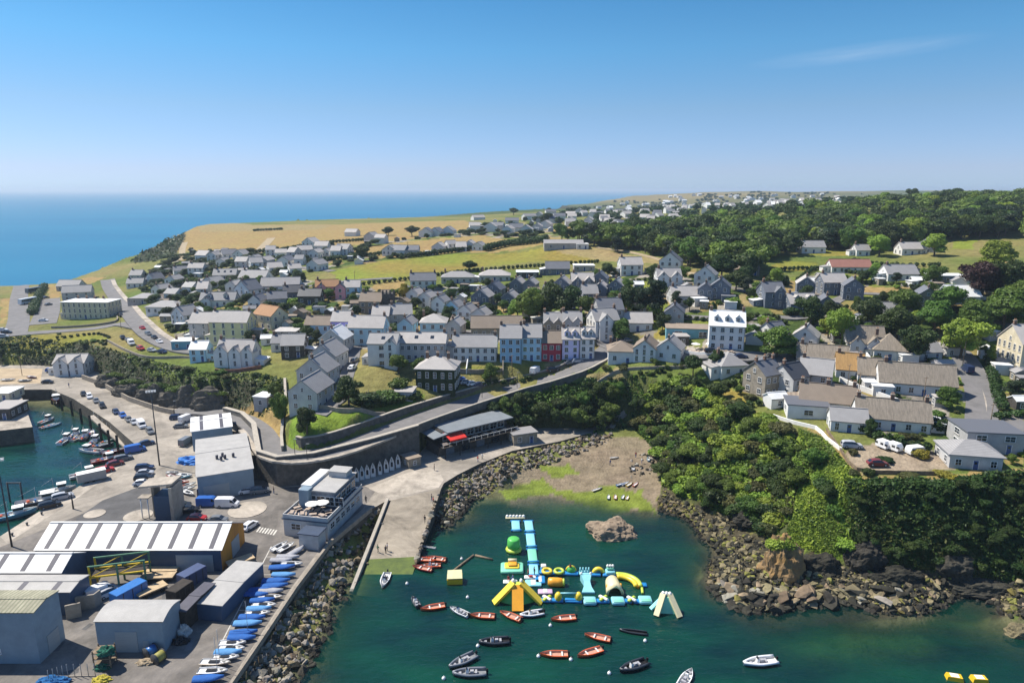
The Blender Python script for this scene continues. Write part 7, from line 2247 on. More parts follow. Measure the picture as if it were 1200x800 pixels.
for px, py, lab in ((520, 795, 'white mooring buoy at the bottom beside the grey motorboats'), (560, 757, 'white mooring buoy at the bow of the black motorboat'), (631, 769, 'white mooring buoy left of the orange boat'), (669, 773, 'white mooring buoy right of the orange boat'), (714, 789, 'white mooring buoy left of the dark inflatable'), (756, 751, 'white mooring buoy under the slim black boat'), (541, 655, 'white buoy on the floating boom'), (645, 733, 'white buoy left of the lone orange boat'), (548, 640 + 60, 'white buoy between the raft and the slide'), (477, 684, 'white buoy at the foot of the slipway')):
 tag(link('mooring_buoy', BUOY, None, W0(px, py)), lab, 'buoy')
# yellow work float and the timber boom
p = W0(533, 681)
root = empty('work_float', p, R(4), 'yellow work float with a pale sheet cover off the slipway', 'float')
mb = MB()
mb.box((0, 0, .5), (3.0, 2.2, 1.1), HUL['yellow'])
mb.build('hull', root)
mb = MB()
slab(mb, [(-1.5, -1.1, 1.3), (1.5, -1.1, 1.3), (1.4, 1.1, 1.9), (-1.4, 1.1, 1.9)], mat('cream_sheet', (.66, .62, .36), .7, .1, 1), .1)
mb.build('cover', root)
for (a, b), lab in (((529, 671), (555, 651)), 'long floating timber boom beside the yellow float'), (((557, 651), (577, 656)), 'short floating timber boom beyond the long one'):
 mb = MB()
 q0, q1 = W0(*a), W0(*b)
 mb.tube((0, 0, .15), q1 - q0 + Vector((0, 0, .15)), .24, M_TIMBER, 8)
 tag(mb.build('timber_boom', None, q0), lab, 'boom')
for px, py, yaw, lab in ((1118, 795, -15, 'yellow float with white stripe cut by the bottom edge'), (1147, 797, -5, 'second yellow float at the bottom right')):
 root = empty('yellow_float', W0(px, py), R(yaw), lab, 'float')
 mb = MB()
 mb.box((0, 0, .3), (2.4, 1.3, .7), HUL['yellow'], taper=.85)
 mb.build('hull', root)
 mb = MB()
 mb.box((0, 0, .66), (1.2, .9, .06), M_WHITE)
 mb.build('deck', root)
# dinghies parked along the wall
def park_dinghy(p, yaw, label, cover=None, c='white', L=4.2, rot=None, group=None, mast=False, name='sailing_dinghy'):
 root = empty(name, p, R(yaw), label, 'dinghy', group)
 if rot is not None:
  root.rotation_euler = rot
 link('hull', hull_mesh(L, L * .34, .42, c, 1.1, .72), root, (0, 0, .25))
 if cover is not None:
  key = ('cover', L, cover.name)
  if key not in BOATM:
   r = hull_rings(L * 1.01, L * .35, .42, 1.1)
   mb = MB()
   rings = []
   for a in r:
    w, z = a[0][1], a[0][2]
    rings.append([(a[0][0], w + .02, z - .16), (a[0][0], w + .02, z + .02), (a[0][0], w * .5, z + .2), (a[0][0], 0, z + .26), (a[0][0], -w * .5, z + .2), (a[0][0], -w - .02, z + .02), (a[0][0], -w - .02, z - .16)])
   mb.loft(rings, cover, closed=False, cap=False)
   mb.add(rings[0], [tuple(range(7))], cover)
   BOATM[key] = mb.mesh('cover')
  link('cover', BOATM[key], root, (0, 0, .25))
 else:
  key = ('deck', L)
  if key not in BOATM:
   mb = MB()
   mb.box((-.25 * L * .2, 0, .40), (L * .34, L * .14, .05), M_BLACKP)
   mb.box((.28 * L, 0, .46), (.5, .12, .08), M_BLACKP)
   BOATM[key] = mb.mesh('cockpit')
  link('cockpit', BOATM[key], root, (0, 0, .28))
 if mast:
  mb = MB()
  mb.tube((.15 * L, 0, .5), (.15 * L, 0, 6.2), .04, M_RIM, 6)
  mb.tube((.15 * L, 0, 1.3), (-.4 * L, 0, 1.2), .035, M_RIM, 6)
  mb.build('mast', root)
 key = 'trolley'
 if key not in BOATM:
  mb = MB()
  mb.box((0, 0, .22), (L * .8, .07, .07), M_RIM)
  for y in (-.5, .5):
   mb.tube((-.3, y - .06, .2), (-.3, y + .06, .2), .2, M_TYRE, 10)
  mb.box((-.3, 0, .22), (.06, 1.0, .06), M_RIM)
  BOATM[key] = mb.mesh('trolley')
 if rot is None:
  link('trolley', BOATM[key], root)
 return root
C1, C2, C3 = M_COVER, M_COVER2, M_COVER3
for i, (px, py, cov, c, L, lab) in enumerate([
  (328, 642, None, 'white', 4.2, 'bare white dinghy left of three under the clubhouse'), (336, 643, None, 'white', 4.2, 'bare white dinghy in the middle of three under the clubhouse'), (348, 648, C3, 'white', 4.2, 'grey covered dinghy nearest the clubhouse corner'),
  (338, 655, C3, 'white', 4.4, 'grey covered dinghy below the clubhouse trio'), (342, 663, None, 'white', 4.2, 'bare white dinghy just above the first blue cover'), (331, 667, C1, 'white', 4.8, 'topmost blue covered dinghy of the park'), (333, 676, C2, 'white', 4.4, 'white and light blue covered dinghy under the topmost blue cover'),
  (324, 683, C1, 'white', 5.0, 'large blue covered dinghy in the upper part of the park'), (322, 689, C1, 'white', 4.8, 'blue covered dinghy just below the large one'), (318, 695, C3, 'grey', 4.4, 'grey covered boat below the upper blue covers'), (303, 694, C1, 'white', 4.6, 'blue covered dinghy standing out from the row to the left'), (300, 699, C1, 'blue', 4.4, 'second blue covered dinghy standing out to the left'),
  (317, 702, None, 'cream', 4.4, 'cream pink dinghy between blue ones'), (308, 706, C1, 'white', 4.2, 'blue covered dinghy above a white hull'), (310, 711, None, 'white', 4.2, 'white dinghy below the cream pink one'), (304, 716, C2, 'white', 4.2, 'light blue covered dinghy in the middle of the row'), (302, 721, None, 'white', 4.2, 'slim white dinghy in the middle of the row'),
  (296, 726, C1, 'white', 4.4, 'blue covered dinghy just under the slim white one'), (291, 733, C2, 'grey', 4.6, 'blue covered boat on a grey hull'), (286, 744, C1, 'white', 4.4, 'deep blue covered dinghy in the lower row'), (284, 750, C1, 'blue', 4.4, 'lowest of the deep blue covered dinghies'), (273, 756, None, 'white', 4.2, 'long white dinghy under the deep blue covers'),
  (272, 762, None, 'white', 4.2, 'second long white dinghy under the deep blue covers'), (268, 767, C2, 'lightblue', 4.2, 'pale blue dinghy between white ones'), (265, 773, None, 'white', 4.0, 'white dinghy below the pale blue one'), (253, 779, None, 'cream', 4.6, 'cream dinghy with bare mast'), (250, 789, None, 'white', 4.4, 'white dinghy with a bare mast near the bottom edge'), (245, 798, C1, 'white', 4.4, 'blue covered dinghy cut by the bottom edge'),
  (330, 659, C3, 'white', 4.2, 'pale covered dinghy left of the clubhouse end of the park')]):
 park_dinghy(at(px, py, QZ + .02), (3 + (i * 37 % 11) - 5) if i > 2 else 60, lab, cov, c, L, mast=i in (19, 25, 26))
for i, (px, py) in enumerate(((418, 563), (424, 561), (430, 559.5), (437, 557.5), (445, 555), (452, 552.5), (459, 550), (466, 547))):
 p = at(px, py, QZ)
 tp = ('white', 'lightblue', 'white', 'white', 'grey', 'white', 'white', 'white')[i]
 park_dinghy(p + Vector((0, 0, 1.75)), 0, ('leftmost dinghy stood on end against the hairpin wall', 'pale blue dinghy stood on end against the wall', 'third dinghy stood on end from the clubhouse', 'fourth dinghy stood on end from the clubhouse', 'grey dinghy stood on end in the middle of the wall row', 'third from last dinghy stood on end along the wall', 'next to last dinghy stood on end along the wall', 'last dinghy stood on end nearest the kiosk')[i], None, tp, 3.6, rot=(R(8), R(-78), R(100 + 4 * (i % 3))), name='upright_dinghy')
# harbour craft
def work_boat(px, py, yaw, L, hc, label, cabin=True, mast=True, cc=None, z=0.0, name='fishing_boat'):
 p = W0(px, py, z)
 root = empty(name, p + Vector((0, 0, -.25)), R(yaw), label, 'boat')
 link('hull', hull_mesh(L, L * .34, L * .15, hc, .9, .6), root)
 if cabin:
  mb = MB()
  mb.box((L * .12, 0, L * .15 + .55), (L * .22, L * .2, 1.7), cc or M_WHITE, taper=.9)
  mb.box((L * .12, 0, L * .15 + 1.45), (L * .26, L * .23, .12), cc or M_WHITE)
  mb.box((L * .12, 0, L * .15 + .95), (L * .225, L * .19, .5), M_GLASS)
  mb.build('wheelhouse', root)
 if mast:
  mb = MB()
  mb.tube((-L * .1, 0, L * .1), (-L * .1, 0, L * .15 + 3.2), .06, M_RIM, 6)
  mb.tube((-L * .1, 0, L * .15 + 3.0), (-L * .4, 0, L * .15 + 1.6), .045, M_RIM, 6)
  mb.build('mast', root)
 mb = MB()
 for k in range(4):
  mb.box((-L * (.12 + .07 * k), (-1) ** k * L * .06, L * .12), (.5, .6, .5), (HUL['blue'], M_TIMBER, HUL['orange'], M_BLACKP)[k], rz=k)
 mb.build('deck_gear', root)
 return root
work_boat(67, 470, -58, 11, 'maroon', 'dark red hulled fishing boat with white wheelhouse up on the harbour slip', z=.6)
for px, py, yaw, L, hc, lab, cb in [
  (55, 494, 80, 6, 'white', 'white boat moored by the inner pier', True), (56, 500, 70, 5, 'white', 'small white boat just below the one by the inner pier', False), (63, 499, 60, 5, 'lightblue', 'pale boat right of the pair by the inner pier', False),
  (77, 517, 95, 7, 'white', 'white cabin boat at the left of the harbour cluster', True), (88, 511, 100, 6.5, 'white', 'white boat second in the harbour cluster', True), (93, 514, 80, 6, 'cream', 'cream boat in the harbour cluster', False), (100, 513, 110, 7, 'dark', 'dark boat at the top of the harbour cluster', True), (107, 508, 120, 6.5, 'navy', 'navy boat under the ramp', False),
  (111, 519, 100, 7, 'grey', 'grey boat in the right of the harbour cluster', True), (106, 530, 170, 7.5, 'white', 'white boat with blue deck at the foot of the cluster', True), (118, 524, 30, 7, 'dark', 'dark boat between the cluster and the quay', False), (126, 518, 60, 5, 'green', 'small green boat by the ramp foot', False),
  (125, 540, 38, 7.5, 'red', 'red hulled boat against the quay', True), (136, 530, 38, 7, 'maroon', 'maroon boat against the quay corner', False), (101, 557, 40, 7.5, 'white', 'white boat against the quay beside the trailer', True),
  (50, 590, 32, 11, 'dark', 'black trawler with gantry moored at the quay', True), (68, 577, 34, 8, 'white', 'white boat beyond the black trawler', True), (16, 606, 35, 9, 'lightblue', 'pale blue boat at the left edge of the quay', True), (28, 600, 35, 6, 'white', 'white skiff between the trawler and the pale blue boat', False)]:
 work_boat(px, py, yaw, L, hc, lab, cb, cb)
root = empty('boat_trailer', at(108, 563, QZ), R(38), 'grey and white box trailer parked on the quay edge', 'trailer')
mb = MB()
mb.box((0, 0, 1.5), (6.2, 2.3, 2.1), M_SHEETG)
mb.build('body', root)
mb = MB()
mb.box((0, 0, 2.59), (6.3, 2.4, .08), M_WHITE)
mb.build('roof', root)
for x in (-1, .2):
 for y in (-1, 1):
  link('wheel', WTY, root, (x, y, .35))
# ramp down into the harbour
q0, q1 = at(110, 486, 3.7), at(152, 522, .4)
mb = MB()
dd = (q1 - q0)
s_ = Vector((-dd.y, dd.x, 0)).normalized() * -1.6
mb.add([q0, q1, q1 + s_, q0 + s_] + [v + Vector((0, 0, -.5)) for v in (q0, q1, q1 + s_, q0 + s_)], [(0, 1, 2, 3), (7, 6, 5, 4), (0, 4, 5, 1), (1, 5, 6, 2), (2, 6, 7, 3), (3, 7, 4, 0)], M_CONC2)
ramp = mb.build('gangway')
tag(ramp, 'pale sloping gangway along the wall of the inner harbour', 'gangway')
for k in range(9):
 q = q0.lerp(q1, k / 8)
 mb = MB()
 mb.tube((q.x, q.y, q.z), (q.x, q.y, q.z + 1), .04, M_FRAME, 6)
 mb.build('post', ramp)
for i, (px, py) in enumerate(((62, 460), (74, 467), (86, 473), (97, 482), (108, 490), (120, 500), (130, 508), (140, 514))):
 p = at(px, py, QZ)
 mb = MB()
 mb.box((0, 0, -1.5), (.5, .5, 5.6), M_DARKT)
 tag(mb.build('fender_pile', None, p + Vector((-.5, -.5, 0))), 'dark timber fender pile on the wall of the inner harbour', 'pile', 'fender piles on the harbour wall')
# ------------------------------------------------------------------ floating playground
INF = {k: mat(f'{k}_vinyl', c, .35, .06, 1, spec=.45) for k, c in {'cyan': (.27, .62, .68), 'blue': (.02, .22, .52), 'green': (.10, .50, .10), 'lime': (.50, .62, .08), 'yellow': (.78, .58, .05), 'orange': (.80, .36, .03), 'white': (.78, .78, .74), 'seafoam': (.22, .62, .42), 'cream': (.74, .66, .40), 'pink': (.60, .42, .58), 'teal': (.06, .42, .42), 'red': (.55, .08, .05)}.items()}
def pad(mb, c, s, m, r=.16):
 """inflated slab: rounded edges"""
 x, y, z = s[0] / 2, s[1] / 2, s[2]
 rings = []
 for k, (ins, zz) in enumerate(((r, 0), (.02, r), (0, z / 2), (.02, z - r * .6), (r, z))):
  a, b = x - ins, y - ins
  q = min(a, b) * .18
  rings.append([(c[0] + px_, c[1] + py__, c[2] + zz) for px_, py__ in ((-a + q, -b), (a - q, -b), (a, -b + q), (a, b - q), (a - q, b), (-a + q, b), (-a, b - q), (-a, -b + q))])
 mb.loft(rings, m)
def inflatable(px, py, name, label, yaw=0, cat='inflatable', group=None):
 return empty(name, W0(px, py) + Vector((0, 0, -.08)), R(yaw), label, cat, group)
def one(root, nm, fn):
 mb = MB()
 fn(mb)
 return mb.build(nm, root)
def track(a, b, w, c, label, seams=True):
 """a walkway segment between two photo points on the water"""
 p, q = W0(*a), W0(*b)
 L = (q - p).length
 root = empty('floating_walkway', (p + q) / 2 + Vector((0, 0, -.08)), math.atan2(q.y - p.y, q.x - p.x), label, 'walkway')
 one(root, 'deck', lambda mb: pad(mb, (0, 0, 0), (L, w, .55), INF[c]))
 if seams:
  for x in (-L / 2 + .25, L / 2 - .25):
   one(root, 'joint_band', lambda mb: pad(mb, (x, 0, .02), (.4, w + .5, .6), INF['blue']))
 return root
track((605, 623), (604, 611), 1.9, 'cyan', 'short left cyan runway under the white scalloped float')
track((621, 624), (619, 611), 1.9, 'cyan', 'topmost cyan segment of the long runway')
track((623, 642), (621, 626), 1.9, 'cyan', 'second cyan segment of the long runway')
track((625, 660), (623, 644), 1.9, 'seafoam', 'green segment of the long runway')
track((626, 676), (625, 662), 1.9, 'cyan', 'lowest cyan segment of the long runway beside the square raft')
r0 = inflatable(604, 607, 'scalloped_float', 'white scalloped float at the top of the playground')
one(r0, 'base', lambda mb: pad(mb, (0, 0, 0), (4.6, 1.1, .5), INF['cream']))
for k in range(6):
 one(r0, 'scallop', lambda mb: mb.sphere((-1.9 + k * .76, 0, .6), (.4, .35, .38), INF['white'], 8, 6))
r0 = inflatable(602, 645, 'drum_tower', 'green drum tower with a yellow green ring')
one(r0, 'base', lambda mb: mb.loft([[(r * math.cos(k * .524), r * math.sin(k * .524), z) for k in range(12)] for r, z in ((1.4, 0), (1.75, .3), (1.75, .6), (1.4, .9))], INF['lime']))
one(r0, 'drum', lambda mb: mb.loft([[(r * math.cos(k * .524), r * math.sin(k * .524), z) for k in range(12)] for r, z in ((1.35, .85), (1.4, 1.6), (1.3, 2.8), (1.05, 3.0))], INF['green']))
r0 = inflatable(600, 667, 'square_raft', 'seafoam square raft with a brown middle under the drum tower')
one(r0, 'base', lambda mb: pad(mb, (0, 0, 0), (4.6, 3.6, .75), INF['seafoam']))
one(r0, 'rim', lambda mb: pad(mb, (0, .2, .76), (3.0, 2.2, .25), INF['yellow']))
one(r0, 'platform', lambda mb: pad(mb, (.1, .3, 1.02), (1.8, 1.5, .35), INF['orange']))
one(r0, 'seat_roll', lambda mb: mb.tube((-.8, 1.2, 1.5), (1.0, 1.2, 1.5), .32, INF['cream'], 10))
r0 = inflatable(598, 682, 'white_raft', 'little white raft with people beside the big slide')
one(r0, 'base', lambda mb: pad(mb, (0, 0, 0), (2.8, 1.2, .4), INF['white']))
# the big slide: four ramps off a ridge
r0 = inflatable(606, 706, 'slide_pyramid', 'big yellow green and orange slide pyramid')
def wedge(mb, a, b, w, m, t=.45):
 a, b = Vector(a), Vector(b)
 d = (b - a)
 s = Vector((-d.y, d.x, 0)).normalized() * w / 2
 n = d.cross(s).normalized() * t
 n = n if n.z > 0 else -n
 mb.loft([[a - s, a + s, a + s + n, a - s + n], [b - s, b + s, b + s + n, b - s + n]], m, smooth=False)
one(r0, 'left_ramp', lambda mb: wedge(mb, (-4.2, -.2, 0), (-.5, 1.2, 3.4), 1.5, INF['yellow']))
one(r0, 'right_ramp', lambda mb: wedge(mb, (4.4, -.2, 0), (.6, 1.2, 3.4), 1.5, INF['yellow']))
one(r0, 'front_slide', lambda mb: wedge(mb, (.1, -2.6, 0), (.1, 1.0, 3.0), 2.1, INF['orange']))
one(r0, 'front_slide_top', lambda mb: pad(mb, (.1, 1.3, 2.8), (2.2, 1.2, .6), INF['lime']))
for sx in (-1, 1):
 one(r0, 'side_panel', lambda mb: mb.add([(sx * 3.9, .6, 0), (sx * .4, -1.0, 0), (sx * .4, .9, 3.0), (sx * .4, 2.0, 0), (sx * 3.9, 1.1, .05)], [(0, 1, 2), (2, 3, 4), (0, 2, 4), (1, 3, 2), (0, 4, 3, 1)], INF['green']))
for sx in (-.75, .75):
 one(r0, 'top_roll', lambda mb: mb.sphere((sx, 1.5, 3.7), (.32, .5, .45), INF['white'], 8, 6))
for px, py, w, d, c, lab, nm in [(625, 684, 3.2, 2.2, 'cyan', 'cyan landing raft right of the white one', 'landing_raft'), (633, 680, 2.0, 2.6, 'blue', 'deep blue raft between the runway and the roller', 'landing_raft'), (639, 694, 2.8, 1.5, 'pink', 'pink pad under the orange roller', 'landing_raft'), (622, 677, 2.6, 1.1, 'white', 'white striped pad at the foot of the long runway', 'landing_raft')]:
 r0 = inflatable(px, py, nm, lab)
 one(r0, 'base', lambda mb: pad(mb, (0, 0, 0), (w, d, .5), INF[c]))
 one(r0, 'stripe', lambda mb: pad(mb, (0, 0, .5), (w * .3, d * .8, .06), INF['white' if c != 'white' else 'red'], .04))
# upper and lower walkways
for a, b, lab in [((632, 671), (652, 672), 'first blue segment of the upper walkway'), ((654, 672), (678, 673), 'second blue segment of the upper walkway'), ((680, 673), (704, 674), 'third blue segment of the upper walkway'), ((706, 674), (726, 674), 'last blue segment of the upper walkway'),
 ((632, 704), (660, 704), 'first blue segment of the lower walkway'), ((662, 704), (682, 705), 'second blue segment of the lower walkway'), ((684, 705), (714, 705), 'third blue segment of the lower walkway'), ((716, 705), (740, 705), 'fourth blue segment of the lower walkway'), ((742, 705), (762, 706), 'last blue segment of the lower walkway')]:
 track(a, b, 1.15, 'blue', lab, False)
def ring(mb, c, R_, r, m, z=.5, arc=(0, 6.2832), n=14):
 rg = []
 for i in range(n + 1):
  t = arc[0] + (arc[1] - arc[0]) * i / n
  o = Vector((math.cos(t), math.sin(t), 0))
  rg.append([Vector((c[0], c[1], z)) + o * (R_ + r * math.cos(k * 1.047)) + Vector((0, 0, r * math.sin(k * 1.047))) for k in range(6)])
 mb.loft(rg, m)
def hoop(mb, c, R_, r, m, z=.45, yaw=0.0, n=10):
 rg = []
 for i in range(n + 1):
  t = math.pi * i / n
  o = Vector((math.cos(t) * math.cos(yaw), math.cos(t) * math.sin(yaw), math.sin(t)))
  s = Vector((-math.sin(yaw), math.cos(yaw), 0))
  rg.append([Vector((c[0], c[1], z)) + o * (R_ + r * math.cos(k * 1.047)) + s * (r * 1.4 * math.sin(k * 1.047)) for k in range(6)])
 mb.loft(rg, m)
r0 = inflatable(637, 667, 'step_block', 'white step block at the start of the upper walkway')
one(r0, 'base', lambda mb: pad(mb, (0, 0, 0), (1.3, 1.2, .5), INF['blue']))
one(r0, 'step', lambda mb: pad(mb, (0, 0, .5), (1.1, 1.0, .7), INF['white']))
for px, py, c, lab in ((641, 672, 'yellow', 'yellow ring on the upper walkway nearest the runway'), (655, 672, 'lime', 'lime ring on the upper walkway')):
 r0 = inflatable(px, py, 'ring_float', lab)
 one(r0, 'ring', lambda mb: ring(mb, (0, 0), .85, .3, INF[c], .7))
r0 = inflatable(669, 671, 'climbing_dome', 'green and yellow climbing dome on the upper walkway')
one(r0, 'dome', lambda mb: mb.sphere((0, 0, .8), (.95, .8, .9), INF['green'], 10, 7))
one(r0, 'band', lambda mb: hoop(mb, (0, 0), .95, .16, INF['yellow'], .7))
r0 = inflatable(685, 673, 'post_gate', 'cyan gate of posts on the upper walkway')
one(r0, 'base', lambda mb: pad(mb, (0, 0, .3), (2.2, 1.5, .4), INF['cyan']))
for x in (-.85, -.3, .3, .85):
 one(r0, 'post', lambda mb: mb.loft([[(x + .17 * math.cos(k), .1 + .17 * math.sin(k), z) for k in range(6)] for z in (.6, 1.6)], INF['cyan']))
r0 = inflatable(701, 672, 'yellow_arch', 'small yellow arch on the upper walkway')
one(r0, 'arch', lambda mb: hoop(mb, (0, 0), .95, .38, INF['yellow'], .3))
r0 = inflatable(715, 673, 'crown_tower', 'cyan tower with a white crown on the upper walkway')
one(r0, 'base', lambda mb: pad(mb, (0, 0, .2), (1.9, 1.5, .9), INF['cyan']))
one(r0, 'step', lambda mb: pad(mb, (0, .2, 1.1), (1.4, .9, .6), INF['seafoam']))
for x in (-.5, 0, .5):
 one(r0, 'crown', lambda mb: mb.sphere((x, .2, 1.9), (.3, .3, .34), INF['white'], 8, 6))
r0 = inflatable(728, 688, 'curved_slide', 'long curved yellow and lime tube bending round the upper right corner')
c0 = W0(728, 688)
for R_, cc in ((2.95, 'yellow'), (3.75, 'lime'), (3.35, 'orange')):
 one(r0, 'tube', lambda mb: ring(mb, (-.1, 0), R_, .52, INF[cc], .55 if cc != 'orange' else .35, (1.65, -.12), 16))
r0 = inflatable(752, 686, 'landing_raft', 'blue landing pad at the lower end of the curved slide')
one(r0, 'base', lambda mb: pad(mb, (0, 0, 0), (2.0, 1.3, .5), INF['blue']))
track((753, 696), (752, 688), .5, 'lime', 'thin lime balance beam between the curved slide and the lower walkway', False)
r0 = inflatable(651, 685, 'roller', 'orange and yellow roller floating below the upper walkway', -4)
one(r0, 'roll', lambda mb: mb.loft([[(x, r * math.cos(k * .628), .7 + r * math.sin(k * .628)) for k in range(10)] for x, r in ((-1.5, .5), (-1.3, .85), (-.4, .9), (.4, .9), (1.2, .85), (1.5, .5))], INF['orange']))
one(r0, 'end_cap', lambda mb: mb.loft([[(x, r * math.cos(k * .628), .7 + r * math.sin(k * .628)) for k in range(10)] for x, r in ((1.4, .8), (1.7, .75), (1.85, .3))], INF['lime']))
r0 = inflatable(688, 688, 'double_slide', 'cyan waisted slide joining the two walkways')
one(r0, 'ramp', lambda mb: mb.loft([[(-w, y, 0), (w, y, 0), (w, y, z), (-w, y, z)] for y, w, z in ((2.6, 1.1, 1.3), (1.8, .95, 1.6), (.6, .6, 1.1), (-.8, .75, .8), (-2.2, 1.25, .5))], INF['cyan'], smooth=False))
for x in (-.9, .9):
 one(r0, 'post', lambda mb: mb.sphere((x, 2.4, 1.6), (.25, .25, .35), INF['white'], 8, 6))
r0 = inflatable(719, 691, 'tunnel', 'cream barrel tunnel joining the two walkways')
one(r0, 'barrel', lambda mb: mb.loft([[(r * math.cos(math.pi * k / 9), y, .25 + 1.2 * r * math.sin(math.pi * k / 9)) for k in range(10)] + [((r - .5) * math.cos(math.pi * k / 9), y, .25 + 1.2 * (r - .5) * math.sin(math.pi * k / 9)) for k in range(9, -1, -1)] for y, r in ((-1.9, 1.75), (-.5, 1.6), (1.0, 1.45), (2.4, 1.3))], INF['cream']))
one(r0, 'window_patch', lambda mb: mb.sphere((-1.35, -.2, 1.0), (.2, .5, .4), INF['orange'], 8, 6))
one(r0, 'window_patch', lambda mb: mb.sphere((1.4, .2, 1.0), (.2, .5, .4), INF['orange'], 8, 6))
for px, py, lab in ((641, 704, 'lime and white jumping cross left on the lower walkway'), (707, 704, 'lime and white jumping cross in the middle of the lower walkway'), (740, 705, 'lime and white jumping cross right on the lower walkway')):
 r0 = inflatable(px, py, 'jumping_cross', lab, 45)
 one(r0, 'arm', lambda mb: pad(mb, (0, 0, .45), (2.0, .6, .55), INF['lime']))
 one(r0, 'arm', lambda mb: pad(mb, (0, 0, .47), (.6, 2.0, .55), INF['white']))
r0 = inflatable(666, 704, 'goal_frame', 'pair of yellow posts joined by a cyan bar on the lower walkway')
for x in (-1.9, 1.9):
 one(r0, 'post', lambda mb: mb.loft([[(x + r * math.cos(k * .785), r * math.sin(k * .785), z) for k in range(8)] for r, z in ((.55, .2), (.7, .8), (.62, 1.5), (.3, 1.9))], INF['yellow']))
one(r0, 'bar', lambda mb: mb.tube((-1.5, 0, 1.75), (1.5, 0, 1.75), .14, INF['cyan'], 8))
for px, py, lab in ((691, 706, 'cyan platform under the waisted slide'), (724, 706, 'cyan platform under the cream tunnel'), (756, 705, 'cyan corner platform at the right end of the lower walkway')):
 r0 = inflatable(px, py, 'corner_platform', lab)
 one(r0, 'base', lambda mb: pad(mb, (0, 0, .1), (2.4, 2.1, .75), INF['cyan']))
 one(r0, 'ramp', lambda mb: pad(mb, (0, -.5, .8), (1.9, .9, .12), INF['seafoam'], .05))
r0 = inflatable(780, 716, 'frame_slide', 'green and white framed slide at the right end of the playground', -8)
for x, y in ((-1.7, -1.6), (2.3, -1.4)):
 one(r0, 'leg', lambda mb: wedge(mb, (x, y, 0), (x * .25, 1.0, 2.9), 1.0, INF['cream'], .5))
one(r0, 'body', lambda mb: mb.loft([[(-2.1, 1.2, 0), (2.2, 1.3, 0), (2.0, -.6, 0), (-1.6, -.8, 0)], [(-1.0, 1.2, 2.7), (1.2, 1.2, 2.7), (1.0, .3, 2.7), (-.8, .3, 2.7)]], INF['seafoam'], smooth=False))
for x in (-.5, .1, .7):
 one(r0, 'top_roll', lambda mb: mb.sphere((x, 1.0, 3.1), (.36, .4, .4), INF['white'], 8, 6))
one(r0, 'side_slide', lambda mb: wedge(mb, (-2.6, .2, .1), (-1.0, .9, 1.6), .8, INF['cyan'], .3))
# things lying on the small beach
for px, py, yaw, c, L, lab in [(700, 574, 35, 'cream', 3.4, 'cream board lying at the water edge of the beach'), (713, 583, 80, 'green', 2.4, 'leftmost green kayak on the beach weed'), (721, 583, 80, 'orange', 2.4, 'orange kayak between green ones'), (730, 583, 70, 'green', 2.4, 'second green kayak on the beach weed'), (735, 584, 70, 'yellow', 2.2, 'yellow kayak at the right of the four'),
 (728, 568, 30, 'blue', 3.0, 'blue kayak in the pile on the beach'), (733, 567, 40, 'white', 2.8, 'white kayak in the pile on the beach'), (738, 568, 50, 'yellow', 3.0, 'yellow kayak in the pile on the beach'), (745, 568, 55, 'orange', 2.8, 'orange kayak at the end of the pile on the beach'), (742, 549, 80, 'white', 2.6, 'white canoe high on the beach'), (760, 538, 75, 'lightblue', 3.0, 'pale canoe at the foot of the slope'), (720, 537, 10, 'cream', 2.6, 'cream canoe on the upper beach')]:
 p = hit(px, py, False)
 root = empty('kayak', p + Vector((0, 0, .02)), R(yaw), lab, 'kayak')
 link('hull', hull_mesh(L, .8, .34, c, 1.0, .6), root)
 link('seat', THWART, root, (-.2, 0, .25), (0, 0, 0), (1, .4, 1))
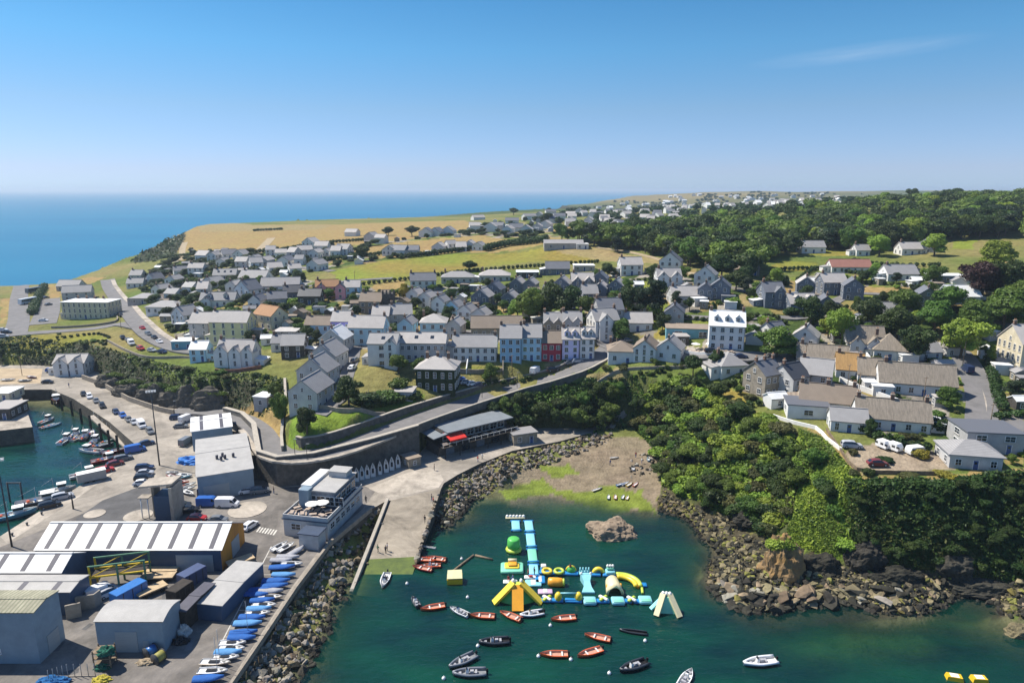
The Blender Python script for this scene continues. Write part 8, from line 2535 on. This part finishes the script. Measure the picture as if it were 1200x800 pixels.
# ------------------------------------------------------------------ people
SKIN = mat('skin', (.50, .31, .22), .6, .08, 3)
HAIR = mat('hair', (.05, .03, .02), .7, .2, 5)
CLOTH = {k: mat(f'{k}_cloth', c, .85, .12, 4) for k, c in {'dark': (.03, .032, .04), 'blue': (.04, .10, .28), 'red': (.45, .05, .05), 'white': (.7, .7, .68), 'green': (.06, .2, .1), 'black': (.015, .015, .016), 'grey': (.2, .2, .21)}.items()}
BODY = {}
def body_mesh(pose, top, leg):
 key = (pose, top, leg)
 if key in BODY:
  return BODY[key]
 sit = pose == 'sit'
 st = .16 if pose == 'walk' else .02
 hz_ = .45 if sit else .92
 J = {'pel': ((0, 0, hz_), .15), 'waist': ((0, .0, hz_ + .18), .13), 'chest': ((0, 0, hz_ + .42), .165), 'neck': ((0, 0, hz_ + .58), .06), 'head0': ((.01, 0, hz_ + .68), .085), 'head1': ((.015, 0, hz_ + .80), .10), 'head2': ((.01, 0, hz_ + .86), .07)}
 E = [('pel', 'waist'), ('waist', 'chest'), ('chest', 'neck'), ('neck', 'head0'), ('head0', 'head1'), ('head1', 'head2')]
 for s, n in ((1, 'l'), (-1, 'r')):
  f = s * st
  if sit:
   J['hip' + n], J['knee' + n], J['ank' + n], J['toe' + n] = ((.05, s * .1, hz_ - .02), .095), ((.45, s * .13, hz_ + .02), .07), ((.55, s * .13, .1), .05), ((.7, s * .14, .05), .04)
  else:
   J['hip' + n], J['knee' + n], J['ank' + n], J['toe' + n] = ((f * .2, s * .1, .84), .10), ((f * .8 + .03, s * .1, .48), .065), ((f * 1.3 - .02, s * .1, .09), .047), ((f * 1.3 + .14, s * .11, .045), .04)
  J['sho' + n], J['elb' + n], J['wri' + n], J['han' + n] = ((0, s * .2, hz_ + .5), .065), ((-f * .5 + .02, s * .27, hz_ + .22), .045), ((-f * 1.1 + .14, s * .26, hz_ - .02), .034), ((-f * 1.2 + .19, s * .255, hz_ - .11), .036)
  E += [('pel', 'hip' + n), ('hip' + n, 'knee' + n), ('knee' + n, 'ank' + n), ('ank' + n, 'toe' + n), ('chest', 'sho' + n), ('sho' + n, 'elb' + n), ('elb' + n, 'wri' + n), ('wri' + n, 'han' + n)]
 names = list(J)
 me = bpy.data.meshes.new('figure')
 me.from_pydata([J[n][0] for n in names], [(names.index(a), names.index(b)) for a, b in E], [])
 o = bpy.data.objects.new('figure', me)
 COL.objects.link(o)
 sk = o.modifiers.new('skin', 'SKIN')
 for i, n in enumerate(names):
  me.skin_vertices[0].data[i].radius = (J[n][1], J[n][1])
  me.skin_vertices[0].data[i].use_root = n == 'pel'
 sb = o.modifiers.new('sub', 'SUBSURF')
 sb.levels = sb.render_levels = 1
 dg = bpy.context.evaluated_depsgraph_get()
 m2 = bpy.data.meshes.new_from_object(o.evaluated_get(dg))
 bpy.data.objects.remove(o)
 m2.name = 'person'
 for m in (CLOTH[top], CLOTH[leg], SKIN):
  m2.materials.append(m)
 for f in m2.polygons:
  c = f.center
  z = c.z - hz_
  if z > .56 or (abs(c.y) > .19 and z < .3 and not sit) or (abs(c.y) > .22 and z < .3):
   f.material_index = 2
  elif z > .04:
   f.material_index = 0
  else:
   f.material_index = 1 if (c.z > .3 or leg != 'black') else 1
  f.use_smooth = True
 BODY[key] = (m2, hz_)
 return BODY[key]
_mb = MB()
_mb.sphere((0, 0, 0), (.115, .112, .10), HAIR, 10, 7)
HAIRM = _mb.mesh('hair')
def person(p, yaw, pose, top, leg, label, group=None):
 m, hz_ = body_mesh(pose, top, leg)
 o = tag(link('person', m, None, p, (0, 0, R(yaw))), label, 'person', group)
 link('hair', HAIRM, o, (-.015, 0, hz_ + .86))
 return o
for px, py, yaw, pose, top, leg, lab in [
  (452, 648, 80, 'stand', 'dark', 'black', 'person in dark clothes standing low on the slipway'), (443, 647, 60, 'walk', 'green', 'dark', 'person in green walking on the slipway near the left wall'), (454, 645, 200, 'stand', 'blue', 'dark', 'person in blue beside the one in dark clothes'),
  (506, 587, 20, 'walk', 'dark', 'blue', 'person in dark top walking at the top right of the slipway'), (508, 590, 200, 'walk', 'red', 'black', 'person in red following at the top right of the slipway'), (498, 612, 240, 'walk', 'black', 'dark', 'person in black half way down the right side of the slipway'),
  (509, 551, 180, 'stand', 'dark', 'grey', 'person standing before the waterside bar steps'), (560, 541, 40, 'walk', 'red', 'blue', 'person in red on the path under the bar'), (565, 538, 40, 'walk', 'white', 'dark', 'person in white on the path under the bar'),
  (615, 519, 20, 'stand', 'white', 'black', 'person in white at the end of the bar path'), (618, 519, 200, 'stand', 'blue', 'dark', 'person in blue at the end of the bar path'), (429, 589, 90, 'walk', 'dark', 'dark', 'person beside the clubhouse corner'),
  (745, 536, 90, 'stand', 'red', 'blue', 'person in red on the upper beach'), (752, 543, 10, 'stand', 'white', 'blue', 'person in white on the upper beach'), (715, 545, 120, 'walk', 'blue', 'grey', 'person in blue crossing the beach'),
  (321, 578, 0, 'stand', 'dark', 'blue', 'person standing by the foot of the hairpin wall'), (81, 454, 90, 'walk', 'blue', 'dark', 'person walking on the harbour wall near the boathouse')]:
 p = hit(px, py, False)
 person(p, yaw, pose, top, leg, lab)
for px, py, z, yaw, pose, top, leg, lab in [(596, 682, .32, 270, 'sit', 'red', 'dark', 'person in red sitting on the little white raft'), (601, 681, .32, 200, 'sit', 'blue', 'dark', 'person in blue sitting on the little white raft'), (619, 677, .35, 180, 'stand', 'red', 'black', 'person in red standing at the foot of the long runway'), (626, 676, .5, 30, 'stand', 'black', 'black', 'person in black standing at the foot of the long runway'), (668, 672, .48, 90, 'stand', 'red', 'dark', 'person in red by the climbing dome'), (452, 682, .2, 90, 'sit', 'dark', 'dark', 'person sitting in the white motorboat at the slipway')]:
 q = W0(px, py)
 q.z = z
 person(q, yaw, pose, top, leg, lab)
# ------------------------------------------------------------------ lamp masts, posts, poles
M_STEEL = mat('galvanised_steel', (.30, .31, .31), .45, .1, 1, metal=.6)
M_DSTEEL = mat('dark_steel', (.05, .052, .055), .5, .15, 1)
def mast(px, py, h_, label, z=QZ, head=True, pos=None):
 p = pos if pos is not None else at(px, py, z)
 root = empty('lamp_mast', p, R(20), label, 'lamp mast')
 one(root, 'pole', lambda mb: mb.tube((0, 0, 0), (0, 0, h_), .2, M_DSTEEL, 8, .1))
 if head:
  one(root, 'cross_arm', lambda mb: mb.box((0, 0, h_ + .04), (2.4, .5, .08), M_STEEL))
  for x in (-.95, -.32, .32, .95):
   one(root, 'floodlight', lambda mb: mb.box((x, -.2, h_ - .2), (.5, .35, .42), M_WHITE, rx=.4))
mast(187, 545, 20.5, 'tall floodlight mast on the quay below the cliff')
mast(14, 640, 19, 'tall floodlight mast at the left edge of the quay')
mast(86, 596, 4, 'short lamp post beside the traffic island', head=False)
for px, py, h_, lab in ((346, 537, 5, 'left lamp post on the hairpin bend'), (360, 538, 4, 'right lamp post on the hairpin bend'), (565, 466, 5, 'lamp post beside the hill road under the villa'), (606, 454, 5, 'lamp post on the hill road above the bar'), (205, 487, 5, 'lamp post at the foot of the hill road')):
 p = hit(px, py, False)
 root = empty('lamp_post', p, 0, lab, 'lamp post')
 one(root, 'pole', lambda mb: mb.tube((0, 0, 0), (0, 0, h_), .09, M_DSTEEL, 6, .06))
 one(root, 'lantern', lambda mb: mb.box((.35, 0, h_), (.8, .25, .14), M_STEEL))
for px, py, h_, lab in ((1005, 470, 8, 'wooden pole at the left end of the white lane wall'), (993, 455, 7, 'wooden pole beside the straw coloured thatch'), (1081, 476, 8, 'wooden pole before the longest thatched row'), (1128, 428, 9, 'wooden pole at the top of the side road'), (943, 430, 7, 'wooden pole left of the long thatched cottage'), (416, 334, 7, 'wooden pole at the corner of the green field'), (478, 296, 7, 'wooden pole in the hedge above the green field'), (1160, 500, 6, 'wooden pole at the lane junction'), (142, 385, 7, 'wooden pole on the coast road junction'), (26, 440, 8, 'wooden pole by the sandy boat yard'), (600, 440, 7, 'wooden pole in the gardens below the blue pair'), (722, 420, 7, 'wooden pole near the round ended house')):
 p = hit(px, py, False)
 root = empty('utility_pole', p, R(15), lab, 'pole')
 one(root, 'pole', lambda mb: mb.tube((0, 0, -.2), (0, 0, h_), .12, M_TIMBER, 6, .09))
 one(root, 'cross_arm', lambda mb: mb.box((0, 0, h_ - .4), (1.4, .1, .1), M_TIMBER))
# pier frame beside the trawler
root = empty('mooring_gantry', at(12, 588, 0), 0, 'dark steel mooring frame standing in the harbour at the left', 'gantry')
for x in (0, 3.2):
 one(root, 'leg', lambda mb: mb.tube((x, 0, -4), (x, 0, 5.2), .2, M_DSTEEL, 8))
one(root, 'beam', lambda mb: mb.box((1.6, 0, 5.0), (3.6, .3, .3), M_DSTEEL))
# white wall along the thatched lane, terrace walls, fences
def wall_on(pts, h_, t, m, label, name='garden_wall', cap=None, deep=.8):
 P = smooth([Vector(q) for q in H(pts)], 3)
 zs = [gz(q.x, q.y) for q in P]
 return strip(name, P, [z - deep for z in zs], [z + h_ for z in zs], t, m, label, cap=cap)
wall_on([(983, 447), (1000, 455), (1020, 462), (1050, 473), (1078, 483)], 1.5, .35, M_WHITE, 'long white garden wall in front of the thatched cottages')
wall_on([(1014, 420), (1020, 428), (1034, 432)], 2.0, .35, M_WHITE, 'curved white wall beside the thatched cottages')
wall_on([(905, 489), (930, 497), (955, 503), (968, 516), (985, 529)], .9, .35, M_WHITE, 'low white terrace wall along the clifftop extension')
wall_on([(968, 505), (985, 530), (1004, 552), (1050, 556), (1100, 557), (1118, 560)], .9, .12, M_TIMBER, 'weathered fence along the clifftop garden', 'fence')
wall_on([(700, 450), (720, 438), (760, 433), (800, 432), (835, 427)], 1.0, .4, M_WALLP, 'pale stone wall on the seaward side of the hotel road')
wall_on([(797, 413), (830, 416), (865, 420)], 1.0, .3, M_WHITE, 'white wall round the hotel terrace')
wall_on([(340, 486), (380, 480), (410, 484), (452, 488)], 1.3, .4, M_WALLP, 'stone wall at the back of the grass bank')
wall_on([(125, 400), (150, 413), (172, 420), (215, 420), (245, 424)], 1.0, .4, M_WALLP, 'low wall along the clifftop edge of the coast road')
wall_on([(60, 385), (100, 383), (135, 378), (138, 372)], 1.0, .4, M_WALLP, 'low wall before the big stone block')
wall_on([(252, 436), (275, 437), (306, 432)], 1.2, .4, mat('red_brick_wall', (.22, .10, .07), .9, .25, 1), 'red brick wall under the white gothic house')
wall_on([(500, 434), (530, 436), (560, 438), (590, 436)], 1.4, .4, M_WALLP, 'garden wall under the white cottage row')
wall_on([(590, 440), (590, 428)], 1.8, .3, M_WALLP, 'garden wall running down from the blue pair', deep=1)
wall_on([(548, 424), (546, 438)], 1.8, .3, M_WHITE, 'white garden wall between the cottages and the villa', deep=1)
wall_on([(835, 482), (860, 489), (880, 496)], .8, .15, M_TIMBER, 'timber fence below the small clifftop lawn', 'fence')
# parasols and tables before the white hotel
gt = random.Random(8)
for i in range(9):
 p = hit(805 + i * 6.5, 414 - gt.uniform(0, 5), False)
 tag(link('picnic_table', BENCH, None, p + Vector((0, 0, .05)), (0, 0, gt.uniform(0, 3))), 'picnic table on the terrace of the white hotel', 'table', 'tables before the white hotel')
for i, px in enumerate((815, 832)):
 p = hit(px, 410, False)
 tag(link('parasol', PARASOL, None, p + Vector((0, 0, .05))), ('left white parasol before the white hotel', 'right white parasol before the white hotel')[i], 'parasol')
# ------------------------------------------------------------------ boat yard clutter
M_YST = mat('yellow_steel', (.62, .42, .02), .5, .12, 1)
M_GST = mat('green_steel', (.10, .22, .13), .5, .15, 1)
p = at(108, 694, QZ)
root = empty('steel_rack', p, R(14), 'yellow and green steel gantry rack in the yard before the warehouse', 'rack')
L_ = 9.0
for x in (0, L_ / 2, L_):
 for y in (0, 3.2):
  one(root, 'leg', lambda mb: mb.box((x, y, 2.6), (.28, .28, 5.2), M_YST if x == 0 else M_GST))
for y in (0, 3.2):
 for z in (3.0, 5.1):
  one(root, 'beam', lambda mb: mb.box((L_ / 2, y, z), (L_ + .4, .24, .28), M_GST if z > 4 else M_YST))
 for a, b in ((0, L_ / 2), (L_ / 2, L_)):
  one(root, 'brace', lambda mb: mb.tube((a, y, 3.0), (b, y, 5.0), .09, M_YST, 6))
one(root, 'deck', lambda mb: mb.box((L_ / 2, 1.6, 2.8), (L_, 3.0, .12), M_DARKT))
M_NET = mat('green_net', (.03, .17, .11), .95, c2=(.012, .07, .05), scale=3, bump=1)
def heap(px, py, s, m, seed, label, name, cat, z=QZ):
 p = at(px, py, z)
 bm = bmesh.new()
 bmesh.ops.create_icosphere(bm, subdivisions=4, radius=1)
 for v in bm.verts:
  n = mnoise.fractal(v.co * 2.2 + Vector((seed, 0, 0)), 1.0, 2.0, 4)
  v.co = Vector((v.co.x * s[0] * (1 + .35 * n), v.co.y * s[1] * (1 + .35 * n), max(-.02, v.co.z) * s[2] * (1 + .5 * n)))
 me = bpy.data.meshes.new(name)
 bm.to_mesh(me)
 bm.free()
 me.materials.append(m)
 return tag(link(name, me, None, p), label, cat)
p = at(124, 778, QZ)
root = empty('pallet_rack', p, R(5), 'timber frame heaped with green fishing net beside the square shed', 'rack')
for x in (-1.2, 1.2):
 for y in (-.9, .9):
  one(root, 'post', lambda mb: mb.box((x, y, 1.5), (.14, .14, 3.0), M_TIMBER))
for z in (.5, 1.6, 2.6):
 one(root, 'shelf', lambda mb: mb.box((0, 0, z), (2.6, 2.0, .1), M_TIMBER))
heap(124, 764, (1.3, 1.0, .8), M_NET, 2, 'heap of green net on top of the timber frame', 'net_heap', 'net', QZ + 2.6)
heap(120, 783, (1.2, .8, .7), M_NET, 5, 'green net spilled at the foot of the timber frame', 'net_heap', 'net')
heap(62, 800, (2.4, 1.0, .9), mat('blue_net', (.03, .15, .36), .95, .4, 3, bump=1), 7, 'long blue net heap at the bottom edge', 'net_heap', 'net')
heap(119, 797, (1.4, .9, .6), mat('yellow_net', (.50, .42, .06), .95, .4, 3, bump=1), 9, 'yellow green net heap at the bottom edge', 'net_heap', 'net')
heap(172, 776, (1.5, .8, .5), mat('tan_net', (.38, .30, .2), .95, .4, 3, bump=1), 12, 'tan net beside the two drums', 'net_heap', 'net')
heap(84, 672, (1.2, 1.0, 1.9), M_BLACKP, 15, 'dark machine under a tarpaulin by the blue warehouse gable', 'machine', 'machine')
heap(216, 742, (1.1, 1.0, 1.6), mat('white_bags', (.5, .5, .48), .9, .3, 2, bump=1), 18, 'pile of pale sacks in the shade of the lean to', 'sack_pile', 'sacks')
heap(212, 752, (1.5, .9, .7), M_BLACKP, 21, 'dark heap of gear behind the square shed', 'gear_heap', 'gear')
heap(230, 540, (4.0, 2.4, 1.4), mat('blue_tarp', (.02, .16, .50), .6, .12, 1, bump=.3), 24, 'bright blue tarpaulin over a stack beside the big workshop', 'tarpaulin', 'tarpaulin').location = at(226, 541, QZ)
for px, py, yaw, c, lab in ((177, 768, 60, 'blue', 'blue net drum lying beside the square shed'), (187, 775, 65, 'yellow', 'yellow green net drum right of the blue one')):
 root = empty('net_drum', at(px, py, QZ), R(yaw), lab, 'drum')
 m_ = {'blue': HUL['blue'], 'yellow': mat('olive_drum', (.32, .30, .08), .6, .2, 1)}[c]
 one(root, 'core', lambda mb: mb.tube((-.7, 0, .9), (.7, 0, .9), .75, m_, 14))
 for x in (-.75, .75):
  one(root, 'flange', lambda mb: mb.tube((x - .05, 0, .9), (x + .05, 0, .9), .92, M_DSTEEL, 14))
def container(px, py, yaw, L, c, label, h_=2.5, name='container'):
 root = empty(name, at(px, py, QZ), R(yaw), label, 'container')
 one(root, 'body', lambda mb: mb.box((0, 1.2, h_ / 2), (L, 2.4, h_), c))
 one(root, 'roof', lambda mb: mb.box((0, 1.2, h_ + .03), (L - .1, 2.3, .05), c))
 for s_ in (-.58, .58):
  one(root, 'door', lambda mb: mb.box((L / 2 + .02, 1.2 + s_, h_ / 2), (.05, 1.1, h_ - .3), c))
 for x in (-L * .3, 0, L * .3):
  one(root, 'rib', lambda mb: mb.box((x, -.02, h_ / 2), (.12, .05, h_ - .2), M_DSTEEL))
container(157, 704, 62, 5.6, HUL['blue'], 'bright blue container in the middle of the yard')
container(231, 684, 62, 4.6, mat('navy_box', (.06, .085, .17), .5, .1, 1), 'navy container behind the lean to')
container(218, 702, 70, 4.0, M_DARKT, 'dark timber box beside the cabin row')
for px, py, yaw, L, lab in ((190, 672, 4, 6, 'upper tan flatbed trailer before the warehouse'), (186, 679, 4, 6, 'lower tan flatbed trailer before the warehouse'), (178, 695, 50, 5, 'tan timber stack beside the blue container'), (282, 661, 40, 5, 'pale flatbed trailer by the orange gable')):
 root = empty('flatbed_trailer', at(px, py, QZ), R(yaw), lab, 'trailer')
 one(root, 'deck', lambda mb: mb.box((0, 0, .95), (L, 2.3, .25), mat('tan_deck', (.48, .36, .22), .8, .2, 1)))
 for x in (-L * .3, L * .3):
  for y in (-1, 1):
   link('wheel', WTY, root, (x, y, .4), (0, 0, 0), (1.2, 1.2, 1.2))
for pts, lab in (([(85, 716), (112, 712), (120, 706)], 'grey block wall of the empty bay between two sheds'), ([(78, 726), (96, 722)], 'lower grey block wall beside the tall shed'), ([(86, 702), (90, 716)], 'short end wall of the empty bay')):
 P = [at(x, y, QZ) for x, y in pts]
 strip('block_wall', P, QZ - .1, QZ + 2.6, .3, M_CONC, lab)
P = [at(x, y, QZ) for x, y in ((58, 800), (80, 793), (112, 792))]
root = strip('yard_fence', P, QZ, QZ + .15, .1, M_CONC, 'wire fence on posts at the bottom left of the yard', cat='fence')
for k in range(9):
 q = P[0].lerp(P[1], k / 4) if k < 5 else P[1].lerp(P[2], (k - 4) / 4)
 one(root, 'post', lambda mb: mb.tube((q.x, q.y, QZ), (q.x, q.y, QZ + 2.2), .05, M_STEEL, 6))
# red and white gear beside the ice plant
gt = random.Random(4)
for i in range(16):
 q = at(gt.uniform(196, 222), gt.uniform(552, 584), QZ)
 c = gt.choice(['red', 'orange', 'white', 'white', 'lightblue', 'navy'])
 park_dinghy(q, gt.uniform(-40, 60), {'red': 'red', 'orange': 'orange', 'white': 'white', 'lightblue': 'pale blue', 'navy': 'navy'}[c] + ' boat laid up on the apron between the ice plant and the big workshop', None, c, gt.choice([3.0, 3.6, 4.2]), group='boats laid up by the workshop', name='laid_up_boat')
# bollards on the quay edge and round the island
_mb = MB()
_mb.tube((0, 0, 0), (0, 0, .5), .16, M_DSTEEL, 8, .2)
_mb.tube((0, 0, .5), (0, 0, .62), .26, M_DSTEEL, 8)
BOL = _mb.mesh('bollard')
for k in range(9):
 q = at(6 + k * 17.5, 628 - k * 12.4, QZ)
 tag(link('bollard', BOL, None, q + Vector((1.4, .2, 0))), 'small iron bollard on the pale edge of the harbour quay', 'bollard', 'bollards along the quay edge')
# sandy yard at the head of the harbour: small boats ashore
for i, (px, py, yaw, c, lab) in enumerate(((10, 446, 10, 'white', 'white boat ashore at the left of the sandy yard'), (38, 443, -20, 'maroon', 'maroon boat ashore at the right of the sandy yard'), (30, 447, 5, 'grey', 'grey boat ashore in the middle of the sandy yard'))):
 park_dinghy(at(px, py, QZ), yaw, lab, None, c, 5.0, name='boat_ashore')
